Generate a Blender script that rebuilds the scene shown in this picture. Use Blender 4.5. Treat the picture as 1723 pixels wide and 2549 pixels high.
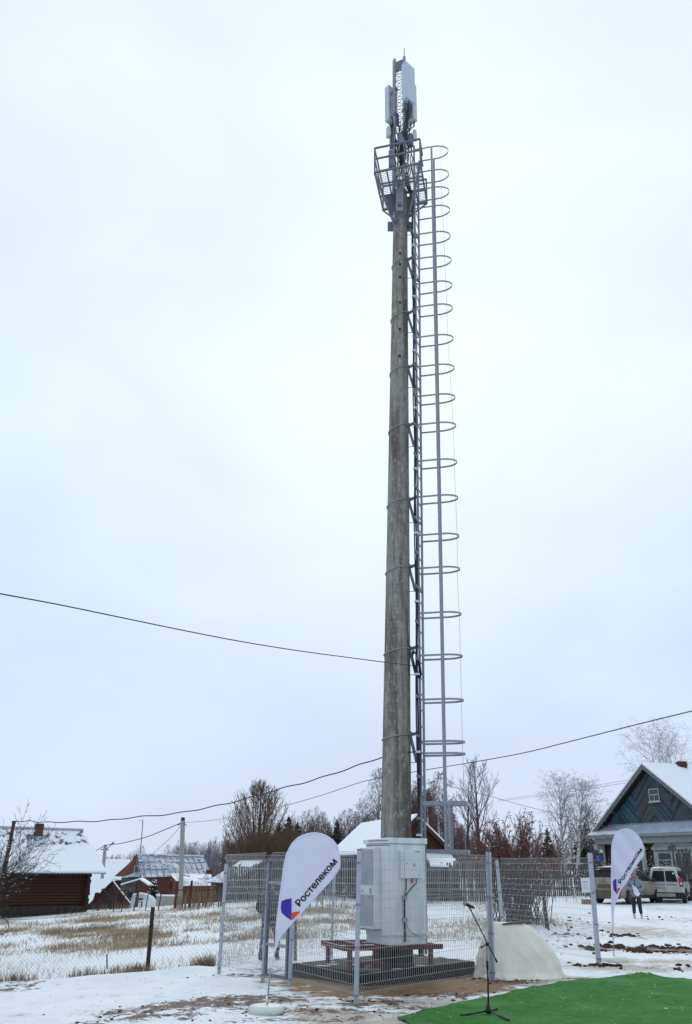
import bpy, math, random
import numpy as np
from mathutils import Vector, Matrix, noise

random.seed(7)
np.random.seed(7)
scene = bpy.context.scene
for o in list(bpy.data.objects):
    bpy.data.objects.remove(o)
COL = scene.collection

# ------------------------------------------------------------------ camera
F = 2173.0
PITCH = math.radians(22.05)
ROLL = math.radians(0.6)
CAMH = 1.9
_fw = Vector((0, math.cos(PITCH), math.sin(PITCH)))
_r0 = Vector((1, 0, 0))
_u0 = Vector((0, -math.sin(PITCH), math.cos(PITCH)))
_up = _u0 * math.cos(ROLL) - _r0 * math.sin(ROLL)
_rt = _r0 * math.cos(ROLL) + _u0 * math.sin(ROLL)
cam_d = bpy.data.cameras.new('camera')
cam = bpy.data.objects.new('camera', cam_d)
COL.objects.link(cam)
M3 = Matrix((_rt, _up, -_fw)).transposed()
cam.matrix_world = Matrix.Translation((0, 0, CAMH)) @ M3.to_4x4()
cam_d.sensor_fit = 'HORIZONTAL'
cam_d.sensor_width = 36.0
cam_d.lens = F / 1723 * 36.0
cam_d.clip_start = 0.1
cam_d.clip_end = 3000
scene.camera = cam


def ray(px, py):
    return _fw * F + _rt * (px - 861.5) - _up * (py - 1274.5)


def at(px, py, D):
    """point seen at photo pixel px,py at the distance D (metres along world Y)"""
    d = ray(px, py)
    return Vector((0, 0, CAMH)) + d * (D / d.y)


def ss(a, b, x):
    t = min(1.0, max(0.0, (x - a) / (b - a)))
    return t * t * (3 - 2 * t)


def gz(x, y):
    """height of the ground"""
    l = max(0.0, -x - 1.0)
    z = -0.062 * l * ss(0, 3, l) if l < 30 else -0.062 * 30 - 0.01 * (l - 30)
    z -= 0.026 * min(70, max(0.0, y - 60)) * ss(2, 14, -x)
    z += 0.013 * min(60, max(0.0, y - 24)) * ss(0, 8, x)
    return z


def G(px, py):
    y = 5.0
    while y < 400:
        p = at(px, py, y)
        if p.z <= gz(p.x, p.y):
            return p
        y *= 1.003
    return at(px, py, 150)


# ------------------------------------------------------------------ sky and sun
sun_dir = ray(880, 885).normalized()
sun_el = math.asin(sun_dir.z)
world = bpy.data.worlds.new('World')
scene.world = world
world.use_nodes = True
nt = world.node_tree
nt.nodes.clear()
N = nt.nodes.new
L = nt.links.new
out = N('ShaderNodeOutputWorld')
sky = N('ShaderNodeTexSky')
sky.sky_type = 'NISHITA'
sky.sun_disc = False
sky.sun_elevation = sun_el
sky.sun_rotation = math.atan2(sun_dir.x, sun_dir.y)
bg1 = N('ShaderNodeBackground')
bg1.inputs[1].default_value = 0.07
L(sky.outputs[0], bg1.inputs[0])
tc = N('ShaderNodeTexCoord')
nrm = N('ShaderNodeVectorMath'); nrm.operation = 'NORMALIZE'
L(tc.outputs['Generated'], nrm.inputs[0])
sep = N('ShaderNodeSeparateXYZ')
L(nrm.outputs[0], sep.inputs[0])
ramp = N('ShaderNodeValToRGB')          # overcast veil by height above the horizon
cr = ramp.color_ramp
cr.elements[0].position = 0.0
cr.elements[0].color = (0.60, 0.71, 0.89, 1)
cr.elements[1].position = 1.0
cr.elements[1].color = (0.72, 0.85, 0.95, 1)
for p, c in ((0.10, (0.62, 0.74, 0.945, 1)), (0.26, (0.665, 0.80, 0.98, 1)), (0.5, (0.735, 0.875, 1.0, 1)), (0.8, (0.75, 0.88, 0.98, 1))):
    e = cr.elements.new(p); e.color = c
L(sep.outputs[2], ramp.inputs[0])
mp = N('ShaderNodeMapping')
mp.inputs['Scale'].default_value = (1.0, 1.0, 2.2)
L(nrm.outputs[0], mp.inputs[0])
cn = N('ShaderNodeTexNoise')            # soft layers in the cloud
cn.inputs['Scale'].default_value = 2.6
cn.inputs['Detail'].default_value = 4
cn.inputs['Roughness'].default_value = 0.45
cn.inputs['Distortion'].default_value = 0.3
L(mp.outputs[0], cn.inputs[0])
cmr = N('ShaderNodeMapRange')
cmr.inputs[1].default_value = 0.3; cmr.inputs[2].default_value = 0.7
cmr.inputs[3].default_value = 0.90; cmr.inputs[4].default_value = 1.06
L(cn.outputs[0], cmr.inputs[0])
mul = N('ShaderNodeVectorMath'); mul.operation = 'SCALE'
L(ramp.outputs[0], mul.inputs[0]); L(cmr.outputs[0], mul.inputs[3])
dot = N('ShaderNodeVectorMath'); dot.operation = 'DOT_PRODUCT'
dot.inputs[1].default_value = ray(1010, 720).normalized()     # the brightest part of the cloud
L(nrm.outputs[0], dot.inputs[0])
def glow(p, k):
    pw = N('ShaderNodeMath'); pw.operation = 'POWER'; pw.use_clamp = True
    L(dot.outputs['Value'], pw.inputs[0]); pw.inputs[1].default_value = p
    m = N('ShaderNodeMath'); m.operation = 'MULTIPLY'
    L(pw.outputs[0], m.inputs[0]); m.inputs[1].default_value = k
    return m
g1 = glow(13, 0.165)
dot2 = N('ShaderNodeVectorMath'); dot2.operation = 'DOT_PRODUCT'
dot2.inputs[1].default_value = sun_dir
L(nrm.outputs[0], dot2.inputs[0])
g2 = N('ShaderNodeMapRange')            # the sun's own disc, dim behind the cloud
g2.inputs[1].default_value = math.cos(math.radians(0.36)); g2.inputs[2].default_value = math.cos(math.radians(0.22))
g2.inputs[3].default_value = 0.0; g2.inputs[4].default_value = 0.12
L(dot2.outputs['Value'], g2.inputs[0])
ga = N('ShaderNodeMath'); ga.operation = 'ADD'
L(g1.outputs[0], ga.inputs[0]); L(g2.outputs[0], ga.inputs[1])
gcol = N('ShaderNodeVectorMath'); gcol.operation = 'SCALE'
gcol.inputs[0].default_value = (1.0, 0.80, 0.50)
L(ga.outputs[0], gcol.inputs[3])
add = N('ShaderNodeVectorMath'); add.operation = 'ADD'
L(mul.outputs[0], add.inputs[0]); L(gcol.outputs[0], add.inputs[1])
bg2 = N('ShaderNodeBackground')
bg2.inputs[1].default_value = 1.06
L(add.outputs[0], bg2.inputs[0])
mixs = N('ShaderNodeMixShader')
mixs.inputs[0].default_value = 0.93
L(bg1.outputs[0], mixs.inputs[1]); L(bg2.outputs[0], mixs.inputs[2])
L(mixs.outputs[0], out.inputs[0])

sun_l = bpy.data.lights.new('sun', 'SUN')
sun_l.energy = 0.8
sun_l.angle = math.radians(25)
sun_l.color = (1.0, 0.95, 0.88)
sun = bpy.data.objects.new('sun', sun_l)
COL.objects.link(sun)
sun.rotation_euler = sun_dir.to_track_quat('Z', 'Y').to_euler()
sun.location = (0, 0, 60)

scene.view_settings.view_transform = 'Standard'
scene.view_settings.look = 'None'
scene.view_settings.exposure = 0.0
scene.view_settings.gamma = 1.0
scene.view_settings.use_curve_mapping = False
scene.render.engine = 'CYCLES'
scene.cycles.max_bounces = 6
scene.cycles.transparent_max_bounces = 6
scene.cycles.use_denoising = True

# ------------------------------------------------------------------ materials
def newmat(name):
    m = bpy.data.materials.new(name)
    m.use_nodes = True
    return m, m.node_tree, m.node_tree.nodes['Principled BSDF']


def mat(name, c, c2=None, rough=0.7, scale=8.0, stretch=(1, 1, 1), bump=0.0, metal=0.0, detail=6, lo=0.35, hi=0.65, bscale=None, spec=0.3, c3=None, s3=1.5, trans=0.0):
    """two-tone noisy surface; c3 = a third colour in broad patches"""
    m, t, b = newmat(name)
    n = t.nodes.new; l = t.links.new
    b.inputs['Roughness'].default_value = rough
    b.inputs['Metallic'].default_value = metal
    b.inputs['Specular IOR Level'].default_value = spec
    b.inputs['Base Color'].default_value = (*c, 1)
    if trans:
        b.inputs['Transmission Weight'].default_value = trans
    if c2 is None and not bump:
        return m
    co = n('ShaderNodeTexCoord'); mp = n('ShaderNodeMapping')
    mp.inputs['Scale'].default_value = stretch
    l(co.outputs['Object'], mp.inputs[0])
    ns = n('ShaderNodeTexNoise')
    ns.inputs['Scale'].default_value = scale; ns.inputs['Detail'].default_value = detail
    l(mp.outputs[0], ns.inputs[0])
    if c2 is not None:
        mr = n('ShaderNodeMapRange'); mr.inputs[1].default_value = lo; mr.inputs[2].default_value = hi
        l(ns.outputs[0], mr.inputs[0])
        mx = n('ShaderNodeMixRGB'); mx.inputs[1].default_value = (*c, 1); mx.inputs[2].default_value = (*c2, 1)
        l(mr.outputs[0], mx.inputs[0])
        last = mx
        if c3 is not None:
            n3 = n('ShaderNodeTexNoise'); n3.inputs['Scale'].default_value = s3; n3.inputs['Detail'].default_value = 5
            l(mp.outputs[0], n3.inputs[0])
            m3 = n('ShaderNodeMapRange'); m3.inputs[1].default_value = 0.48; m3.inputs[2].default_value = 0.66
            l(n3.outputs[0], m3.inputs[0])
            x3 = n('ShaderNodeMixRGB'); x3.inputs[2].default_value = (*c3, 1)
            l(m3.outputs[0], x3.inputs[0]); l(mx.outputs[0], x3.inputs[1])
            last = x3
        l(last.outputs[0], b.inputs['Base Color'])
    if bump:
        nb = ns
        if bscale:
            nb = n('ShaderNodeTexNoise'); nb.inputs['Scale'].default_value = bscale; nb.inputs['Detail'].default_value = 6
            l(mp.outputs[0], nb.inputs[0])
        bp = n('ShaderNodeBump'); bp.inputs['Strength'].default_value = bump; bp.inputs['Distance'].default_value = 0.02
        l(nb.outputs[0], bp.inputs['Height']); l(bp.outputs[0], b.inputs['Normal'])
    return m


MT = {}
MT['snow'] = mat('snow', (0.80, 0.83, 0.88), (0.86, 0.89, 0.92), 0.6, 5, bump=0.35, bscale=30)
MT['galv'] = mat('galvanised_steel', (0.23, 0.24, 0.28), (0.31, 0.32, 0.36), 0.5, 20, metal=0.3)
MT['galv_dark'] = mat('dark_galvanised_steel', (0.13, 0.135, 0.17), (0.185, 0.19, 0.23), 0.5, 14, metal=0.3)
MT['post'] = mat('post_aluminium', (0.42, 0.45, 0.52), (0.52, 0.55, 0.62), 0.4, 12, stretch=(8, 8, 1), metal=0.4)
MT['wire'] = mat('fence_wire', (0.42, 0.42, 0.425), (0.52, 0.52, 0.515), 0.45, 30, metal=0.2)
MT['black'] = mat('black_rubber', (0.012, 0.012, 0.014), (0.02, 0.02, 0.022), 0.55, 12)
MT['cable'] = mat('cable_black', (0.02, 0.02, 0.024), (0.035, 0.035, 0.04), 0.5, 10)
MT['cabinet'] = mat('cabinet_grey_paint', (0.66, 0.70, 0.73), (0.70, 0.735, 0.765), 0.4, 3, stretch=(3, 3, .6), c3=(0.57, 0.60, 0.61), s3=2.2)
MT['antenna'] = mat('antenna_grey', (0.45, 0.48, 0.55), (0.49, 0.52, 0.585), 0.4, 4)
MT['antenna_back'] = mat('antenna_back_metal', (0.26, 0.29, 0.31), (0.38, 0.40, 0.41), 0.4, 4, metal=0.4)
MT['unit'] = mat('radio_unit_grey', (0.12, 0.13, 0.165), (0.20, 0.21, 0.26), 0.5, 8)
MT['redsteel'] = mat('red_primer_steel', (0.085, 0.020, 0.019), (0.13, 0.030, 0.026), 0.6, 9)
MT['rust'] = mat('rusty_steel', (0.075, 0.022, 0.016), (0.13, 0.04, 0.025), 0.8, 14, stretch=(1, 1, .4))
MT['bitumen'] = mat('bitumen_black', (0.008, 0.0075, 0.0075), (0.022, 0.020, 0.022), 0.75, 5, spec=.12, bump=0.4, bscale=18)
MT['concrete_l'] = mat('pale_concrete', (0.30, 0.29, 0.27), (0.40, 0.39, 0.36), 0.85, 8, bump=.2)
MT['white_fabric'] = mat('white_banner_cloth', (0.66, 0.66, 0.80), (0.69, 0.69, 0.82), 0.75, 3)
MT['ink'] = mat('black_print', (0.012, 0.012, 0.016), rough=.7)
MT['logo_blue'] = mat('violet_print', (0.045, 0.025, 0.33), (0.07, 0.035, 0.40), .7, 5)
MT['logo_red'] = mat('orange_red_print', (0.80, 0.045, 0.012), (0.88, 0.07, 0.015), .7, 5)
MT['plastic'] = mat('milky_plastic', (0.62, 0.67, 0.60), (0.68, 0.72, 0.66), 0.45, 6)
MT['paper'] = mat('white_paper', (0.72, 0.72, 0.82), (0.76, 0.76, 0.84), 0.7, 5)
MT['greytext'] = mat('grey_print', (0.42, 0.42, 0.52), rough=.8)
MT['tarp'] = mat('beige_cover_cloth', (0.84, 0.765, 0.68), (0.88, 0.81, 0.73), 0.85, 2, bump=0.5, bscale=7, c3=(0.76, 0.685, 0.60), s3=1.6)
MT['brick'] = mat('old_red_brick', (0.075, 0.028, 0.020), (0.135, 0.046, 0.030), .9, 12, bump=.2)
MT['mortar'] = mat('mortar_grey', (0.22, 0.20, 0.18), (0.30, 0.28, 0.26), .9, 9)
MT['log'] = mat('weathered_log', (0.035, 0.017, 0.012), (0.095, 0.034, 0.018), .8, 3, stretch=(.5, .5, 5), bump=.3, c3=(0.02, 0.015, 0.013), s3=.8)
MT['oldwood'] = mat('grey_old_wood', (0.020, 0.017, 0.017), (0.055, 0.047, 0.045), .9, 4, stretch=(5, 5, .7), bump=.3)
MT['oldwood2'] = mat('pale_old_wood', (0.06, 0.054, 0.05), (0.13, 0.12, 0.11), .9, 4, stretch=(5, 5, .7), bump=.3)
MT['brownwood'] = mat('brown_plank_wood', (0.035, 0.016, 0.011), (0.075, 0.032, 0.02), .85, 4, stretch=(5, 5, .7))
MT['redwall'] = mat('red_brown_wall_paint', (0.105, 0.034, 0.023), (0.145, 0.045, 0.029), .8, 4, stretch=(1, 1, 4))
MT['metalroof'] = mat('grey_sheet_roof', (0.26, 0.29, 0.37), (0.32, 0.36, 0.43), .5, 2.5, metal=.2, c3=(0.46, 0.50, 0.57), s3=1.1)
MT['asbestos'] = mat('corrugated_fibre_roof', (0.15, 0.15, 0.165), (0.80, 0.83, 0.88), .8, 2.6, lo=.40, hi=.47, c3=None)
MT['greyslate'] = mat('grey_slate', (0.20, 0.20, 0.21), (0.32, 0.32, 0.33), .8, 6)
MT['bluewood'] = mat('faded_blue_boards', (0.026, 0.085, 0.13), (0.045, 0.125, 0.17), .85, 5, stretch=(1, 1, 1), c3=(0.07, 0.065, 0.06), s3=.45)
MT['greyboard'] = mat('grey_gable_boards', (0.055, 0.06, 0.07), (0.09, 0.095, 0.10), .85, 6)
MT['trim'] = mat('old_white_trim', (0.30, 0.33, 0.32), (0.45, 0.48, 0.47), .8, 8)
MT['trimgrey'] = mat('grey_eave_board', (0.22, 0.25, 0.25), (0.30, 0.33, 0.32), .8, 5, stretch=(1, 1, 4))
MT['pentroof'] = mat('blue_grey_pent_roof', (0.32, 0.37, 0.46), (0.42, 0.48, 0.56), .6, 1.5)
MT['glass'] = mat('dark_window_glass', (0.035, 0.045, 0.06), (0.07, 0.085, 0.11), .25, 2, spec=.35)
MT['bark'] = mat('brown_bark', (0.055, 0.042, 0.038), (0.09, 0.07, 0.065), .9, 10)
MT['bark_dark'] = mat('dark_bark', (0.028, 0.021, 0.018), (0.05, 0.038, 0.032), .9, 10)
MT['birch'] = mat('birch_bark', (0.55, 0.54, 0.53), (0.62, 0.61, 0.60), .8, 3, stretch=(1, 1, 6), c3=(0.05, 0.045, 0.045), s3=2.0)
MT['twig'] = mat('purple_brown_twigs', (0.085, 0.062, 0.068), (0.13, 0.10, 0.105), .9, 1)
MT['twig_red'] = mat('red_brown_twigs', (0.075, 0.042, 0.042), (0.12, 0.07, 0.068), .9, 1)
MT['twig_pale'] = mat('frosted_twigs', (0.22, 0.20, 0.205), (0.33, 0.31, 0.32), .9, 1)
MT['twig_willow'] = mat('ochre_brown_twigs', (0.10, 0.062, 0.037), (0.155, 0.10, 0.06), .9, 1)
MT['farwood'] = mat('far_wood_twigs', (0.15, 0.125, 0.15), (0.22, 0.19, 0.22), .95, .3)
MT['needle'] = mat('conifer_needles', (0.018, 0.028, 0.018), (0.035, 0.045, 0.030), .9, 3)
MT['berry'] = mat('red_berries', (0.19, 0.010, 0.016), (0.32, 0.018, 0.026), .5, 6)
MT['straw'] = mat('dry_grass', (0.46, 0.34, 0.20), (0.33, 0.235, 0.135), .9, 1.2, c3=(0.21, 0.14, 0.085), s3=.35)
MT['reed'] = mat('dry_stalks', (0.14, 0.09, 0.06), (0.24, 0.17, 0.11), .9, 2)
MT['clod'] = mat('brown_clods', (0.040, 0.018, 0.012), (0.10, 0.048, 0.030), .95, 6, bump=.5, bscale=30)
MT['skin'] = mat('skin', (0.50, 0.26, 0.19), (0.54, 0.29, 0.21), .6, 8)
MT['rope'] = mat('pale_wire', (0.45, 0.43, 0.43), rough=.6)
MT['seal'] = mat('yellow_sign', (0.65, 0.55, 0.03), rough=.5)
MT['redplastic'] = mat('red_plastic', (0.55, 0.02, 0.02), rough=.4)
# ------------------------------------------------------------------ mesh building
WL = {}


def wl(o):
    return WL.get(o.name, Vector((0, 0, 0))) if o is not None else Vector((0, 0, 0))


def tag(o, label=None, cat=None, group=None, kind=None):
    if label: o['label'] = label
    if cat: o['category'] = cat
    if group: o['group'] = group
    if kind: o['kind'] = kind
    return o


def thing(name, loc, label, cat, group=None):
    o = bpy.data.objects.new(name, None)
    COL.objects.link(o)
    o.empty_display_size = 0.2
    o.location = loc
    WL[o.name] = Vector(loc)
    return tag(o, label, cat, group)


def link(name, me, parent=None):
    o = bpy.data.objects.new(name, me)
    COL.objects.link(o)
    if parent is not None:
        o.parent = parent
    WL[o.name] = wl(parent)
    return o


class MB:
    def __init__(s):
        s.v = []; s.f = []; s.mi = []; s.cur = 0

    def add(s, vs, fs):
        b = len(s.v)
        s.v.extend(tuple(p) for p in vs)
        for f in fs:
            s.f.append(tuple(i + b for i in f)); s.mi.append(s.cur)

    def box8(s, P):  # P: 8 corners, bottom 4 ccw then top 4
        s.add(P, [(3, 2, 1, 0), (4, 5, 6, 7), (0, 1, 5, 4), (1, 2, 6, 5), (2, 3, 7, 6), (3, 0, 4, 7)])

    def box(s, c, sx, sy, sz, M=None):
        c = Vector(c); P = []
        for z in (-.5, .5):
            for x, y in ((-.5, -.5), (.5, -.5), (.5, .5), (-.5, .5)):
                d = Vector((x * sx, y * sy, z * sz))
                if M is not None: d = M @ d
                P.append(c + d)
        s.box8(P)

    def bar(s, p, q, w, h=None, up=(0, 0, 1)):
        p = Vector(p); q = Vector(q); h = h or w
        d = (q - p).normalized(); u = Vector(up)
        if abs(d.dot(u)) > .98: u = Vector((0, 1, 0))
        a = d.cross(u).normalized() * (w / 2); b = a.cross(d).normalized() * (h / 2)
        s.box8([p - a - b, p + a - b, q + a - b, q - a - b, p - a + b, p + a + b, q + a + b, q - a + b])

    def tube(s, pts, r, n=6, cap=True, closed=False):
        pts = [Vector(p) for p in pts]; m = len(pts)
        rr = r if isinstance(r, (list, tuple)) else [r] * m
        vs = []; prev = None
        for i, p in enumerate(pts):
            if closed:
                d = pts[(i + 1) % m] - pts[i - 1]
            else:
                d = pts[min(i + 1, m - 1)] - pts[max(i - 1, 0)]
            d = d.normalized() if d.length > 1e-9 else Vector((0, 0, 1))
            if prev is None:
                u = Vector((0, 0, 1)) if abs(d.z) < .9 else Vector((1, 0, 0))
                a = d.cross(u).normalized()
            else:
                a = (prev - d * prev.dot(d))
                a = a.normalized() if a.length > 1e-6 else d.orthogonal().normalized()
            prev = a; b = d.cross(a)
            for k in range(n):
                t = 2 * math.pi * k / n
                vs.append(p + (a * math.cos(t) + b * math.sin(t)) * rr[i])
        fs = []
        for i in range(m if closed else m - 1):
            j = (i + 1) % m
            for k in range(n):
                k2 = (k + 1) % n
                fs.append((i * n + k, i * n + k2, j * n + k2, j * n + k))
        if cap and not closed:
            fs.append(tuple(reversed(range(n)))); fs.append(tuple(range((m - 1) * n, m * n)))
        s.add(vs, fs)

    def prism(s, poly, vec):
        vec = Vector(vec); n = len(poly); P = [Vector(p) for p in poly]
        vs = P + [p + vec for p in P]
        fs = [tuple(reversed(range(n))), tuple(range(n, 2 * n))]
        for i in range(n):
            j = (i + 1) % n
            fs.append((i, j, n + j, n + i))
        s.add(vs, fs)

    def lathe(s, c, prof, n=20, axis=None):
        """prof: (radius, height) from bottom to top"""
        c = Vector(c); vs = []; fs = []
        for r, z in prof:
            for k in range(n):
                t = 2 * math.pi * k / n
                vs.append(c + Vector((r * math.cos(t), r * math.sin(t), z)))
        for i in range(len(prof) - 1):
            for k in range(n):
                k2 = (k + 1) % n
                fs.append((i * n + k, i * n + k2, (i + 1) * n + k2, (i + 1) * n + k))
        fs.append(tuple(reversed(range(n)))); fs.append(tuple(range((len(prof) - 1) * n, len(prof) * n)))
        s.add(vs, fs)

    def ball(s, c, r, n=6, m=4, sc=(1, 1, 1)):
        c = Vector(c); vs = [c + Vector((0, 0, -r * sc[2]))]; fs = []
        for i in range(1, m):
            ph = -math.pi / 2 + math.pi * i / m
            for k in range(n):
                t = 2 * math.pi * k / n
                vs.append(c + Vector((r * sc[0] * math.cos(ph) * math.cos(t), r * sc[1] * math.cos(ph) * math.sin(t), r * sc[2] * math.sin(ph))))
        vs.append(c + Vector((0, 0, r * sc[2])))
        for k in range(n):
            k2 = (k + 1) % n
            fs.append((0, 1 + k2, 1 + k))
            fs.append((len(vs) - 1, 1 + (m - 2) * n + k, 1 + (m - 2) * n + k2))
        for i in range(m - 2):
            for k in range(n):
                k2 = (k + 1) % n
                fs.append((1 + i * n + k, 1 + i * n + k2, 1 + (i + 1) * n + k2, 1 + (i + 1) * n + k))
        s.add(vs, fs)

    def mesh(s, name, mats, smooth=False, off=None):
        me = bpy.data.meshes.new(name)
        v = s.v if off is None else [(p[0] - off.x, p[1] - off.y, p[2] - off.z) for p in s.v]
        me.from_pydata(v, [], s.f)
        if not isinstance(mats, (list, tuple)): mats = [mats]
        for m in mats: me.materials.append(m)
        if len(mats) > 1: me.polygons.foreach_set('material_index', s.mi)
        if smooth: me.polygons.foreach_set('use_smooth', [True] * len(s.f))
        me.update()
        return me

    def build(s, name, mats, parent=None, smooth=False, bevel=0, origin=None):
        """vertices are in world space; the mesh is stored relative to its thing's base"""
        off = wl(parent)
        if parent is None:
            off = Vector(origin) if origin is not None else Vector((0, 0, 0))
        o = link(name, s.mesh(name, mats, smooth, off), parent)
        if parent is None:
            o.location = off; WL[o.name] = off
        if bevel:
            b = o.modifiers.new('bevel', 'BEVEL'); b.width = bevel; b.segments = 2; b.limit_method = 'ANGLE'
        return o


class Fr:
    """local frame: a along u, b along v, c up"""
    def __init__(s, o, u, v, w=(0, 0, 1)):
        s.o = Vector(o); s.u = Vector(u).normalized(); s.v = Vector(v).normalized(); s.w = Vector(w).normalized()

    def P(s, a, b, c):
        return s.o + s.u * a + s.v * b + s.w * c

    def box(s, mb, a0, a1, b0, b1, c0, c1):
        P = s.P
        pts = [P(a0, b0, c0), P(a1, b0, c0), P(a1, b1, c0), P(a0, b1, c0), P(a0, b0, c1), P(a1, b0, c1), P(a1, b1, c1), P(a0, b1, c1)]
        if s.u.cross(s.v).dot(s.w) < 0:
            pts = [pts[i] for i in (3, 2, 1, 0, 7, 6, 5, 4)]
        mb.box8(pts)


def np_mesh(name, V, Fc, mats, smooth=False):
    me = bpy.data.meshes.new(name)
    nv, nf, k = len(V), len(Fc), Fc.shape[1]
    me.vertices.add(nv); me.vertices.foreach_set('co', V.astype(np.float32).ravel())
    me.loops.add(nf * k); me.loops.foreach_set('vertex_index', Fc.astype(np.int32).ravel())
    me.polygons.add(nf); me.polygons.foreach_set('loop_start', np.arange(0, nf * k, k, dtype=np.int32))
    me.polygons.foreach_set('use_smooth', np.full(nf, smooth))
    for m in (mats if isinstance(mats, (list, tuple)) else [mats]): me.materials.append(m)
    me.update(calc_edges=True)
    me.validate()
    return me


def segs_mesh(name, S, mats, n=3):
    """S: array of rows p(3) q(3) r0 r1 -> thin tapered prisms"""
    S = np.asarray(S, dtype=np.float64)
    p, q, r0, r1 = S[:, :3], S[:, 3:6], S[:, 6:7], S[:, 7:8]
    d = q - p; d /= np.maximum(np.linalg.norm(d, axis=1, keepdims=True), 1e-9)
    ref = np.where(np.abs(d[:, 2:3]) < .9, np.array([[0, 0, 1.]]), np.array([[1., 0, 0]]))
    a = np.cross(d, ref); a /= np.maximum(np.linalg.norm(a, axis=1, keepdims=True), 1e-9)
    b = np.cross(d, a)
    V = []
    for base, r in ((p, r0), (q, r1)):
        for k in range(n):
            t = 2 * math.pi * k / n
            V.append(base + (a * math.cos(t) + b * math.sin(t)) * r)
    V = np.stack(V, 1).reshape(-1, 3)
    m = len(S); base = (np.arange(m) * 2 * n)[:, None]
    Fc = np.concatenate([base + np.array([[k, (k + 1) % n, n + (k + 1) % n, n + k]]) for k in range(n)], 0)
    return np_mesh(name, V, Fc, mats)


def place(name, me, parent, M):
    """a piece that shares its mesh; M is its world matrix"""
    o = link(name, me, parent)
    o.matrix_local = Matrix.Translation(-wl(parent)) @ M
    return o


UNIT = None


def unit_box_mesh(name, m):
    mb = MB(); mb.box((0, 0, 0), 1, 1, 1)
    return mb.mesh(name, m)


def boxM(fr, a0, a1, b0, b1, c0, c1):
    R = Matrix((fr.u, fr.v, fr.w)).transposed().to_4x4()
    c = fr.P((a0 + a1) / 2, (b0 + b1) / 2, (c0 + c1) / 2)
    return Matrix.Translation(c) @ R @ Matrix.Diagonal((a1 - a0, b1 - b0, c1 - c0, 1))


def barM(p, q, w, h, up=(0, 0, 1)):
    """matrix that lays a unit box along p-q (its x axis)"""
    p = Vector(p); q = Vector(q); d = (q - p); ln = d.length; d = d / ln
    u = Vector(up)
    if abs(d.dot(u)) > .98: u = Vector((0, 1, 0))
    y = u.cross(d).normalized(); z = d.cross(y)
    R = Matrix((d, y, z)).transposed().to_4x4()
    return Matrix.Translation((p + q) / 2) @ R @ Matrix.Diagonal((ln, w, h, 1))


def skin_mesh(name, verts, edges, radii, mats, sub=2, root=0):
    me = bpy.data.meshes.new(name + '_tmp')
    me.from_pydata([tuple(v) for v in verts], edges, [])
    o = bpy.data.objects.new(name + '_tmp', me); COL.objects.link(o)
    sk = o.modifiers.new('s', 'SKIN'); sk.use_smooth_shade = True
    if sub:
        sb = o.modifiers.new('b', 'SUBSURF'); sb.levels = sub; sb.render_levels = sub
    if not me.skin_vertices: me.skin_vertices.new()
    sv = me.skin_vertices[0].data
    for i, r in enumerate(radii):
        sv[i].radius = r if isinstance(r, tuple) else (r, r)
        sv[i].use_root = (i == root)
    dg = bpy.context.evaluated_depsgraph_get()
    dg.update()
    res = bpy.data.meshes.new_from_object(o.evaluated_get(dg))
    res.name = name
    res.materials.clear()
    for m in (mats if isinstance(mats, (list, tuple)) else [mats]): res.materials.append(m)
    bpy.data.objects.remove(o); bpy.data.meshes.remove(me)
    return res


def text_mesh(name, s, bold=0.0, size=1.0):
    cu = bpy.data.curves.new(name, 'FONT')
    cu.body = s; cu.size = size; cu.offset = bold; cu.resolution_u = 3
    o = bpy.data.objects.new(name, cu); COL.objects.link(o)
    dg = bpy.context.evaluated_depsgraph_get(); dg.update()
    me = bpy.data.meshes.new_from_object(o.evaluated_get(dg))
    bpy.data.objects.remove(o)
    return me
# ------------------------------------------------------------------ ground
def rough(x, y):
    k = ss(26, 16, y) * 0.6 + 0.4
    n = noise.noise(Vector((x * .9, y * .9, 1.3))) * .022 + noise.noise(Vector((x * 2.6, y * 2.6, 4.1))) * .012
    return n * k


def ground(x, y):
    return gz(x, y) + rough(x, y)


# stains: centre pixel, radii in metres, strength
def blob(px, py, rx, ry, s):
    g = G(px, py)
    return (g.x, g.y, rx, ry, s)


DIRT = [blob(480, 2502, 1.5, .55, .78), blob(620, 2490, 1.3, .6, .72), blob(360, 2535, 1.0, .32, .66), blob(700, 2512, .9, .5, .6), blob(800, 2520, 1.2, .4, .56), blob(1010, 2512, 1.1, .4, .52), blob(250, 2549, .8, .3, .5), blob(640, 2428, .9, .35, .62), blob(330, 2525, .7, .4, .4),
        blob(30, 2465, .7, .7, .5), blob(930, 2496, .9, .35, .6), blob(1110, 2478, 1.0, .35, .62), blob(820, 2470, .6, .5, .4),
        blob(1270, 2445, 1.0, .35, .65), blob(1420, 2436, 1.4, .45, .42), blob(1620, 2362, 2.0, .7, .85), blob(1735, 2368, 2.0, 1.0, .85),
        blob(1545, 2362, .8, .7, .7), blob(1420, 2330, 1.3, 1.2, .45), blob(1370, 2300, 1.5, 2.0, .4), blob(1700, 2290, 1.5, 2.5, .35),
        blob(1490, 2405, .6, .25, .5), blob(1560, 2330, .6, 1.0, .45), blob(1230, 2442, .5, .25, .6), blob(885, 2503, .35, .2, .8),
        blob(700, 2415, 1.2, .5, .5), blob(1330, 2390, .8, 1.2, .4), blob(1130, 2340, 1.6, 1.4, .3), blob(1690, 2410, 1.5, .5, .4), blob(760, 2540, 1.5, .5, .36),
        blob(1460, 2215, 2.2, 3.0, .45)]
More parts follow.
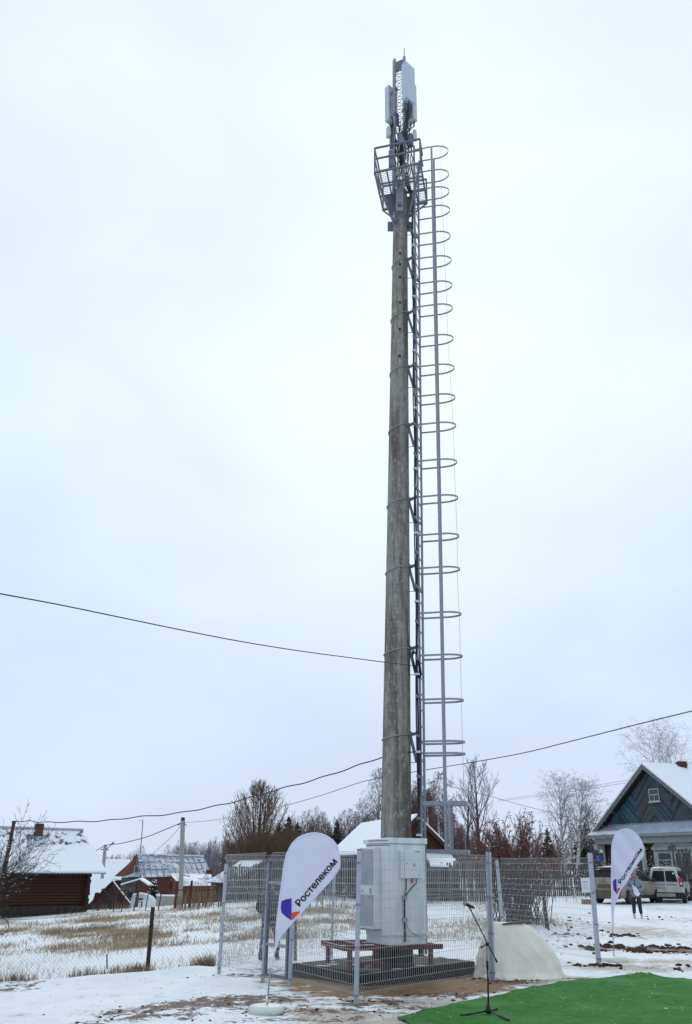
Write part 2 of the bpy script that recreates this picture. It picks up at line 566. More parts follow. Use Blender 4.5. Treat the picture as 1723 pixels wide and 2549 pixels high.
TAN = [blob(1420, 2440, 2.2, .5, .8), blob(1560, 2410, 1.5, .9, .6), blob(870, 2530, 1.1, .55, .65), blob(1100, 2500, 1.6, .6, .75), blob(1250, 2452, 1.2, .4, .8),
       blob(1600, 2320, 1.6, 3.0, .5), blob(960, 2549, 1.2, .4, .8), blob(720, 2500, .8, .6, .35), blob(1650, 2395, 1.6, .8, .5), blob(1680, 2265, 2, 3, .35)]
SAND = [(0.45, 15.75, 1.7, .55, .62), (1.9, 16.5, 1.2, .6, .75), (-.45, 16.4, .8, .7, .55), (2.7, 17.6, .6, .9, .8), (0.9, 17.8, 2.2, 2.2, 1.0)]


def fall(blobs, x, y):
    v = 0.0
    for bx, by, rx, ry, s in blobs:
        d = ((x - bx) / rx) ** 2 + ((y - by) / ry) ** 2
        if d < 6: v = max(v, s * math.exp(-d * .9))
    return v


# the dry grass of the field: bands between the fence and the log house
FA = Vector((-4.2, 20.3)); FB = Vector((-2.55, 19.4))      # line of the wire mesh fence
def fence_y(x):                                              # where the field's near edge runs
    return 19.95 + (x + 2.3) * .17


def field_density(x, y):
    """how thickly dry grass stands"""
    e = y - fence_y(x)
    if e < -.15: return 0.0
    d = 0.0
    d += .75 * math.exp(-(e / .8) ** 2) * (.5 + .9 * noise.noise(Vector((x * .8, 1, 0))) )
    n = noise.noise(Vector((x * .35, y * .16, 2.0)))
    n2 = noise.noise(Vector((x * .9, y * .5, 7.0)))
    if x < 1.5 + .02 * y:
        d += max(0, (.16 + .5 * n + .25 * n2)) * ss(0, 2, e) * ss(75, 50, y)
        wp = 5.5 * noise.noise(Vector((x * .11, y * .06, 11.0))) + 2.0 * noise.noise(Vector((x * .4, y * .2, 5.0)))
        for c, w, s in ((27.5, 1.6, .75), (34.5, 3.2, .95), (45.0, 3.5, .6)):
            d += s * math.exp(-((y + .1 * x + wp - c) / w) ** 2) * max(0, .62 + 1.1 * n2 + .7 * n)
    else:
        d += .8 * max(0, (.30 + .7 * n + .3 * n2)) * ss(24, 28, y) * ss(70, 50, y) * ss(9, 6.5, x)
    return max(0.0, min(1.0, d))


def axis(parts):
    a = []
    for x0, x1, d in parts:
        k = max(1, int(round((x1 - x0) / d)))
        a += [x0 + (x1 - x0) * i / k for i in range(k)]
    a.append(parts[-1][1])
    return a


xs = axis([(-900, -200, 100), (-200, -60, 14), (-60, -14, 1.6), (-14, -7, .3), (-7, 9, .075), (9, 14, .2), (14, 40, 1.6), (40, 200, 16), (200, 900, 100)])
ys = axis([(-60, 4, 8), (4, 11, .6), (11, 18.5, .06), (18.5, 25, .11), (25, 36, .22), (36, 70, 1.0), (70, 160, 6), (160, 1500, 120)])
nx, ny = len(xs), len(ys)
V = np.zeros((nx * ny, 3)); A = np.zeros((nx * ny, 4))
for j, y in enumerate(ys):
    for i, x in enumerate(xs):
        k = j * nx + i
        near = 4 < y < 75 and -30 < x < 40
        dirt = fall(DIRT, x, y) if near else 0
        tan_ = fall(TAN, x, y) if near else 0
        sand = fall(SAND, x, y) if near else 0
        z = ground(x, y) if near else gz(x, y)
        if dirt > .1:
            z += dirt * (.05 * max(0, noise.noise(Vector((x * 4, y * 4, 9)))) + .03 * noise.noise(Vector((x * 9, y * 9, 2))))
        e = y - fence_y(x)
        if -2.5 < e < .3 and x < -2.2:
            z += .10 * math.exp(-((e + .35) / .5) ** 2) * ss(-2.2, -3.0, x)      # low bank of snow along the field
        V[k] = (x, y, z)
        A[k] = (dirt, tan_, sand, field_density(x, y) if near else .2)
# boot prints trodden into the near snow
r_ = random.Random(44)
XS, YS = np.array(xs), np.array(ys); Vg = V.reshape(ny, nx, 3); Ag = A.reshape(ny, nx, 4)
for k in range(760):
    if k < 520: fx, fy = r_.uniform(-6.5, 8), 12.2 + 8 * r_.random() ** 1.3
    else: fx, fy = r_.uniform(4.5, 13), r_.uniform(20, 36)
    if -2 < fx < 5.5 and 17.2 - abs(fx - 1.2) * .7 < fy < 24: continue
    if fy > fence_y(fx) - .6 and fx < -2: continue
    an = r_.choice((.3, 1.2, 1.6, 2.2, -.4)) + r_.gauss(0, .3); c_, s_ = math.cos(an), math.sin(an)
    i0, i1 = np.searchsorted(XS, (fx - .3, fx + .3)); j0, j1 = np.searchsorted(YS, (fy - .3, fy + .3))
    X, Y = np.meshgrid(XS[i0:i1] - fx, YS[j0:j1] - fy)
    u = (X * c_ + Y * s_) / .16; w = (-X * s_ + Y * c_) / .065
    q = u * u + w * w
    Vg[j0:j1, i0:i1, 2] -= .026 * np.exp(-(q ** 2) * .5) - .010 * np.exp(-((np.sqrt(q) - 1.5) ** 2) * 5)
    if r_.random() < .55: Ag[j0:j1, i0:i1, 0] += .17 * np.exp(-q * .6)
    else: Ag[j0:j1, i0:i1, 1] += .22 * np.exp(-q * .6)
ii, jj = np.meshgrid(np.arange(nx - 1), np.arange(ny - 1))
b0 = (jj * nx + ii).ravel()
Fq = np.stack([b0, b0 + 1, b0 + nx + 1, b0 + nx], 1)


def ground_material():
    m, t, b = newmat('snowy_ground')
    n = t.nodes.new; l = t.links.new
    at_ = n('ShaderNodeAttribute'); at_.attribute_name = 'stain'
    sp = n('ShaderNodeSeparateColor'); l(at_.outputs['Color'], sp.inputs[0])
    co = n('ShaderNodeTexCoord')
    def nz(scale, det=6, rgh=.6, stretch=(1, 1, 1), dist=0):
        mp = n('ShaderNodeMapping'); mp.inputs['Scale'].default_value = stretch
        l(co.outputs['Object'], mp.inputs[0])
        x = n('ShaderNodeTexNoise'); x.inputs['Scale'].default_value = scale; x.inputs['Detail'].default_value = det; x.inputs['Roughness'].default_value = rgh
        x.inputs['Distortion'].default_value = dist
        l(mp.outputs[0], x.inputs[0]); return x.outputs[0]
    def mth(op, a, c=None, d=None):
        x = n('ShaderNodeMath'); x.operation = op
        for i, q in enumerate((a, c, d)):
            if q is None: continue
            if isinstance(q, (int, float)): x.inputs[i].default_value = q
            else: l(q, x.inputs[i])
        return x.outputs[0]
    def rng(v, a, c, o0=0, o1=1):
        x = n('ShaderNodeMapRange'); l(v, x.inputs[0])
        for i, q in ((1, a), (2, c), (3, o0), (4, o1)): x.inputs[i].default_value = q
        return x.outputs[0]
    def mix(f, a, c):
        x = n('ShaderNodeMixRGB')
        for i, q in ((0, f), (1, a), (2, c)):
            if isinstance(q, tuple): x.inputs[i].default_value = (*q, 1)
            else: l(q, x.inputs[i])
        return x.outputs[0]
    n1 = nz(1.1); n2 = nz(6.5, 9, .74, (.75, 1.15, 1), .5); n3 = nz(26, 6, .7); n4 = nz(3.2, 7, .65)
    snow = mix(rng(n1, .3, .7), (0.74, 0.76, 0.80), (0.84, 0.86, 0.88))
    soil = mix(rng(n3, .35, .65), (0.060, 0.028, 0.019), (0.165, 0.088, 0.058))
    tanc = mix(rng(n2, .35, .65), (0.42, 0.35, 0.29), (0.66, 0.62, 0.58))
    tanc = mix(rng(n3, .52, .62, 0, .7), tanc, (0.20, 0.13, 0.09))
    sandc = mix(rng(n2, .35, .65), (0.15, 0.085, 0.038), (0.26, 0.16, 0.08))
    sandc = mix(rng(n3, .56, .66, 0, .6), sandc, (0.5, 0.47, 0.44))
    c = mix(rng(mth('ADD', sp.outputs[1], mth('MULTIPLY', mth('SUBTRACT', n4, .5), 1.3)), .20, .48), snow, tanc)
    # straw showing through thin snow
    at2 = n('ShaderNodeAttribute'); at2.attribute_name = 'straw'
    straw = mix(rng(n3, .4, .6), (0.36, 0.26, 0.16), (0.16, 0.10, 0.06))
    f = mth('ADD', at2.outputs['Fac'], mth('MULTIPLY', mth('SUBTRACT', nz(9, 8, .75, (1, .45, 1)), .5), 2.6))
    c = mix(rng(f, .52, .95, 0, .78), c, straw)
    c = mix(rng(mth('ADD', sp.outputs[2], mth('MULTIPLY', mth('SUBTRACT', n4, .5), .8)), .32, .48), c, sandc)
    # snow dust left on the sand
    f = mth('ADD', sp.outputs[0], mth('MULTIPLY', mth('SUBTRACT', n2, .5), 2.4))
    f = mth('ADD', f, mth('MULTIPLY', mth('SUBTRACT', n4, .5), 1.0))
    c = mix(rng(f, .40, .56, 0, .92), c, soil)
    # scattered specks everywhere near the site
    sp2 = rng(mth('ADD', nz(15, 5, .6, (1, .6, 1), .4), mth('MULTIPLY', mth('SUBTRACT', n1, .5), .35)), .665, .71, 0, .8)
    c = mix(sp2, c, (0.16, 0.10, 0.075))
    l(c, b.inputs['Base Color'])
    b.inputs['Roughness'].default_value = .75
    b.inputs['Specular IOR Level'].default_value = .2
    bp = n('ShaderNodeBump'); bp.inputs['Strength'].default_value = .55; bp.inputs['Distance'].default_value = .035
    l(mth('ADD', n2, mth('MULTIPLY', n3, .5)), bp.inputs['Height']); l(bp.outputs[0], b.inputs['Normal'])
    return m


MT['ground'] = ground_material()
gme = np_mesh('ground', V, Fq, MT['ground'], True)
ca = gme.color_attributes.new('stain', 'FLOAT_COLOR', 'POINT')
ca.data.foreach_set('color', np.concatenate([A[:, :3], np.ones((len(A), 1))], 1).astype(np.float32).ravel())
fa = gme.attributes.new('straw', 'FLOAT', 'POINT')
fa.data.foreach_set('value', A[:, 3].astype(np.float32))
go = link('ground', gme)
tag(go, 'snowy trodden village ground with muddy patches', None, None, 'structure')


# ------------------------------------------------------------------ dry grass, clods
def blades(name, pts, hmin, hmax, w, m, lean=.35, label=None, parts=2):
    P = np.array(pts); k = len(P)
    h = np.random.uniform(hmin, hmax, k); yaw = np.random.uniform(0, 2 * np.pi, k)
    ln = np.random.uniform(.05, lean, k) * h; ld = np.random.uniform(0, 2 * np.pi, k)
    wv = np.stack([np.cos(yaw), np.sin(yaw), np.zeros(k)], 1) * (w * np.random.uniform(.6, 1.4, k))[:, None]
    tip = np.stack([np.cos(ld) * ln, np.sin(ld) * ln, h], 1)
    mid = tip * np.array([.35, .35, .6])
    Vv = np.stack([P - wv, P + wv, P + mid + wv * .7, P + mid - wv * .7, P + tip], 1).reshape(-1, 3)
    b = (np.arange(k) * 5)[:, None]
    T = np.concatenate([b + np.array([[0, 1, 2]]), b + np.array([[0, 2, 3]]), b + np.array([[3, 2, 4]])], 0)
    o = link(name, np_mesh(name, Vv, T, m))
    return tag(o, label, None, None, 'stuff')


rng_ = random.Random(3)
pts = []
while len(pts) < 62000:
    y = 18.5 + 45 * rng_.random() ** 1.25
    x = -34 + 45 * rng_.random()
    if x < -.42 * y - 3 or x > .32 * y - .5: continue
    if y < 23.5 and x > -2.0: continue
    if rng_.random() < field_density(x, y) ** 1.3:
        pts.append((x, y, gz(x, y) - .02))
near = [p for p in pts if p[1] < 27]; far = [p for p in pts if p[1] >= 27]
blades('dry_grass', near, .04, .22, .0042, MT['straw'], 1.5, 'dry straw coloured grass poking through snow along the wire fence')
blades('field_grass', far, .04, .20, .008, MT['straw'], 1.6, 'bands of pale dry grass across the snowy field')
edge = []
while len(edge) < 3000:
    x = -11 + 8.4 * rng_.random(); e = abs(rng_.gauss(.1, .3)) + .25 * noise.noise(Vector((x * 2, 0, 0)))
    if noise.noise(Vector((x * 1.3, 3, 0))) < -.2 + .5 * rng_.random(): continue
    edge.append((x, fence_y(x) + e, gz(x, fence_y(x)) - .02))
blades('dark_grass', edge, .06, .30, .006, mat('brown_grass', (0.16, 0.10, 0.07), (0.30, 0.21, 0.14), .9, 1.5), .6, 'brown matted grass at the foot of the wire fence')


def clods(name, blobs, nper, rmin, rmax, label, seed=1):
    r = random.Random(seed); mb = MB()
    for (bx, by, rx, ry, k) in blobs:
        for i in range(int(nper * k)):
            x = r.gauss(bx, rx * .7); y = r.gauss(by, ry * .7)
            if noise.noise(Vector((x * 1.7, y * 1.7, 3))) + .5 * noise.noise(Vector((x * 5, y * 5, 1))) < .05 or (k < .6 and r.random() < .6): continue
            s = rmin + (rmax - rmin) * r.random() ** 3
            n0 = len(mb.v)
            mb.ball((x, y, ground(x, y) + s * .25), s, 5, 4, (r.uniform(.7, 1.6), r.uniform(.7, 1.3), r.uniform(.3, .7)))
            for q in range(n0, len(mb.v)):
                v = Vector(mb.v[q]); d = noise.noise_vector(v * (1.2 / s)) * s * .5
                mb.v[q] = tuple(v + d)
    return tag(mb.build(name, MT['clod']), label, None, None, 'stuff')


clods('soil_clods', [d for d in DIRT if d[0] > 4.5 and d[1] > 20], 620, .010, .085, 'frozen brown clods dug up by the right hand banner', 2)
clods('mud_crumbs', [d for d in DIRT if d[0] <= 4.5 and d[1] < 22], 130, .006, .030, 'small brown clods scattered in the trodden snow', 5)


# far low ground and wooded ridge behind everything
def ridge():
    mb = MB(); n = 60
    P = []
    for i in range(n + 1):
        x = -500 + 1000 * i / n
        h = 3 + 3 * noise.noise(Vector((x * .01, 0, 0)))
        P.append((x, 330, h))
    for i in range(n):
        (x0, y0, h0), (x1, y1, h1) = P[i], P[i + 1]
        mb.add([(x0, y0, -6), (x1, y1, -6), (x1, y1 + 60, h1), (x0, y0 + 60, h0), (x1, y1 + 200, -4), (x0, y0 + 200, -4)], [(0, 1, 2, 3), (3, 2, 4, 5)])
    return tag(mb.build('hills', mat('far_hill', (0.10, 0.09, 0.105), (0.17, 0.155, 0.175), .95, .05), smooth=True), 'low wooded ridge far behind the village', None, None, 'structure')


ridge()
# ------------------------------------------------------------------ trees
def rvec(r):
    while True:
        v = Vector((r.uniform(-1, 1), r.uniform(-1, 1), r.uniform(-1, 1)))
        if .05 < v.length < 1: return v.normalized()


def tree_segs(seed, h, r0, lv, crown0=.25, profile=None, lean=(0, 0), droop=0.0, forks=1, twig_r=.006):
    """lv: list of dict(n=children per parent, ang=degrees, len=fraction, seg, up, wig) per level below the trunk -> (trunk rows, twig rows)"""
    r = random.Random(seed)
    trunk, twigs = [], []
    profile = profile or (lambda t: math.sin(math.pi * min(1, .25 + .75 * t)) ** .8)

    def walk(p, d, ln, rad, level, rows):
        k = 9 if level == 0 else lv[level - 1]['seg']
        up = .05 if level == 0 else lv[level - 1]['up']
        wig = .05 if level == 0 else lv[level - 1]['wig']
        nodes = [(p.copy(), d.copy(), rad)]
        for i in range(k):
            d = (d + rvec(r) * wig + Vector((0, 0, up)) / k * 2.2).normalized()
            if level == 0: d = (d + Vector((lean[0], lean[1], 0)) / k).normalized()
            q = p + d * (ln / k)
            f0 = 1 - i / k; f1 = 1 - (i + 1) / k
            e = .9
            a = max(twig_r * .5, rad * f0 ** e); b = max(twig_r * .4, rad * f1 ** e)
            rows.append((*p, *q, a, b))
            p = q; nodes.append((p.copy(), d.copy(), b))
        if level < len(lv):
            L_ = lv[level]
            c0 = crown0 if level == 0 else .15
            n = L_['n']
            for c in range(n):
                t = c0 + (1 - c0) * ((c + r.random()) / n)
                x = t * k; i = min(k - 1, int(x)); f = x - i
                pos = nodes[i][0].lerp(nodes[i + 1][0], f)
                dd = nodes[i][1]
                ax = dd.orthogonal().normalized()
                ax.rotate(Matrix.Rotation(c * 2.4 + r.uniform(-.6, .6), 3, dd))
                ang = math.radians(L_['ang'] * r.uniform(.75, 1.25))
                cd = dd.copy(); cd.rotate(Matrix.Rotation(ang, 3, ax))
                if level == 0:
                    cl = h * L_['len'] * profile((t - c0) / (1 - c0)) * r.uniform(.8, 1.15)
                else:
                    cl = ln * L_['len'] * (1.1 - .6 * t) * r.uniform(.7, 1.25)
                cr_ = max(twig_r, nodes[i][2] * L_.get('rr', .45))
                walk(pos, cd, cl, cr_, level + 1, twigs if level + 1 >= L_.get('twig', 1) else rows)
    for k in range(forks):
        d = Vector((0, 0, 1))
        if forks > 1: d = Vector((r.uniform(-.25, .25) + (k - (forks - 1) / 2) * .3, r.uniform(-.2, .2), 1)).normalized()
        walk(Vector((0, 0, 0)), d, h * (1 if k == 0 else r.uniform(.8, .97)), r0 * (1 if k == 0 else .8), 0, trunk)
    return trunk, twigs


BIRCH = [dict(n=26, ang=44, len=.30, seg=5, up=.38, wig=.16, rr=.40), dict(n=8, ang=42, len=.42, seg=4, up=-.25, wig=.25, rr=.5), dict(n=5, ang=35, len=.5, seg=3, up=-.75, wig=.25, rr=.7)]
BROAD = [dict(n=28, ang=42, len=.42, seg=6, up=.34, wig=.16, rr=.40), dict(n=10, ang=40, len=.42, seg=4, up=-.15, wig=.25, rr=.5), dict(n=6, ang=35, len=.5, seg=3, up=-.55, wig=.25, rr=.7)]
WEEP = [dict(n=30, ang=52, len=.30, seg=5, up=.15, wig=.2, rr=.4), dict(n=10, ang=45, len=.45, seg=4, up=-.6, wig=.25, rr=.5), dict(n=7, ang=30, len=.8, seg=3, up=-1.3, wig=.2, rr=.7)]
UPRT = [dict(n=30, ang=36, len=.34, seg=5, up=.45, wig=.14, rr=.42), dict(n=9, ang=32, len=.45, seg=4, up=.25, wig=.2, rr=.5), dict(n=5, ang=30, len=.45, seg=3, up=.2, wig=.2, rr=.7)]
ROUND = [dict(n=58, ang=50, len=.56, seg=7, up=.36, wig=.07, rr=.36), dict(n=15, ang=30, len=.50, seg=4, up=.25, wig=.12, rr=.5), dict(n=9, ang=28, len=.42, seg=3, up=.3, wig=.15, rr=.7)]
THIN = [dict(n=20, ang=38, len=.24, seg=4, up=.4, wig=.15, rr=.4), dict(n=6, ang=35, len=.45, seg=3, up=.2, wig=.2, rr=.6), dict(n=3, ang=30, len=.5, seg=2, up=.1, wig=.2, rr=.8)]


def make_tree(seed, h, r0, lv, mt_trunk, mt_twig, loc, name, label, cat='tree', group=None, copies=(), **kw):
    tr, tw = tree_segs(seed, h, r0, lv, **kw)
    t = thing(name, loc, label, cat, group)
    link('trunk', segs_mesh('trunk', tr, mt_trunk, 7), t)
    link('crown', segs_mesh('crown', tw, mt_twig, 3), t)
    return t


def copy_thing(t, loc, rz=0, sc=1.0, label=None, group=None):
    c = t.copy(); COL.objects.link(c)
    c.location = loc; c.rotation_euler = (0, 0, rz); c.scale = (sc, sc, sc)
    WL[c.name] = Vector(loc)
    if label: c['label'] = label
    if group: c['group'] = group
    for ch in [o for o in COL.objects if o.parent == t]:
        d = ch.copy(); COL.objects.link(d); d.parent = c
        for g in [o for o in COL.objects if o.parent == ch]:
            e = g.copy(); COL.objects.link(e); e.parent = d
    return c


def gp(px, D):
    """ground point below the photo column px at the distance D"""
    p = at(px, 2150, D)
    return Vector((p.x, D, gz(p.x, D)))


def htop(px, py, D):
    p = gp(px, D); return at(px, py, D).z - p.z


# conifers ----------------------------------------------------------
def conifer(seed, h, w, loc, label, group=None):
    r = random.Random(seed); rows = []; V, T = [], []
    t = thing('spruce_tree', loc, label, 'tree', group)
    rows.append((0, 0, 0, 0, 0, h, .12, .02))
    k = 0
    tiers = int(h * 7)
    for i in range(tiers):
        z = h * (.12 + .88 * i / tiers)
        rad = w * (1 - (i / tiers)) ** .85 * r.uniform(.8, 1.1) + .08
        for j in range(9):
            a = r.uniform(0, 6.28); ln = rad * r.uniform(.6, 1.1)
            d = Vector((math.cos(a), math.sin(a), r.uniform(-.5, .1))); s = Vector((-math.sin(a), math.cos(a), 0))
            zz = z + r.uniform(-.5, .5) * h / tiers * 2.5; p = Vector((0, 0, zz))
            for q in range(4):
                f = .2 + .8 * q / 4
                c = p + d * ln * f + Vector((0, 0, .12 * f * f * ln)); wd = ln * .10 * (1.15 - f) + .03
                V += [c - s * wd, c + d * ln * .30, c + s * wd, c + Vector((0, 0, -.10 - .05 * ln))]
                T += [(k, k + 1, k + 2), (k, k + 3, k + 1), (k + 2, k + 1, k + 3)]; k += 4
    link('trunk', segs_mesh('trunk', rows, MT['bark_dark'], 6), t)
    link('crown', np_mesh('crown', np.array([tuple(v) for v in V]), np.array(T), MT['needle']), t)
    return t


# the masses of far wood: many bare trunks and twigs that read as one
def wood_variants(seed0, mt, n=5, lv=None, h=10.0):
    out = []
    for i in range(n):
        tr, tw = tree_segs(seed0 + i, h, .10, lv or THIN, crown0=.22, twig_r=.012)
        out.append(np.array(tr + tw))
    return out


def wood(name, items, variants, mt, label, seed=1):
    r = random.Random(seed); S = []
    for (x, y, z, h) in items:
        v = variants[r.randrange(len(variants))].copy(); s = h / 10.0; a = r.uniform(0, 6.28)
        c, sn = math.cos(a), math.sin(a)
        w = s * r.uniform(.75, 1.0)
        for o in (0, 3):
            X = v[:, o].copy(); Y = v[:, o + 1].copy()
            v[:, o] = (X * c - Y * sn) * w + x; v[:, o + 1] = (X * sn + Y * c) * w + y
            v[:, o + 2] = v[:, o + 2] * s + z
        v[:, 6:] *= s * 1.1
        S.append(v)
    S = np.concatenate(S, 0)
    return tag(link(name, segs_mesh(name, S, mt, 3)), label, None, None, 'stuff')


def wood_band(px0, px1, D0, D1, tops, n, seed, jitter=.12):
    """tops: [(px, py)] skyline of the wood"""
    r = random.Random(seed); it = []
    for i in range(n):
        px = r.uniform(px0, px1); D = r.uniform(D0, D1)
        py = np.interp(px, [t[0] for t in tops], [t[1] for t in tops])
        p = gp(px, D); h = at(px, py, (D0 + D1) / 2).z - p.z
        it.append((p.x, p.y, p.z, max(2.0, h * r.uniform(1 - 2.4 * jitter, 1 + jitter))))
    return it


va = wood_variants(100, None)
vb = wood_variants(140, None, 4, BIRCH[:2] + [dict(n=3, ang=35, len=.5, seg=2, up=-.5, wig=.25, rr=.7)])
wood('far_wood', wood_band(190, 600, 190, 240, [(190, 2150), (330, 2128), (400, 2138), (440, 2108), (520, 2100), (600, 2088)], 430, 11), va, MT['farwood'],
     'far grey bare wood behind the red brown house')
wood('bare_wood', wood_band(690, 1010, 105, 150, [(690, 2062), (780, 2040), (850, 2045), (900, 2035), (1010, 1975)], 150, 12), va + vb[:1], MT['twig_red'],
     'purple brown bare wood behind the snowy barn roof')
wood('birch_wood', wood_band(1010, 1180, 85, 120, [(1010, 1970), (1100, 2000), (1180, 2080)], 60, 13), vb, MT['twig_red'],
     'dense drooping birch wood behind the tower ladder')
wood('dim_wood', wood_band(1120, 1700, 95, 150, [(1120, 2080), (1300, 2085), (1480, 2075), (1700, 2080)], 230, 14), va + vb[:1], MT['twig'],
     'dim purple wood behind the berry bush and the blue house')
# brown undergrowth under the round tree
r_ = random.Random(5)
brv = [np.array(sum(tree_segs(300 + i, 10.0, .05, [dict(n=16, ang=28, len=.5, seg=4, up=.35, wig=.2, rr=.6), dict(n=6, ang=28, len=.5, seg=3, up=.3, wig=.2, rr=.7)], crown0=.03, forks=4, twig_r=.016), [])) for i in range(3)]
wood('brown_thicket', wood_band(568, 740, 74, 88, [(568, 2115), (620, 2085), (670, 2070), (740, 2085)], 60, 15), brv, MT['twig_willow'],
     'ochre brown thicket at the foot of the round crowned tree')
wood('dark_undergrowth', wood_band(700, 880, 80, 100, [(700, 2095), (880, 2105)], 40, 16), brv, MT['twig_red'], 'dark undergrowth between the thicket and the barn')

# trees one can tell apart
egg = lambda t: (math.sin(math.pi * min(1, .12 + .80 * (1 - t) ** 1.0)) ** .75) * (1.0 - .35 * t) + .12
def egg_tree(seed, h, loc, label):
    r = random.Random(seed); tr, tw = [], []
    stems = [(0, 0, 1.0), (-.10, .05, .93), (.07, -.04, .96)]
    def chain(rows, pts, r0, r1):
        n = len(pts) - 1
        for i in range(n):
            a = r0 + (r1 - r0) * i / n; b = r0 + (r1 - r0) * (i + 1) / n
            rows.append((*pts[i], *pts[i + 1], a, b))
    for sx, sy, k in stems:
        chain(tr, [Vector((sx * h * .8 * (i / 9) ** .7, sy * h * (i / 9) ** .7, h * .93 * k * i / 9)) for i in range(10)], .30 if sx == 0 else .2, .02)
    for j in range(290):
        u = .25 + .75 * r.random() ** 1.05; zt = h * u
        R = .36 * h * float(np.interp(u, (.25, .35, .5, .62, .75, .85, .92, .97, 1), (.92, .98, 1, .98, .86, .67, .48, .28, .08)))
        az_ = r.uniform(0, 6.283); rad = R * r.uniform(.80, 1.0)
        tip = Vector((rad * math.cos(az_), rad * math.sin(az_), zt))
        sx, sy, k = stems[j % 3]
        z0 = max(.08 * h, zt - rad * r.uniform(1.15, 1.6) - .08 * h)
        o = Vector((sx * h * .8 * (z0 / h) ** .7, sy * h * (z0 / h) ** .7, z0))
        c = o.lerp(tip, .5) + Vector((0, 0, -.03 * h)) + Vector((math.cos(az_), math.sin(az_), 0)) * rad * .13
        P_ = [(1 - t) ** 2 * o + 2 * t * (1 - t) * c + t * t * tip + rvec(r) * h * .004 for t in [i / 9 for i in range(10)]]
        chain(tw, P_, .030 * (1.2 - u * .6), .008)
        for q in range(14):
            t = .40 + .60 * q / 13; i = min(8, int(t * 9)); p = P_[i].lerp(P_[i + 1], t * 9 - i)
            d = (P_[i + 1] - P_[i]).normalized(); d = (d + rvec(r) * .75 + Vector((0, 0, .22))).normalized(); ln = h * r.uniform(.03, .075)
            e1 = p + d * ln * .5; d2 = (d + rvec(r) * .2 + Vector((0, 0, .25))).normalized(); e2 = e1 + d2 * ln * .5
            chain(tw, [p, e1, e2], .012, .007)
            for w in range(4):
                b = p.lerp(e2, r.uniform(.25, 1)); dd = (d + rvec(r) * .55 + Vector((0, 0, .25))).normalized()
                chain(tw, [b, b + dd * h * r.uniform(.012, .03)], .009, .006)
    t = thing('round_tree', loc, label, 'tree')
    link('trunk', segs_mesh('trunk', tr, MT['bark_dark'], 7), t)
    link('crown', segs_mesh('crown', tw, MT['twig_willow'], 3), t)


D = 86; p = gp(642, D)
egg_tree(21, htop(650, 1952, D), p, 'big bare tree with round egg shaped crown')
for i, (px, py, D, sd, lv, mtr, mtw, lab, kw) in enumerate([
    (940, 1912, 84, 31, WEEP, 'birch', 'twig', 'tall drooping birch just left of the concrete pole', {}),
    (1035, 1935, 88, 32, WEEP, 'birch', 'twig_red', 'drooping brown birch right behind the tower ladder', {}),
    (1095, 1922, 84, 33, WEEP, 'birch', 'twig_red', 'drooping brown birch between the ladder cage and the grey birch', {}),
    (1192, 1897, 62, 34, UPRT, 'bark', 'twig', 'tall upright grey birch behind the red berry bush', dict(crown0=.18)),
    (1165, 1945, 66, 35, THIN, 'bark', 'twig', 'slender bare tree beside the tall grey birch', {}),
    (1400, 1938, 66, 36, BROAD, 'birch', 'twig_pale', 'pale frosted birch with straight white trunk', dict(crown0=.3)),
    (1434, 1950, 64, 37, BROAD, 'birch', 'twig_pale', 'pale frosted birch forking to the right beside the straight one', dict(crown0=.32, lean=(.22, 0))),
    (1478, 2010, 74, 38, UPRT, 'bark', 'twig', 'thin bare sapling near the corner of the blue house', {}),
    (1680, 1818, 84, 39, BROAD, 'birch', 'twig_pale', 'frosted birch standing behind the roof of the blue house', dict(crown0=.35)),
    (1722, 1840, 90, 40, BROAD, 'birch', 'twig_pale', 'frosted birch behind the brick chimney of the blue house', dict(crown0=.35)),
    (857, 2012, 98, 41, BIRCH, 'birch', 'twig', 'pale birch rising from the wood left of the barn', {}),
    (775, 2032, 106, 42, BIRCH, 'birch', 'twig', 'small pale birch right of the round crowned tree', {}),
    (905, 1990, 94, 43, BIRCH, 'birch', 'twig', 'slim birch over the barn ridge', {}),
    (470, 2098, 160, 44, BIRCH, 'bark', 'farwood', 'bare tree over the far end of the sheet roof', {}),
    (420, 2103, 170, 45, BIRCH, 'bark', 'farwood', 'bare tree over the middle of the sheet roof', {}),
    (345, 2105, 170, 46, BIRCH, 'bark', 'farwood', 'bare tree beside the aerial mast', {}),
    (1075, 1980, 80, 47, UPRT, 'birch', 'twig_red', 'slim white birch trunk under the ladder', {}),
]):
    make_tree(sd, htop(px, py, D), .16 if mtr != 'birch' else .17, lv, MT[mtr], MT[mtw], gp(px, D), 'birch_tree' if mtr == 'birch' else 'bare_tree', lab, twig_r=.0075 if mtw == 'twig_pale' else .010, **kw)
for i, (px, py, D, w, lab) in enumerate([(716, 2030, 92, 2.0, 'spruce beside the round crowned tree, nearer one'), (737, 2045, 97, 1.9, 'smaller spruce between round tree and purple wood'),
                                      (838, 2040, 100, 1.6, 'narrow dark spruce in the wood by the barn'), (1368, 2062, 90, 1.4, 'dark spruce left of the pale birches'),
                                      (1465, 2048, 80, 2.1, 'dark spruce by the corner of the blue house'), (692, 2050, 90, 2.2, 'dark spruce half hidden in the ochre thicket'),
                                      (333, 2128, 128, 1.0, 'small dark spruce tip behind the red brown gable')]):
    conifer(60 + i, htop(px, py, D), w, gp(px, D), lab)
# ------------------------------------------------------------------ the cell tower
def atz(px, py, z):
    d = ray(px, py)
    return Vector((0, 0, CAMH)) + d * ((z - CAMH) / d.z)


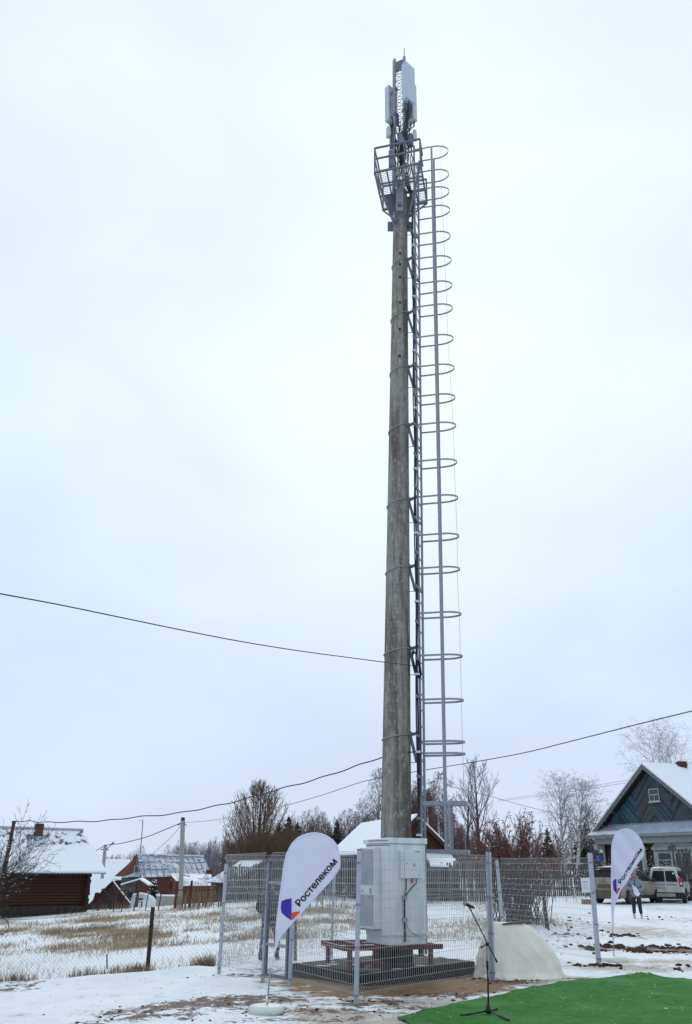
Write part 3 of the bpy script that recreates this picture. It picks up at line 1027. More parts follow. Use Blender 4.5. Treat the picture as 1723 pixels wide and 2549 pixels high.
def concrete_mat():
    m, t, b = newmat('stained_concrete')
    n = t.nodes.new; l = t.links.new
    co = n('ShaderNodeTexCoord')
    def nz(scale, st, det=6, dist=0.0):
        mp = n('ShaderNodeMapping'); mp.inputs['Scale'].default_value = st; l(co.outputs['Object'], mp.inputs[0])
        x = n('ShaderNodeTexNoise'); x.inputs['Scale'].default_value = scale; x.inputs['Detail'].default_value = det; x.inputs['Distortion'].default_value = dist
        l(mp.outputs[0], x.inputs[0]); return x.outputs[0]
    def rg(v, a, c, o0=0., o1=1.):
        x = n('ShaderNodeMapRange'); l(v, x.inputs[0])
        for i, q in ((1, a), (2, c), (3, o0), (4, o1)): x.inputs[i].default_value = q
        return x.outputs[0]
    def mix(f, a, c):
        x = n('ShaderNodeMixRGB')
        for i, q in ((0, f), (1, a), (2, c)):
            if isinstance(q, tuple): x.inputs[i].default_value = (*q, 1)
            else: l(q, x.inputs[i])
        return x.outputs[0]
    c = mix(rg(nz(9, (1, 1, .7), 7), .3, .7), (0.205, 0.186, 0.167), (0.325, 0.30, 0.275))
    c = mix(rg(nz(3.4, (1.5, 1.5, .09), 6, .3), .50, .62, 0, .68), c, (0.075, 0.060, 0.046))      # rain streaks
    c = mix(rg(nz(7, (1.6, 1.6, .12), 7, .5), .52, .60, 0, .48), c, (0.095, 0.078, 0.06))
    c = mix(rg(nz(18, (1.2, 1.2, .4), 7), .57, .66, 0, .6), c, (0.42, 0.40, 0.38))                 # pale lime bloom
    c = mix(rg(nz(1.6, (1, 1, .5), 5), .58, .70, 0, .5), c, (0.085, 0.075, 0.065))
    c = mix(rg(nz(.55, (1, 1, 1), 3), .67, .73, 0, .45), c, (0.20, 0.10, 0.06))
    wv = n('ShaderNodeTexWave'); wv.wave_type = 'BANDS'; wv.bands_direction = 'Z'; wv.inputs['Scale'].default_value = 3.2
    wv.inputs['Distortion'].default_value = 1.5; wv.inputs['Detail'].default_value = 3
    l(co.outputs['Object'], wv.inputs[0])
    f = n('ShaderNodeMath'); f.operation = 'MULTIPLY'
    l(rg(wv.outputs[0], .8, 1.0, 0, .26), f.inputs[0]); l(rg(nz(2.3, (1, 1, .3)), .45, .6), f.inputs[1])
    c = mix(f.outputs[0], c, (0.34, 0.32, 0.30))
    l(c, b.inputs['Base Color']); b.inputs['Roughness'].default_value = .9; b.inputs['Specular IOR Level'].default_value = .15
    bp = n('ShaderNodeBump'); bp.inputs['Strength'].default_value = .5; bp.inputs['Distance'].default_value = .01
    l(nz(22, (1, 1, .6), 6), bp.inputs['Height']); l(bp.outputs[0], b.inputs['Normal'])
    return m


MT['concrete'] = concrete_mat()
DP = 18.35
PB = at(986, 2080, DP); PT = at(997, 530, DP)
PDIR = (PT - PB) / (PT.z - PB.z)
def pax(z): return PB + PDIR * (z - PB.z)
def prad(z): return .302 - (.302 - .183) * (z - PB.z) / (PT.z - PB.z)
base = pax(0.0)
tower = thing('cell_tower', base, 'tall stained concrete mast with antennas, platform and caged ladder rising behind the grey cabinet', 'cell tower')
mb = MB()
zt = 18.55
n = 44; rows = 60; vs = []; fs = []
for i in range(rows + 1):
    z = zt * i / rows; c = pax(z); r = prad(z)
    for k in range(n):
        t = 2 * math.pi * k / n
        vs.append(c + Vector((r * math.cos(t), r * math.sin(t), 0)))
for i in range(rows):
    for k in range(n):
        fs.append((i * n + k, i * n + (k + 1) % n, (i + 1) * n + (k + 1) % n, (i + 1) * n + k))
fs.append(tuple(range(rows * n, rows * n + n)))
mb.add(vs, fs)
mb.build('pole', MT['concrete'], tower, True)
mb = MB(); mb.lathe(pax(.12), [(.345, 0.12), (.345, .35), (.33, .42), (.31, .45)], 32)
mb.build('base_coating', MT['bitumen'], tower, True)
for py in (630, 658, 690, 753, 820, 887):
    px = 994 - (py - 630) * .011
    z = at(px, py, DP - .2).z; c = pax(z) + Vector((-.01, -prad(z), 0))
    mb = MB(); mb.box(c, .05, .03, .06); mb.build('hole_shade', MT['black'], tower)  # black blocks stand in for the shade inside the bolt holes

# ladder frame
LNa, LNb = at(1049.5, 2080, 18.1), at(1031.5, 425, 18.1)
LFa, LFb = at(1058, 2085, 18.52), at(1041.5, 440, 18.52)
def rail(a, b, z): return a + (b - a) * ((z - a.z) / (b.z - a.z))
U = (LFa - LNa); U.z = 0; U.normalize()
CD = Vector((U.y, -U.x, 0)); CD = CD if CD.x > 0 else -CD
def ln_(z): return rail(LNa, LNb, z)
def lf_(z): return rail(LFa, LFb, z)

band_z = [at(992, y, DP - .2).z for y in (541, 647, 781, 916, 1061, 1247, 1415, 1619, 1833)]
for z in band_z:
    c = pax(z); r = prad(z) + .012; tl_ = .10 + .45 * (z / 18) ** 1.3
    pts = []
    for k in range(32):
        t = 2 * math.pi * k / 32
        p = c + Vector((r * math.cos(t), r * math.sin(t), 0))
        p.z += (p - c).dot(CD) * tl_
        pts.append(p)
    mb = MB(); mb.tube(pts, .017, 5, closed=True); bnd = mb.build('clamp_band', MT['galv'], tower, True)
    # bracket from the band to the ladder
    z1 = z + r * tl_
    A = c + CD * (r - .02) + Vector((0, 0, r * tl_))
    mb = MB()
    mb.bar(A, Vector((*ln_(z1 + .02).xy, z1 + .02)), .035, .06)
    D_ = A + CD * .13 + Vector((0, 0, -.55))
    mb.bar(A, D_, .05, .06)
    mb.bar(D_ + Vector((0, 0, .05)), lf_(D_.z + .06), .035, .05)
    mb.bar(D_ - CD * .02, Vector((*(pax(D_.z) + CD * prad(D_.z)).xy, D_.z)), .012, .012)
    mb.box(A, .07, .1, .12)
    mb.build('ladder_bracket', MT['galv_dark'], tower)

zb, ztop = 0.35, 20.0
mb = MB(); mb.bar(ln_(zb), ln_(ztop - .1), .045, .06, up=U); lad = mb.build('ladder', MT['galv'], tower)
mb = MB(); mb.bar(lf_(zb), lf_(ztop - .3), .045, .06, up=U); mb.build('rail', MT['galv'], lad)
rung = unit_box_mesh('rung', MT['galv'])
z = .6
while z < ztop - .3:
    place('rung', rung, lad, barM(ln_(z), lf_(z), .022, .022)); z += .33
hang = unit_box_mesh('cable_hanger', MT['galv_dark'])
z = 1.2
while z < 17.5:
    p = ln_(z); place('cable_hanger', hang, lad, barM(p, p - U * .34 - CD * .02, .035, .05)); z += .78
hoops = [340, 393, 432, 474, 533, 588, 645, 697, 766, 833, 900, 964, 1047, 1128, 1215, 1290, 1392, 1488, 1588, 1683, 1710]
hz = []
for yd in hoops:
    z = at(1046, yd * 1.0968, 18.1).z; hz.append(z)
    a, b = ln_(z), lf_(z)
    mid = (a + b) / 2; w = (b - a).length / 2; reach = .87
    pts = [a, a + CD * (reach - .36)]
    for k in range(1, 14):
        t = math.pi * k / 14
        pts.append(mid + CD * (reach - .36 + .36 * math.sin(t)) - U * w * math.cos(t))
    pts += [b + CD * (reach - .36), b]
    mb = MB()
    vs = []; fs = []
    for i, p in enumerate(pts):
        d = (pts[min(i + 1, len(pts) - 1)] - pts[max(i - 1, 0)]).normalized()
        nn = Vector((d.y, -d.x, 0)) * .006
        for q in ((-1, -1), (1, -1), (1, 1), (-1, 1)):
            vs.append(p + nn * q[0] + Vector((0, 0, .020 * q[1])))
    for i in range(len(pts) - 1):
        for k in range(4):
            fs.append((i * 4 + k, i * 4 + (k + 1) % 4, i * 4 + 4 + (k + 1) % 4, i * 4 + 4 + k))
    mb.add(vs, fs)
    mb.build('cage_hoop', MT['galv'], lad)
zc = at(1105, 2000, 18.1).z; zd = at(1105, 2120, 18.1).z
for f, off in ((ln_, .47), (lf_, .43)):
    mb = MB(); mb.bar(f(zd) + CD * off, f(hz[0]) + CD * off, .05, .02, up=U); mb.build('cage_strip', MT['galv'], lad)
for f, off in ((ln_, .47), (lf_, .46)):
    mb = MB(); mb.bar(f(zd) + CD * (off + .08), f(zc) + CD * (off + .08), .05, .03, up=U); mb.build('cage_strip', MT['galv'], lad)
for z, hh, nm in ((zc, .075, 'guard_frame'), (zd, .07, 'guard_frame')):
    a, b = ln_(z), lf_(z); e = CD * .88
    mb = MB()
    mb.bar(a, a + e, .02, hh); mb.bar(b, b + e, .02, hh); mb.bar(a + e, b + e, .02, hh - .002)
    mb.build(nm, MT['galv'], lad)
a, b = ln_(zd), lf_(zd); e = CD * .88
mb = MB(); mb.box8([a + CD * .02, a + e, b + e, b + CD * .02] + [p + Vector((0, 0, .012)) for p in (a + CD * .02, a + e, b + e, b + CD * .02)])
mb.build('guard_hatch', MT['galv_dark'], lad)

# feeder cables on the ladder
r_ = random.Random(4)
for k in range(7):
    pts = []
    z = .35
    ph = r_.uniform(0, 6)
    while z < 18.2:
        p = ln_(z) - CD * (.030 + .016 * (k % 3)) - U * (.05 + .045 * (k // 3)) + CD * (.012 * math.sin(z * 1.7 + ph)) + U * .015 * math.sin(z * 2.3 + ph)
        if 3.0 < z < 5.0: p += CD * (.05 if k == 6 else 0)
        pts.append(p); z += .22
    mb = MB(); mb.tube(pts, .013 if k < 4 else .010, 5, False); mb.build('feeder_cable', MT['cable'], tower, True)
z = .9
clampm = unit_box_mesh('cable_clamp', mat('cable_clamp_zinc', (.5, .55, .6), rough=.4))
while z < 17.5:
    place('cable_clamp', clampm, tower, boxM(Fr(ln_(z), CD, U), -.075, .02, -.17, -.04, -.02, .02)); z += 1.56
# spare loops of cable under one bracket
ztc = at(1022, 1612, 18.1).z; zbc = at(1040, 1685, 18.1).z
mb = MB()
for k in range(6):
    ct = (at(1030 + k * .8, 1622 + 2 * k, 18.05) + at(1041, 1676 + 2 * k, 18.05)) / 2
    ax = (at(1041, 1680, 18.05) - at(1027, 1618, 18.05)) / 2
    sd = Vector((.9, -.4, .3)).normalized() * (.045 + .006 * k) + Vector((0, -.02 * k, 0)) * 0
    mb.tube([ct + Vector((0, -.012 * k, 0)) + ax * math.cos(t) + sd * math.sin(t) for t in [2 * math.pi * q / 18 for q in range(18)]], .011, 5, closed=True)
mb.build('cable_coil', MT['cable'], tower, True)

# ---- work platform
ZF = 18.40
PNL, PNR = atz(933, 429, ZF), atz(1047, 406, ZF)
PFL, PFR = atz(954, 522, ZF), atz(1063, 504, ZF)
mb = MB()
for p, q in ((PNL, PNR), (PNR, PFR), (PFR, PFL), (PFL, PNL)):
    mb.bar(p, q, .042, .055)
plat = mb.build('platform', MT['galv_dark'], tower)
def pq(s, t): return (PNL * (1 - s) + PNR * s) * (1 - t) + (PFL * (1 - s) + PFR * s) * t
mb = MB()
for s in (.26, .44, .80): mb.bar(pq(s, 0), pq(s, 1), .032, .04)
for t in (.32, .64): mb.bar(pq(0, t), pq(1, t), .03, .038)
mb.build('floor_joists', MT['galv_dark'], plat)
gb = unit_box_mesh('grating_bar', MT['galv'])
NB = 24
for i in range(1, NB):
    t = i / NB
    a, b = pq(.02, t), pq(.98, t)
    c = pax(ZF); d = (b - a).normalized(); k = (c - a).dot(d); dist = (a + d * k - c).length
    if dist < .26:
        h = math.sqrt(.27 ** 2 - dist ** 2)
        if k - h > .05: place('grating_bar', gb, plat, barM(a + Vector((0, 0, .02)), a + d * (k - h) + Vector((0, 0, .02)), .006, .012))
        if k + h < (b - a).length - .05: place('grating_bar', gb, plat, barM(a + d * (k + h) + Vector((0, 0, .02)), b + Vector((0, 0, .02)), .006, .012))
    else:
        place('grating_bar', gb, plat, barM(a + Vector((0, 0, .02)), b + Vector((0, 0, .02)), .006, .012))
RH = .80
UPV = Vector((0, 0, 1))
for p in (PNL, PNR, PFL, PFR):
    mb = MB(); mb.bar(p, p + UPV * RH, .04, .04); mb.build('rail_post', MT['galv_dark'], plat)
for h, nm in ((RH, 'hand_rail'), (RH * .55, 'mid_rail')):
    for p, q in ((PNL, PNR), (PFL, PNL), (PFR, PFL)) + (((PNR, PNR * .6 + PFR * .4),)):
        mb = MB(); mb.bar(p + UPV * h, q + UPV * h, .036, .042); mb.build(nm, MT['galv_dark'], plat)
foot = pax(17.35)
for p, o in ((PNL, -1), (PNR, 1)):
    mb = MB(); mb.bar(p + UPV * -.03, foot + Vector((o * .16, -.14, 0)), .05, .05); mb.build('brace', MT['galv_dark'], plat)
for p, o in ((PFL, -1), (PFR, 1)):
    mb = MB(); mb.bar(p + UPV * -.03, pax(17.75) + Vector((o * .17, .1, 0)), .04, .04); mb.build('brace', MT['galv_dark'], plat)
c0 = at(995.5, 523, 18.0); c1 = at(995.5, 446, 18.0)
mb = MB(); w = .095
mb.box8([c0 + Vector((-w, 0, 0)), c0 + Vector((w, 0, 0)), c0 + Vector((w, .06, 0)), c0 + Vector((-w, .06, 0)), c1 + Vector((-w, 0, 0)), c1 + Vector((w, 0, 0)), c1 + Vector((w, .06, 0)), c1 + Vector((-w, .06, 0))])
mb.build('mount_channel', MT['galv'], tower, bevel=.008)
for f in (.17, .86):
    p = c0.lerp(c1, f); mb = MB(); mb.box(p + Vector((0, -.02, 0)), .05, .05, .07); mb.box(p + Vector((0, -.012, 0)), .10, .03, .11)
    mb.build('channel_bolt', MT['galv_dark'], tower)
for sx in (-1, 1):
    for yy in (-.06, .16):
        q = pax(18.35); mb = MB()
        A = q + Vector((sx * .17, yy, 0)); B = q + Vector((sx * .42, yy, 0)); C_ = pax(17.72) + Vector((sx * .19, yy, 0))
        mb.prism([A, B, C_], (0, .012, 0)); mb.build('gusset_plate', MT['galv_dark'], tower)
for sx in (-1, 1):
    q = pax(17.45) + Vector((sx * .25, .06, 0)); mb = MB()
    mb.box(q, .16, .14, .22); mb.build('clamp_block', MT['galv_dark'], tower, bevel=.01)

# ---- steel top mast
def mtube(px, D, y0, y1): return at(px, y0, D), at(px - 1.0, y1, D)
tubes = [(982.5, 18.12, 148, 470), (1006.5, 17.98, 142, 470), (981, 18.42, 152, 480)]
pts_ = []
for px, D, y0, y1 in tubes:
    a, b = mtube(px, D, y0, y1); pts_.append((a, b))
    mb = MB(); mb.tube([a, b], .042, 10); mb.build('mast_tube', MT['galv'], tower, True)
(aL, bL), (aR, bR), (aB, bB) = pts_
def tz(i, z):
    a, b = pts_[i]; return b + (a - b) * ((z - b.z) / (a.z - b.z))
zt0 = aR.z - .05
mb = MB()
zp = at(995, 176, 18.05).z
mb.box8([tz(0, zp), tz(1, zp), tz(1, zp) + Vector((0, .02, 0)), tz(0, zp) + Vector((0, .02, 0)), tz(0, zt0), tz(1, zt0), tz(1, zt0) + Vector((0, .02, 0)), tz(0, zt0) + Vector((0, .02, 0))])
mb.build('top_plate', MT['galv_dark'], tower)
mb = MB()
z = at(995, 330, 18.05).z
while z < zp - .1:
    mb.bar(tz(0, z), tz(1, z), .014, .014)
    mb.bar(tz(0, z), tz(1, z + .24), .011, .011); mb.bar(tz(1, z), tz(0, z + .24), .011, .011)
    z += .24
mb.build('lattice', MT['galv_dark'], tower)
mb = MB(); mb.tube([tz(1, aR.z), tz(1, aR.z) + UPV * .35], .012, 6); mb.build('lightning_rod', MT['galv_dark'], tower)
for i in (0, 1):
    mb = MB(); mb.tube([tz(i, at(995, 277, 18.05).z), tz(i, at(995, 283, 18.05).z)], .06, 10); mb.build('tube_flange', MT['galv_dark'], tower)


def antenna(px, y0, y1, D, w1, w2, dark):
    a = at(px, y1, D); H = at(px, y0, D).z - a.z
    w1 = Vector((*w1, 0)); w2 = Vector((*w2, 0))
    mb = MB()
    P = [a, a + w1, a + w1 + w2, a + w2]
    if w1.cross(w2).z < 0: P = [a, a + w2, a + w1 + w2, a + w1]
    mb.box8(P + [p + UPV * H for p in P])
    o = mb.build('antenna', MT['antenna'], tower, bevel=.018)
    c = (P[0] + P[1] + P[2] + P[3]) / 4
    if dark:
        nrm_ = w1.normalized().cross(UPV); nrm_ = nrm_ if nrm_.dot(w2) < 0 else -nrm_
        mb = MB(); q = a + nrm_ * .004 + w1 * .06
        pp = [q, q + w1 * .88, q + w1 * .88 + nrm_ * .012, q + nrm_ * .012]
        if (pp[1] - pp[0]).cross(pp[2] - pp[1]).z < 0: pp = pp[::-1]
        mb.box8([p + UPV * .05 for p in pp] + [p + UPV * (H - .05) for p in pp]); mb.build('back_plate', MT['antenna_back'], o)
        for f in (.12, .85):
            q2 = a + nrm_ * .02 + w1 * .5 + UPV * H * f
            mb = MB(); mb.bar(q2, q2 + nrm_ * .16, .06, .05); mb.build('tilt_bracket', MT['galv'], o)
    # jumper cables from the underside
    rr = random.Random(int(px))
    for k in range(9):
        s, t = rr.uniform(.1, .9), rr.uniform(.2, .8)
        p = a + w1 * s + w2 * t; e = tz(1, 19.6) if px > 990 else tz(0, 19.6)
        e = Vector((e.x + rr.uniform(-.07, .07), e.y + rr.uniform(-.1, .05), a.z - rr.uniform(.8, 1.4)))
        mb = MB(); mid = p.lerp(e, .45) + Vector((0, 0, -.10)); mb.tube([p + UPV * .01, p - UPV * .16, mid, e.lerp(mid, .35), e], .011, 5, False)
        mb.build('jumper_cable', MT['cable'], o, True)
    return o


antenna(1012, 150, 239, 17.55, (.27, .26), (-.115, .15), False)
antenna(968.7, 209, 294, 18.15, (.25, .24), (-.11, .14), True)
antenna(1029.8, 203, 292, 18.35, (-.25, .24), (.12, .14), True)
for k, (px, py, D, sx, sy, sz, rz, m) in enumerate([(967, 329, 18.0, .11, .16, .36, .3, 'antenna'), (1033, 337, 18.0, .10, .16, .34, -.3, 'antenna'), (975, 396, 17.95, .15, .12, .55, .1, 'unit'),
                                      (977, 352, 18.1, .13, .15, .42, .2, 'unit'), (1021, 350, 18.05, .16, .13, .40, -.5, 'unit'), (999, 345, 17.95, .18, .12, .36, .5, 'unit'), (1003, 375, 18.35, .2, .14, .5, 0, 'unit'),
                                      (988, 300, 18.25, .13, .1, .32, 0, 'unit')]):
    p = at(px, py, D); mb = MB()
    mb.box(p, sx, sy, sz, Matrix.Rotation(rz, 3, 'Z'))
    mb.build('radio_unit', MT[m], tower, bevel=.045 if m == 'antenna' else .012)
r_ = random.Random(9)
for k in range(34):
    p = at(r_.uniform(972, 1026), r_.uniform(292, 360), r_.uniform(17.9, 18.3))
    q = Vector((*(pax(18.9) + Vector((r_.uniform(-.16, .22), -.18 - r_.uniform(0, .1), 0))).xy, r_.uniform(18.5, 19.0)))
    m_ = p.lerp(q, .5) + Vector((r_.uniform(-.16, .16), -.12, r_.uniform(-.15, .05)))
    mb = MB(); mb.tube([p, p.lerp(m_, .5) + Vector((r_.uniform(-.04, .04), 0, -.05)), m_, m_.lerp(q, .6), q], r_.choice([.009, .011, .014]), 5, False)
    mb.build('jumper_cable', MT['cable'] if k % 6 else MT['rope'], tower, True)
for k in range(5):
    q = pax(18.9) + Vector((.03 * k, -.24, 0)); e = ln_(17.6) - U * (.1 + .02 * k) - CD * .05
    mb = MB(); mb.tube([q, q + Vector((.10, -.05, -.35)), q.lerp(e, .55) + Vector((.06, -.05, 0)), e + Vector((-.02, 0, .3)), e, ln_(16.5) - U * .1 - CD * .05], .014, 6, False); mb.build('feeder_cable', MT['cable'], tower, True)

# thin wire hanging down along the cage
wp = [at(x, y, 18.2) for x, y in ((1098, 372), (1099, 470), (1104, 560), (1108, 650), (1113, 760), (1114, 820), (1119, 905), (1125, 1000), (1130, 1100), (1133, 1200), (1138, 1330), (1139, 1440), (1144, 1540), (1148, 1700), (1151, 1840), (1156, 1990), (1159, 2120))]
mb = MB(); mb.tube(wp, .004, 4, False)
tag(mb.build('hanging_wire', MT['rope'], None, True, origin=wp[-1]), 'thin pale wire hanging down beside the ladder cage', 'wire')
# ------------------------------------------------------------------ equipment cabinet, stand and slab
NC = atz(972, 2354, .62)
FD = Vector((.85, .53, 0)).normalized(); LD = Vector((-.53, .85, 0)).normalized()
CW, CDp, = .80, .78
ztop_c = at(972, 2085, NC.y).z
cabf = Fr(NC, FD, LD)
HC = ztop_c - NC.z
cab = thing('equipment_cabinet', NC + FD * CW / 2 + LD * CDp / 2, 'pale grey outdoor equipment cabinet standing on the red steel stand', 'cabinet')
mb = MB(); cabf.box(mb, 0, CW, 0, CDp, .13, HC - .10); mb.build('body', MT['cabinet'], cab, bevel=.008)
mb = MB(); cabf.box(mb, .01, CW - .01, .01, CDp - .01, 0, .128); mb.build('plinth', MT['cabinet'], cab, bevel=.005)
mb = MB()
P = cabf.P
mb.box8([P(-.03, -.03, HC - .098), P(CW + .03, -.03, HC - .098), P(CW + .03, CDp + .05, HC - .098), P(-.03, CDp + .05, HC - .098),
         P(-.03, -.03, HC), P(CW + .03, -.03, HC), P(CW + .03, CDp + .05, HC - .03), P(-.03, CDp + .05, HC - .03)])
rf = mb.build('roof', MT['cabinet'], cab, bevel=.006)
mb = MB(); cabf.box(mb, -.045, -.031, .0, .62, HC - .055, HC - .04); mb.build('roof_seam', MT['galv'], rf)
# door on the front
mb = MB(); cabf.box(mb, .02, CW - .02, -.012, -.001, .16, HC - .12); dr = mb.build('door', MT['cabinet'], cab, bevel=.003)
dark_seam = mat('dark_seam', (.16, .17, .18), rough=.8)
for a in (.375,):
    mb = MB(); cabf.box(mb, a, a + .005, -.0135, -.0125, HC - .30, HC - .125); mb.build('seam', dark_seam, dr)
mb = MB(); cabf.box(mb, .20, .70, -.065, -.013, HC - .68, HC - .21); bx = mb.build('meter_box', MT['cabinet'], cab, bevel=.004)
mb = MB(); cabf.box(mb, .275, .28, -.0665, -.0655, HC - .67, HC - .22); mb.build('seam', dark_seam, bx)
mb = MB(); p0 = P(.34, -.066, HC - .43); mb.tube([p0, p0 + FD.cross(UPV) * .012], .012, 8); mb.build('lock', MT['galv'], bx)
def sign_tri(fr, a, b, c, s, nb, par):
    o = fr.u; n_ = fr.v * nb
    q = [fr.P(a - s, b, c - s * .8), fr.P(a + s, b, c - s * .8), fr.P(a, b, c + s * .95)]
    mb = MB(); mb.prism(q, n_ * .002); k = mb.build('warning_sign', MT['black'], par)
    q2 = [fr.P(a - s * .78, b, c - s * .68) + n_ * .003, fr.P(a + s * .78, b, c - s * .68) + n_ * .003, fr.P(a, b, c + s * .72) + n_ * .003]
    mb = MB(); mb.prism(q2, n_ * .001); mb.build('yellow_field', MT['seal'], k)
    z = [(-.08, .35), (.12, .35), (.02, .02), (.16, .02), (-.12, -.5), (-.02, -.12), (-.16, -.12)]
    mb = MB(); mb.prism([fr.P(a + x * s, b, c + y * s) + n_ * .0045 for x, y in z], n_ * .001); mb.build('lightning_bolt', MT['black'], k)
sign_tri(cabf, .50, -.0675, HC - .45, .035, -1, bx)
for k in range(7):
    mb = MB(); a = .52 + .017 * k; cabf.box(mb, a, a + .012, -.0675, -.066, HC - .238, HC - .222 - .003 * (k % 2)); mb.build('lettering', MT['logo_blue'], bx)
mb = MB(); p = P(.47, -.035, HC - .68); mb.tube([p, p - UPV * .075], .021, 8); mb.build('red_connector', MT['redplastic'], cab)
def cbl(name, pts, r, m='cable', par=cab):
    mb = MB(); mb.tube(pts, r, 6, False); return mb.build(name, MT[m], par, True)
cbl('power_cable', [P(.56, -.04, HC - .67), P(.55, -.05, HC - .76), P(.40, -.035, HC - .88), P(.32, -.03, HC - .98), P(.30, -.028, HC - 1.1)], .011)
cbl('power_cable', [P(.33, -.04, HC - .69), P(.325, -.04, HC - .85), P(.30, -.03, HC - 1.0), P(.295, -.028, HC - 1.15)], .013)
cbl('conduit', [P(.29, -.028, HC - .98), P(.288, -.026, HC - 1.3), P(.30, -.026, HC - 1.58), P(.302, -.026, .05)], .021)
cbl('earth_wire', [P(.33, -.02, .33), P(.40, -.02, .22), P(.62, -.02, .12), P(.80, -.015, .06)], .004, 'straw')
for zz in (HC - 1.0, .40):
    mb = MB(); cabf.box(mb, .25, .34, -.055, -.013, zz - .03, zz + .03); mb.build('cable_clip', MT['galv'], cab)
for (a, c) in ((.15, .05), (.42, .06), (.66, .07), (.08, .55), (.60, .9), (.72, HC - .72)):
    mb = MB(); p = P(a, -.0125 if c > .15 else .009, c); mb.tube([p, p - LD * .008], .008, 6); mb.build('bolt_head', MT['unit'], cab)
# left hand face: upper door edge and cooling unit
mb = MB(); cabf.box(mb, -.012, -.001, .03, CDp - .03, .16, HC - .12); sd = mb.build('side_door', MT['cabinet'], cab, bevel=.003)
mb = MB(); cabf.box(mb, -.0145, -.0125, .0, CDp - .03, HC - .135, HC - .121); mb.build('seam', dark_seam, sd)
mb = MB(); cabf.box(mb, -.155, -.013, .27, .76, .24, HC - .17); ac = mb.build('cooling_unit', MT['cabinet'], cab, bevel=.006)
hA = HC - .41
for c0_, c1_ in ((HC - .80, HC - .20), (.28, HC - .96)):
    mb = MB(); cabf.box(mb, -.1575, -.156, .29, .73, c0_, c1_); g = mb.build('grille', MT['antenna_back'], ac)
    mb = MB(); k = int((c1_ - c0_) / .032)
    for i in range(k):
        c = c0_ + (c1_ - c0_) * (i + .5) / k
        cabf.box(mb, -.166, -.158, .292, .728, c - .005, c + .006)
    for j in range(7):
        b = .295 + .43 * j / 6; cabf.box(mb, -.1685, -.1665, b - .003, b + .003, c0_, c1_)
    mb.build('louvres', MT['antenna'], g)
class SideFr(Fr): pass
sf = Fr(NC, LD, FD)
sign_tri(sf, .66, -.157, HC - .89, .034, -1, ac)
mb = MB(); cabf.box(mb, -.1572, -.156, .34, .43, HC - .94, HC - .85); mb.build('sticker', mat('faded_sticker', (.42, .36, .34), (.5, .3, .25), .7, 60), ac)
mb = MB(); cabf.box(mb, -.15, -.02, .24, .80, .215, .235); mb.build('drain_ledge', MT['galv'], ac)

# red steel stand
SA = atz(856, 2357, .60); SB = atz(1103, 2352, .60)
SU = (SB - SA); SW = SU.length; SU.normalize(); SV = Vector((-SU.y, SU.x, 0))
sfm = Fr(Vector((SA.x, SA.y, 0)), SU, SV)
stand = thing('steel_stand', sfm.P(SW / 2, .6, .25), 'dark red steel stand carrying the grey cabinet above the black slab', 'stand')
mb = MB()
for b0_, b1_ in ((0, .07), (1.2, 1.27)):
    sfm.box(mb, 0, SW, b0_, b1_, .53, .60); sfm.box(mb, 0, SW, b0_ - .012, b1_ + .012, .60, .612)
mb.build('beam', MT['redsteel'], stand, bevel=.004)
for a in (0.0, .42, 1.12, SW - .07):
    mb = MB(); sfm.box(mb, a, a + .07, .07, 1.2, .532, .598); mb.build('beam', MT['redsteel'], stand, bevel=.004)
mb = MB(); q = [NC + FD * a + LD * b + UPV * (c - NC.z) for c in (.605, .62) for a, b in ((-.06, -.06), (CW + .06, -.06), (CW + .06, CDp + .06), (-.06, CDp + .06))]
mb.box8(q); mb.build('base_plate', MT['redsteel'], stand)
legx = [(at(x, 2390, SA.y).x - SA.x) / SU.x for x in (874, 945, 1084)]
for a, b, zb_ in ((legx[0], .03, .24), (legx[1], .16, .24), (legx[2], .03, .24), (legx[0], 1.2, .24), (legx[2], 1.2, .24)):
    mb = MB(); sfm.box(mb, a - .036, a + .036, b, b + .07, zb_, .53); mb.build('leg', MT['redsteel'], stand, bevel=.004)
a0, a1 = [(at(x, 2400, SA.y - .1).x - SA.x) / SU.x for x in (900, 951)]
mb = MB(); sfm.box(mb, a0, a1, -.16, .12, .33, .375); mb.build('step', MT['redsteel'], stand, bevel=.004)
mb = MB(); sfm.box(mb, a1 - .05, a1, -.1, -.04, .24, .33); sfm.box(mb, a0 + .02, a0 + .07, .05, .1, .24, .33); mb.build('step_leg', MT['redsteel'], stand)

# bitumen coated foundation slab
c4 = [atz(727, 2398, .22), atz(922, 2421, .22), atz(1183, 2393, .22)]
c4.append(c4[0] + c4[2] - c4[1] + Vector((.1, .35, 0)))
mb = MB(); mb.box8([Vector((p.x, p.y, -.15)) for p in c4] + [Vector((p.x, p.y, .22)) for p in c4])
slab = mb.build('foundation_slab', MT['bitumen'], None, origin=(c4[0] + c4[2]) / 2 - UPV * .22, bevel=.02)
tag(slab, 'black bitumen coated foundation slab under the red stand and mast', 'foundation slab')
mb = MB()
r_ = random.Random(2)
for k in range(60):
    s, t = r_.random(), r_.random()
    p = (c4[0] * (1 - s) + c4[1] * s) * (1 - t) + (c4[3] * (1 - s) + c4[2] * s) * t
    if s < .12 or t > .8 or k % 3 == 0:
        mb.ball((p.x, p.y, .222), r_.uniform(.02, .09), 7, 4, (r_.uniform(1, 2.2), r_.uniform(.6, 1.2), .12))
mb.build('snow_patch', MT['snow'], slab, True)['kind'] = 'stuff'
stp = atz(916, 2412, .30)
mb = MB(); mb.box(stp - UPV * .02, .42, .26, .03, Matrix.Rotation(.1, 3, 'Z')); o = mb.build('step_board', MT['oldwood2'], None, origin=stp)
tag(o, 'small snow dusted board lying on the black slab by the red step', 'board')
mb = MB(); mb.box(stp - UPV * .13, .30, .18, .18); mb.build('block', MT['bitumen'], o)

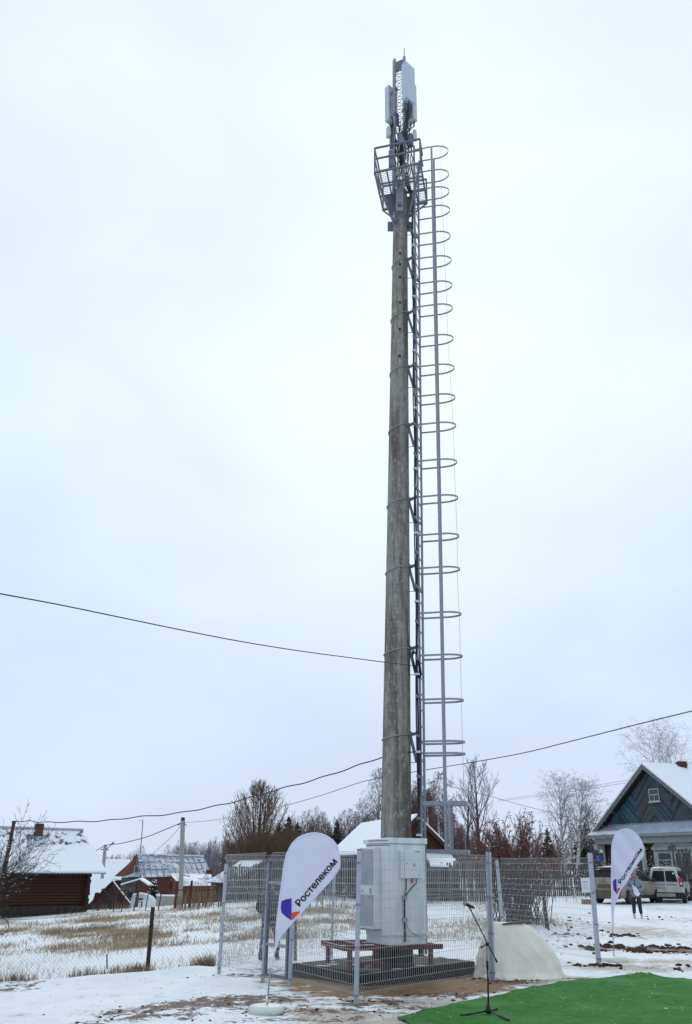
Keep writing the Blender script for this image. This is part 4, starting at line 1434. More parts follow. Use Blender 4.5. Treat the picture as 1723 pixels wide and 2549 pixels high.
# ------------------------------------------------------------------ welded mesh fence
def zig(H=2.03):
    """(height, outward offset) along one upright wire of a folded mesh panel"""
    out_ = [(.0, 0)]
    for h in (.10, .78, 1.36, 1.95):
        out_ += [(h - .055, 0), (h, .045), (h + .055, 0)]
    return out_ + [(H + .03, 0)]


def panel(p, q, z0, z1, nm, par, out_dir, sp=.058, H=1.98, wr=.0027):
    p = Vector((p.x, p.y, 0)); q = Vector((q.x, q.y, 0)); ln = (q - p).length; d = (q - p) / ln
    n_ = Vector((d.y, -d.x, 0)); n_ = n_ if n_.dot(Vector(out_dir)) > 0 else -n_
    k = int((ln - .08) / sp); rows = []
    zz = zig(H)
    def pt(t, h, o): return p + d * t + n_ * o + UPV * (z0 + (z1 - z0) * t / ln + h + .10)
    for i in range(k + 1):
        t = .04 + (ln - .08) * i / k
        for (h0, o0), (h1, o1) in zip(zz[:-1], zz[1:]):
            rows.append((*pt(t, h0, o0), *pt(t, h1, o1), wr, wr))
    hs = []
    for h in (.10, .78, 1.36, 1.95): hs += [(h - .058, 0), (h + .058, 0)]
    for h in (.28, .46, .62, .97, 1.17, 1.54, 1.74): hs.append((h, 0))
    for h, o in hs:
        rows.append((*pt(.03, h, o - .004), *pt(ln - .03, h, o - .004), wr, wr))
    R = np.array(rows); R[:, :3] -= np.array(wl(par)); R[:, 3:6] -= np.array(wl(par))
    return link(nm, segs_mesh(nm, R, MT['wire'], 4), par)


def fpost(px0, py0, px1, py1, D=None, par=None, w=.062, nm='post'):
    """px0,py0 = foot, px1,py1 = head in the photograph"""
    g = G(px0, py0) if D is None else gp(px0, D)
    h = at(px1, py1, g.y)
    mb = MB()
    a = Vector((g.x, g.y, g.z - .15)); b = h
    mb.bar(a, b, w, w * 1.15, up=(0, 1, 0))
    mb.bar(a + Vector((0, -w * .62, .0)), b + Vector((0, -w * .62, -.02)), w * .28, .012, up=(0, 1, 0))
    mb.bar(a + Vector((-w * .36, -w * .6, .0)), b + Vector((-w * .36, -w * .6, -.02)), w * .14, .012, up=(0, 1, 0))
    mb.bar(a + Vector((w * .36, -w * .6, .0)), b + Vector((w * .36, -w * .6, -.02)), w * .14, .012, up=(0, 1, 0))
    o = mb.build(nm, MT['post'], par, bevel=.003)
    mb = MB(); mb.box(b + UPV * .008, w * 1.08, w * 1.25, .02); mb.build('post_cap', MT['galv_dark'], o)
    for f in (.12, .40, .66, .92):
        c = a.lerp(b, f) ; mb = MB(); mb.box(c + Vector((0, -w * .6, 0)), w * 1.15, w * .4, .035); mb.build('clip', MT['galv'], o)
    return g, h


def vz(g): return gz(g.x, g.y)


P4g = G(885.5, 2502); P5g = G(1226, 2441); P3g = G(721, 2456); P2g = G(653, 2443); P1g = G(545, 2425); P7g = G(1491, 2404)
fence = thing('mesh_fence', P4g, 'welded wire mesh fence on pale posts enclosing the mast and grey cabinet', 'fence')
fpost(885.5, 2502, 894.5, 2117, par=fence, w=.07)
fpost(721, 2456, 732, 2138, par=fence)
fpost(653, 2443, 671, 2146, par=fence)
fpost(545, 2425, 563.5, 2151, par=fence)
fpost(1222, 2441, 1214, 2121, par=fence, w=.06)
P8g = G(825, 2386)
fpost(825, 2386, 833, 2140, par=fence)
P8b = Vector((P8g.x + 2.1, P8g.y + 1.9, 0)); P6g = gp(1243.5, 24.0)
panel(P4g, P5g, 0, 0, 'mesh_panel', fence, (1, -1, 0))
panel(P4g, P3g, 0, 0, 'mesh_panel', fence, (-1, -.5, 0))
panel(P2g, P1g, vz(P2g), vz(P1g), 'mesh_panel', fence, (-1, -.5, 0))
panel(P1g, P8g, vz(P1g), 0, 'mesh_panel', fence, (-1, 1, 0))
panel(P8g, P6g, 0, vz(P6g), 'mesh_panel', fence, (-1, 1, 0))
gate = thing('fence_gate', P3g.lerp(P2g, .5), 'narrow steel framed gate of wire mesh beside the larger banner', 'gate')
gd = (P2g - P3g).normalized(); gw = (P2g - P3g).length
gf = Fr(P3g + Vector((-.0, -.0, 0)), gd, Vector((-gd.y, gd.x, 0)))
mb = MB()
for a in (.09, gw - .09): gf.box(mb, a - .025, a + .025, -.025, .025, .1, 2.02)
for c in (.12, 1.98): gf.box(mb, .115, gw - .115, -.024, .024, c - .025, c + .025)
mb.build('gate_frame', MT['galv_dark'], gate, bevel=.004)
for c in (.60, 1.60):
    mb = MB(); gf.box(mb, .115, gw - .115, -.022, .022, c - .025, c + .025); mb.build('cross_bar', MT['galv'], gate, bevel=.004)
panel(gf.P(.1, -.03, 0), gf.P(gw - .1, -.03, 0), 0, 0, 'mesh_panel', gate, (-1, -.5, 0))
for c in (.35, 1.75):
    mb = MB(); p = gf.P(gw - .05, -.03, c); mb.tube([p - UPV * .06, p + UPV * .06], .02, 8); mb.build('hinge', MT['galv'], gate)
mb = MB(); gf.box(mb, .05, .13, -.05, -.026, .98, 1.12); mb.build('latch', MT['galv_dark'], gate)

side = thing('mesh_fence', P7g, 'separate stretch of wire mesh fence running back behind the covered stone', 'fence')
fpost(1491, 2404, 1468.5, 2124, par=side, w=.085)
fpost(1247, 2380, 1237, 2141, D=24.0, par=side, w=.075)
pm = panel(P7g, P6g, vz(P7g), vz(P6g), 'mesh_panel', side, (1, -.3, 0))
loose = thing('gate_post', G(1229.5, 2442), 'pale square post standing tight against the fence end beside the covered stone', 'post')
fpost(1229.5, 2442, 1219.5, 2122, par=loose, w=.045)

# paper notice on the far right post
ntc = thing('notice_sheet', at(1472, 2217, P7g.y - .12), 'white printed notice sheet fastened to the mesh by the right hand end post', 'notice')
q = [at(x, y, P7g.y - .10) for x, y in ((1450, 2222), (1470, 2221), (1467.5, 2184.5), (1446, 2186))]
mb = MB(); mb.prism(q, (0, .012, 0)); mb.build('sheet', MT['paper'], ntc)
def on_sheet(s, t): return (q[0] * (1 - s) + q[1] * s) * (1 - t) + (q[3] * (1 - s) + q[2] * s) * t + Vector((0, -.002, 0))
def strip(s0, s1, t0, t1, m, nm):
    mb = MB(); mb.prism([on_sheet(s0, t0), on_sheet(s1, t0), on_sheet(s1, t1), on_sheet(s0, t1)], (0, -.001, 0)); mb.build(nm, MT[m], ntc)
strip(.20, .80, .70, .73, 'ink', 'heading'); strip(.20, .50, .735, .75, 'redplastic', 'heading')
for k in range(8): strip(.2, .82 - .06 * (k % 3), .56 - .05 * k, .57 - .05 * k, 'greytext', 'text_line')

# ------------------------------------------------------------------ covered stone
sc = G(1288, 2436); SD = sc.y + .35
zb = gz(sc.x, SD)
def px2x(px): return at(px, 2380, SD).x
lt = [(0, 1183), (.35, 1190), (.7, 1206), (.9, 1219), (1, 1232)]
rt_ = [(0, 1392), (.25, 1388), (.5, 1376), (.75, 1352), (.92, 1326), (1, 1300)]
Hs = at(1270, 2297, SD).z - zb
R_ = 60; K = 200; vs = []; fs = []
for i in range(R_ + 1):
    t = i / R_
    xl = px2x(np.interp(t, [a for a, b in lt], [b for a, b in lt])); xr = px2x(np.interp(t, [a for a, b in rt_], [b for a, b in rt_]))
    cx, hx = (xl + xr) / 2, (xr - xl) / 2; hy = .48 * (1 - t) ** .8 + .12
    for k in range(K):
        a = 2 * math.pi * k / K; ca, sa = math.cos(a), math.sin(a)
        e = .74
        x = hx * math.copysign(abs(ca) ** e, ca); y = hy * math.copysign(abs(sa) ** e, sa)
        wq = a + .25 * noise.noise(Vector((ca * 1.5, sa * 1.5, t * 2.5)))
        rid = (1 - abs(noise.noise(Vector((wq * 3.1, t * .9, 2.0))))) ** 7 - .25            # hanging folds
        rid2 = (1 - abs(noise.noise(Vector((wq * 7.0 + t * 2, t * 2.2, 9.0))))) ** 6 - .25     # small creases
        f = 1 + (.055 * rid * (1.05 - t) + .020 * rid2 + .045 * noise.noise(Vector((ca * 2.2, sa * 2.2, t * 2))))
        f += .05 * max(0, .12 - t) / .12 * (1 + math.sin(a * 14 + 2 * math.sin(3 * a)))       # cloth spread at the foot
        z = zb + Hs * t + .035 * noise.noise(Vector((x * 2.4, y * 2.4, 5))) * (1 if t > .5 else t * 2)
        vs.append(Vector((cx + x * f, SD + y * f, z - (.03 if i == 0 else 0))))
for i in range(R_):
    for k in range(K):
        fs.append((i * K + k, i * K + (k + 1) % K, (i + 1) * K + (k + 1) % K, (i + 1) * K + k))
fs.append(tuple(range(R_ * K, R_ * K + K)))
mb = MB(); mb.add(vs, fs)
for k in range(K):     # hem spread on the ground
    pass
stone = mb.build('covered_stone', MT['tarp'], None, True, origin=(sc.x, SD, zb))
tag(stone, 'memorial stone hidden under a beige cloth cover beside the green carpet', 'covered stone')
mb = MB(); ring = []
for k in range(49):
    a = math.pi * (1.02 + .96 * k / 48); ca, sa = math.cos(a), math.sin(a)
    xl, xr = px2x(1180), px2x(1394)
    ring.append(Vector(((xl + xr) / 2 + (xr - xl) / 2 * math.copysign(abs(ca) ** .75, ca) * (1.0 + .02 * math.sin(k * 1.3)), SD + .60 * math.copysign(abs(sa) ** .75, sa) * (1 + .05 * math.sin(k * .9)), ground(sc.x, SD) + .015 + .012 * math.sin(k * 2.1))))
mb.tube(ring, [.02 + .012 * math.sin(k * 1.7) for k in range(49)], 6); mb.build('hem', MT['tarp'], stone, True)
mb = MB(); p0, p1 = at(1249, 2300, SD - .05), at(1303, 2295.5, SD - .05)
mb.box8([p0 + Vector((0, -.12, -.01)), p1 + Vector((0, -.12, -.01)), p1 + Vector((0, .12, -.01)), p0 + Vector((0, .12, -.01)), p0 + Vector((0, -.12, .012)), p1 + Vector((0, -.12, .012)), p1 + Vector((0, .12, .012)), p0 + Vector((0, .12, .012))])
mb.build('top_board', MT['oldwood2'], stone)

# ------------------------------------------------------------------ green carpet
far = [(990, 2537), (1045, 2524), (1130, 2504), (1224, 2483), (1310, 2466), (1402, 2449), (1500, 2437), (1580, 2429), (1597, 2425), (1624, 2430), (1654, 2438), (1750, 2444), (1900, 2452)]
nearp = [(990, 2537.5), (1012, 2549), (1060, 2575), (1120, 2610), (1200, 2660), (1300, 2700), (1420, 2740), (1530, 2760), (1600, 2770), (1680, 2775), (1760, 2780), (1850, 2780), (2000, 2780)]
fw_ = [G(*p) for p in far]; nw_ = [G(*p) for p in nearp]
def lerp_list(Lx, s):
    x = s * (len(Lx) - 1); i = min(len(Lx) - 2, int(x)); return Lx[i].lerp(Lx[i + 1], x - i)
NU, NV = 190, 60; vs = []; fs = []
for j in range(NV + 1):
    for i in range(NU + 1):
        p = lerp_list(fw_, i / NU).lerp(lerp_list(nw_, i / NU), j / NV)
        z = ground(p.x, p.y) + .026 + .008 * noise.noise(Vector((p.x * 1.5, p.y * 3, 8))) + .006 * noise.noise(Vector((p.x * 5, p.y * 5, 1)))
        z += .016 * max(0, 1 - abs(noise.noise(Vector((p.x * .8 + p.y * .5, p.y * .9 - p.x * .35, 3)))) * 6) ** 2      # wrinkles
        edge_ = min(j / 3.0, 1); z += .006 * (1 - edge_) * max(0, noise.noise(Vector((p.x * 2.2, 0, 4))) + .2)
        vs.append(Vector((p.x, p.y, z)))
for j in range(NV):
    for i in range(NU):
        a = j * (NU + 1) + i; fs.append((a, a + NU + 1, a + NU + 2, a + 1))
mb = MB(); mb.add(vs, fs)
MT['carpet'] = mat('green_carpet', (0.046, 0.155, 0.040), (0.068, 0.212, 0.056), .95, 9, bump=.5, bscale=140, c3=(0.090, 0.235, 0.085), s3=.9, spec=.05)
cp = mb.build('green_carpet', MT['carpet'], None, True, origin=fw_[6])
cp.modifiers.new('thick', 'SOLIDIFY').thickness = .012
tag(cp, 'bright green carpet spread on the snow under the microphone stand', 'carpet')
mb = MB(); r_ = random.Random(8)
for k in range(170):
    p = lerp_list(fw_, r_.random() ** .8).lerp(lerp_list(nw_, r_.random()), r_.random() ** 1.5 * .7)
    if p.y < 12.2: continue
    s = r_.uniform(.003, .008) if r_.random() < .93 else r_.uniform(.008, .018)
    mb.ball((p.x, p.y, ground(p.x, p.y) + .03), s, 5, 3, (1.3, 1, .5))
mb.build('snow_flecks', MT['snow'], cp)['kind'] = 'stuff'

# ------------------------------------------------------------------ microphone stand
mg = G(1216, 2530); mD = mg.y
def mp_(x, y, o=0): return at(x, y, mD + o)
mz = ground(mg.x, mg.y) + .03
mic = thing('microphone_stand', mg, 'black microphone boom stand on a tripod base on the green carpet', 'microphone stand')
MT['matte'] = mat('matte_black_metal', (.016, .015, .018), (.028, .026, .03), .45, 20)
hub = mp_(1216, 2516)
mb = MB(); mb.tube([Vector((hub.x, hub.y, mz + .02)), mp_(1215, 2440), mp_(1213, 2400)], .012, 10); mb.build('lower_pole', MT['matte'], mic, True)
mb = MB(); mb.tube([mp_(1213, 2405), mp_(1212, 2350)], .009, 10); mb.build('upper_pole', MT['galv_dark'], mic, True)
mb = MB(); mb.tube([mp_(1213.5, 2412), mp_(1213, 2392)], [.016, .017], 10); mb.build('pole_clutch', MT['matte'], mic, True)
mb = MB(); mb.lathe(Vector((hub.x, hub.y, mz + .005)), [(.02, 0), (.038, .01), (.042, .05), (.03, .075), (.022, .12)], 14); mb.build('tripod_hub', MT['matte'], mic, True)
for x, y in ((1149, 2538), (1266, 2546), (1237, 2521)):
    e = G(x, y); e = Vector((e.x, e.y, ground(e.x, e.y) + .035)); s = Vector((hub.x, hub.y, mz + .045))
    mb = MB(); mb.tube([s, e], [.013, .011], 8); lg = mb.build('leg', MT['matte'], mic, True)
    mb = MB(); d = (e - s).normalized(); mb.tube([e - d * .04, e + d * .015], .018, 8); mb.build('rubber_foot', MT['black'], lg, True)
b0, b1 = mp_(1170, 2262, -.05), mp_(1237, 2394, .03)
mb = MB(); mb.tube([b0, b1], .0085, 8); bm = mb.build('boom', MT['matte'], mic, True)
mb = MB(); mb.tube([b1 - (b1 - b0).normalized() * .04, b1 + (b1 - b0).normalized() * .01], .014, 8); mb.build('end_grip', MT['black'], bm, True)
jt = mp_(1213, 2350, -.01)
mb = MB(); mb.ball(jt, .028, 10, 6); mb.build('swivel', MT['matte'], mic, True)
mb = MB(); mb.tube([jt, mp_(1200, 2357, -.03)], .008, 6); mb.ball(mp_(1199, 2358, -.03), .016, 8, 5); mb.build('wing_knob', MT['matte'], mic, True)
m0, m1 = mp_(1155, 2248.5, -.06), mp_(1182, 2260.5, -.04)
md = (m1 - m0).normalized()
mb = MB(); mb.tube([m0 + md * .03, m0 + md * .05, m1 - md * .03, m1], [.020, .024, .017, .010], 12); mc = mb.build('microphone', MT['matte'], mic, True)
mb = MB(); mb.ball(m0 + md * .016, .029, 12, 8); mb.build('mic_head', MT['unit'], mc, True)
mb = MB(); mb.tube([m0 + md * .034, m0 + md * .042], .027, 12); mb.build('red_ring', MT['redplastic'], mc, True)
mb = MB(); mb.tube([b0, mp_(1168, 2256, -.05)], .012, 8); mb.build('mic_clip', MT['matte'], mic, True)

# ------------------------------------------------------------------ teardrop banners
def banner(D, sx, sy, scale, left, right, base_px, base_w, pole_foot, text, logo_b, logo_r, label, yaw=0.0):
    X = lambda p: (sx + p[0] * scale, sy + p[1] * scale)
    bg = G(*base_px); D = bg.y
    t = thing('teardrop_banner', bg, label, 'banner', 'white teardrop banners')
    pw = lambda p, o=0.0: at(*X(p), D + o)
    ly = [p[1] for p in left]; lx = [p[0] for p in left]; ry = [p[1] for p in right]; rx = [p[0] for p in right]
    y0, y1 = max(ly), min(ly)
    Rr, Cc = 72, 26
    xm = pw((rx[0], y0)).x
    def bill(p):
        return .030 * math.sin(p.x * 6 + p.z * 2.2) + .018 * math.sin(p.z * 9 + p.x * 14) + .012 * noise.noise(Vector((p.x * 4, 0, p.z * 4))) + yaw * (p.x - xm)
    def surf(px_, py_, off=0.0):
        p = pw((px_, py_)); return p + Vector((0, bill(p) - off, 0))
    vs = []; fs = []
    for i in range(Rr + 1):
        f = i / Rr
        f = 1 - (1 - f) ** 1.6
        y = y0 + (y1 - y0) * f
        a = np.interp(-y, [-v for v in ly], lx); b = np.interp(-y, [-v for v in ry], rx)
        for j in range(Cc + 1): vs.append(surf(a + (b - a) * j / Cc, y))
    for i in range(Rr):
        for j in range(Cc):
            k = i * (Cc + 1) + j; fs.append((k, k + 1, k + Cc + 2, k + Cc + 1))
    mb = MB(); mb.add(vs, fs); cl = mb.build('flag', MT['white_fabric'], t, True)
    s_ = cl.modifiers.new('thick', 'SOLIDIFY'); s_.thickness = .004; s_.offset = 1
    # bent pole inside the sleeve, down to the base
    spine = [at(*pole_foot, D)] + [surf(x, y, .006) for x, y in left] + [surf(x, y, .006) for x, y in right[::-1][:len(right)][::-1][0:0]]
    tip = [surf(x, y, .006) for x, y in sorted(right, key=lambda q: q[1])[:7]]
    mb = MB(); mb.tube([at(*pole_foot, D), surf(left[0][0], left[0][1], .0)], [.012, .010], 8); mb.build('pole', MT['galv'], t, True)
    mb = MB(); mb.tube([surf(x, y, .002) for x, y in left] + tip, [.011] * len(left) + [.009] * len(tip), 8, False); mb.build('sleeve', MT['white_fabric'], cl, True)
    # print
    (bx, by), (ex, ey), cap = text
    t0_ = text_mesh('lettering', 'Ростелеком', .008)
    co = np.zeros(len(t0_.vertices) * 3); t0_.vertices.foreach_get('co', co); co = co.reshape(-1, 3); mb = MB()
    for q, (dx, dy) in enumerate(((0, 0), (.02, 0), (-.02, 0), (0, .016), (0, -.016), (.014, .012), (-.014, -.012), (-.014, .012), (.014, -.012))):
        mb.add([(c[0] + dx, c[1] + dy, .0003 * q) for c in co], [tuple(f.vertices) for f in t0_.polygons])
    tm = mb.mesh('lettering', MT['ink']); co = np.array(mb.v)
    w = co[:, 0].max() - co[:, 0].min(); h = .73
    ux, uy = ex - bx, ey - by; ll = math.hypot(ux, uy); nx_, ny_ = uy / ll, -ux / ll
    co[:, 0] -= co[:, 0].min()
    bx -= 0
    for k, c in enumerate(co):
        f = c[0] / w; g_ = max(c[1], -.03) / h
        qx = bx + ux * f + nx_ * g_ * cap; qy = by + uy * f + ny_ * g_ * cap
        tm.vertices[k].co = surf(qx, qy, .009 + c[2]) - wl(cl)
    tm.materials.clear(); tm.materials.append(MT['ink']); tm.update()
    link('lettering', tm, cl)
    for poly, m_ in ((logo_b, 'logo_blue'), (logo_r, 'logo_red')):
        mb = MB(); mb.add([surf(x, y, .009) for x, y in poly], [tuple(range(len(poly)))]); mb.build('emblem', MT[m_], cl)
    # water filled base
    r = base_w / 2
    n_ = 36; vs = []; fs = []
    prof = [(.90, 0), (1.0, .025), (1.0, .075), (.94, .10), (.70, .115), (.12, .12)]
    for rr, zz in prof:
        for k in range(n_):
            a = 2 * math.pi * k / n_; e = 1 - (.06 if rr > .8 else 0) * (math.cos(a * 4) > .80)
            vs.append(bg + Vector((r * rr * e * math.cos(a), r * rr * e * math.sin(a), zz - .02)))
    for i in range(len(prof) - 1):
        for k in range(n_): fs.append((i * n_ + k, i * n_ + (k + 1) % n_, (i + 1) * n_ + (k + 1) % n_, (i + 1) * n_ + k))
    fs.append(tuple(range((len(prof) - 1) * n_, len(prof) * n_)))
    mb = MB(); mb.add(vs, fs); mb.build('base', MT['plastic'], t, True)
    top = Vector((bg.x, bg.y, bg.z + .12))
    mb = MB(); mb.tube([top, Vector((bg.x, bg.y, bg.z + .2))], .02, 8); mb.build('socket', MT['plastic'], t, True)
    return t


banner(13.9, 500, 1990, .31827,
       [(545, 1320), (572, 1210), (586, 1130), (591, 1000), (603, 900), (615, 800), (628, 700), (642, 600), (656, 500), (672, 430), (690, 390), (712, 350), (737, 322), (768, 297), (800, 281), (840, 268), (885, 262)],
       [(547, 1320), (577, 1210), (603, 1140), (615, 1100), (640, 1060), (665, 1030), (700, 990), (745, 940), (800, 880), (845, 830), (900, 770), (945, 720), (1000, 660), (1045, 605), (1076, 562), (1091, 540), (1094, 500), (1092, 460), (1086, 420), (1075, 380), (1057, 350), (1035, 322), (1005, 299), (968, 279), (930, 267), (895, 262)],
       (663, 2520), .50, (665, 2503), ((773, 840), (1070, 490), 52),
       [(631, 797), (660, 783), (710, 773), (709, 944), (672, 920), (634, 887), (627, 850)],
       [(711, 889), (735, 879), (782, 876), (716, 944), (711, 943)], 'white teardrop banner nearest the camera, in front of the narrow gate')
banner(21.5, 1440, 2000, .1807,
       [(472, 1750), (467, 1600), (463, 1400), (460, 1200), (457, 1000), (454, 800), (453, 660), (460, 570), (475, 500), (500, 440), (540, 395), (590, 365), (650, 350)],
       [(485, 1750), (490, 1600), (498, 1500), (512, 1400), (540, 1320), (580, 1210), (630, 1130), (690, 1040), (740, 950), (800, 865), (870, 775), (908, 718), (908, 660), (896, 590), (871, 520), (835, 455), (790, 408), (740, 370), (690, 351)],
       (1530, 2393), .60, (1529, 2383), ((578, 1110), (886, 640), 50),
       [(478, 1072), (500, 1048), (522, 1038), (529, 1255), (518, 1240), (484, 1190)],
       [(530, 1182), (545, 1170), (582, 1158), (532, 1254)], 'white teardrop banner standing farther back near the parked cars')
# ------------------------------------------------------------------ houses
def window_part(par, fr, a0, a1, c0, c1, b, m_frame='trim', fw=.07, mull=1, trans=.6):
    """fr: a along the wall, b outward"""
    mb = MB()
    fr.box(mb, a0, a0 + fw, b, b + .05, c0, c1); fr.box(mb, a1 - fw, a1, b, b + .05, c0, c1)
    fr.box(mb, a0 + fw, a1 - fw, b, b + .048, c0, c0 + fw); fr.box(mb, a0 + fw, a1 - fw, b, b + .048, c1 - fw, c1)
    w = mb.build('window', MT[m_frame], par)
    mb = MB(); fr.box(mb, a0 + fw, a1 - fw, b + .005, b + .012, c0 + fw, c1 - fw); mb.build('pane', MT['glass'], w)
    mb = MB()
    for k in range(mull):
        a = a0 + (a1 - a0) * (k + 1) / (mull + 1); fr.box(mb, a - .025, a + .025, b + .013, b + .043, c0 + fw, c0 + (c1 - c0) * trans)
    if trans < 1: fr.box(mb, a0 + fw, a1 - fw, b + .013, b + .044, c0 + (c1 - c0) * trans, c0 + (c1 - c0) * trans + .05)
    mb.build('glazing_bar', MT[m_frame], w)
    return w


def chimney(par, c, w, h, n=9):
    c = Vector(c)
    mb = MB(); mb.box(c + UPV * h / 2, w * .94, w * .94, h); ch = mb.build('chimney', MT['mortar'], par)
    bm = unit_box_mesh('brick', MT['brick'])
    rh = h / n; r = random.Random(3)
    for k in range(n):
        ww = w * (1.14 if k in (n - 2, n - 3) else 1.0)
        for sgn, ax in ((-1, 0), (1, 0), (-1, 1), (1, 1)):
            nb = 2 if k % 2 else 3
            for j in range(nb):
                l_ = ww / nb
                t = -ww / 2 + l_ * (j + .5)
                p = c + UPV * (rh * (k + .5)) + (Vector((t, sgn * (ww / 2 - .03 + r.uniform(0, .01)), 0)) if ax == 0 else Vector((sgn * (ww / 2 - .032 + r.uniform(0, .01)), t, 0)))
                M = Matrix.Translation(p) @ Matrix.Diagonal(((l_ - .02, .075, rh - .02, 1) if ax == 0 else (.075, l_ - .022, rh - .021, 1)))
                place('brick', bm, ch, M)
    return ch


# ---- old log house
HC_ = at(206, 2273, 59.0); az = math.radians(38)
hu = Vector((-math.cos(az), -math.sin(az), 0)); hn = Vector((math.sin(az), -math.cos(az), 0))
hb = HC_.z
lf = Fr(HC_, hu, hn)                                       # a leftwards, b towards the viewer, c up
eave = at(215, 2168, 58.6).z - hb
LEN = 14.0
house = thing('log_house', lf.P(LEN / 2, -3, 0), 'dark brown log house with snowy corrugated roof behind the bare bush', 'house')
nlog = 13; lh = (eave - .12) / nlog
mb = MB(); mb.tube([Vector((0, 0, 0)), Vector((1, 0, 0))], lh * .53, 10); logm = mb.mesh('log', MT['log'], True)
r_ = random.Random(1)
def logM(p, q):
    d = q - p; ln = d.length; d = d / ln; y = UPV.cross(d).normalized(); z = d.cross(y)
    return Matrix.Translation(p) @ Matrix((d, y, z)).transposed().to_4x4() @ Matrix.Diagonal((ln, 1, 1, 1))
for k in range(nlog):
    z = .12 + lh * (k + .5)
    place('log', logm, house, logM(lf.P(-.28 - r_.uniform(0, .08), -.12 + r_.uniform(-.02, .02), z), lf.P(LEN, -.12, z)))
for k in range(nlog):
    z = .12 + lh * k + .02
    place('log', logm, house, logM(lf.P(-.0, .16 + r_.uniform(0, .06), z), lf.P(-.0, -6.5, z)))
mb = MB(); lf.box(mb, -.15, LEN, -.05, .14, -.9, .22); lf.box(mb, .05, LEN, .02, .18, .05, .42); mb.build('base_boards', mat('dark_footing_boards', (.022, .018, .016), (.05, .044, .04), .9, 5), house)
mb = MB(); lf.box(mb, -.1, LEN, -.3, .02, -1.2, .10); mb.build('mossy_footing', mat('mossy_base', (.02, .022, .012), (.05, .05, .03), .95, 4), house)
ridge_h = at(198, 2069, 61.2).z - hb; brk_h = at(203, 2111, 60.2).z - hb
rb = [(.95, eave - .16), (-1.35, brk_h), (-3.1, ridge_h)]
th = .10
def roof_strip(a0, a1, b0, c0, b1, c1, t, nm, m, par, wave=0, ov=0):
    mb = MB()
    if wave:
        n = int((a1 - a0) / wave * 4); vs = []; fs = []
        for i in range(n + 1):
            a = a0 + (a1 - a0) * i / n; w_ = .025 * math.cos(i * math.pi / 2)
            vs += [lf.P(a, b0, c0 + t + w_), lf.P(a, b1, c1 + t + w_), lf.P(a, b0, c0 + w_), lf.P(a, b1, c1 + w_)]
        for i in range(n):
            k = i * 4; fs += [(k, k + 4, k + 5, k + 1), (k + 2, k + 3, k + 7, k + 6), (k, k + 2, k + 6, k + 4), (k + 1, k + 5, k + 7, k + 3)]
        fs += [(0, 1, 3, 2), (n * 4, n * 4 + 2, n * 4 + 3, n * 4 + 1)]
        mb.add(vs, fs)
    else:
        mb.box8([lf.P(a0, b0, c0), lf.P(a1, b0, c0), lf.P(a1, b1, c1), lf.P(a0, b1, c1), lf.P(a0, b0, c0 + t), lf.P(a1, b0, c0 + t), lf.P(a1, b1, c1 + t), lf.P(a0, b1, c1 + t)])
    return mb.build(nm, m, par, False)
roof = roof_strip(-.85, LEN, rb[0][0], rb[0][1], rb[1][0], rb[1][1], .03, 'roof', MT['greyslate'], house, .22)
sn = roof_strip(-.83, LEN, rb[0][0] - .02, rb[0][1] + .06, rb[1][0] - .02, rb[1][1] + .05, .10, 'snow_cover', MT['snow'], roof)
bw = rb[1][0] - rb[2][0]; bh = rb[2][1] - rb[1][1]
for q in range(2):                    # two rows of corrugated sheets with snow left in the grooves
    b0, c0 = rb[1][0] - bw * q * .56, rb[1][1] + bh * q * .56
    b1, c1 = (rb[1][0] - bw * .58, rb[1][1] + bh * .58) if q == 0 else (rb[2][0], rb[2][1])
    a = -.62
    while a < LEN:
        roof_strip(a, min(LEN, a + 1.68), b0, c0 + .03 * (1 - q) + .02, b1, c1 + .02 + .03 * (1 - q), .03, 'roof_sheet', MT['asbestos'], roof, .20); a += 1.70
mb = MB(); mb.tube([lf.P(-.68, rb[2][0], rb[2][1] + .08), lf.P(LEN, rb[2][0], rb[2][1] + .08)], .10, 8); mb.build('ridge_cap', MT['trim'], roof)
mb = MB(); mb.prism([lf.P(0, .0, eave - .1), lf.P(0, -6.2, eave - .1), lf.P(0, rb[2][0], ridge_h - .1)], -hu * .1); mb.build('gable', MT['oldwood'], house)
mb = MB(); mb.box8([lf.P(0, -3.1, ridge_h), lf.P(LEN, -3.1, ridge_h), lf.P(LEN, -7, eave), lf.P(0, -7, eave), lf.P(0, -3.1, ridge_h + .06), lf.P(LEN, -3.1, ridge_h + .06), lf.P(LEN, -7, eave + .06), lf.P(0, -7, eave + .06)]); mb.build('roof', MT['snow'], house)
cpx = at(95, 2085, 58.5)
chimney(house, at(95, 2082, 58.2), .42, at(95, 2050, 58.2).z - at(95, 2082, 58.2).z, 9)
mb = MB(); lf.box(mb, (lf.o - cpx).dot(-hu) - .7, (lf.o - cpx).dot(-hu) + .55, -2.85, -2.05, ridge_h - .55, ridge_h - .3); mb.build('flashing', MT['metalroof'], roof)


def slab_roof(nm, P4, t, m, par):
    """P4: four corners of the underside (eave a, eave b, ridge b, ridge a)"""
    mb = MB(); P4 = [Vector(p) for p in P4]
    mb.box8(P4 + [p + UPV * t for p in P4]) if (P4[1] - P4[0]).cross(P4[2] - P4[1]).z > 0 else mb.box8([P4[i] for i in (3, 2, 1, 0)] + [P4[i] + UPV * t for i in (3, 2, 1, 0)])
    return mb.build(nm, m, par)


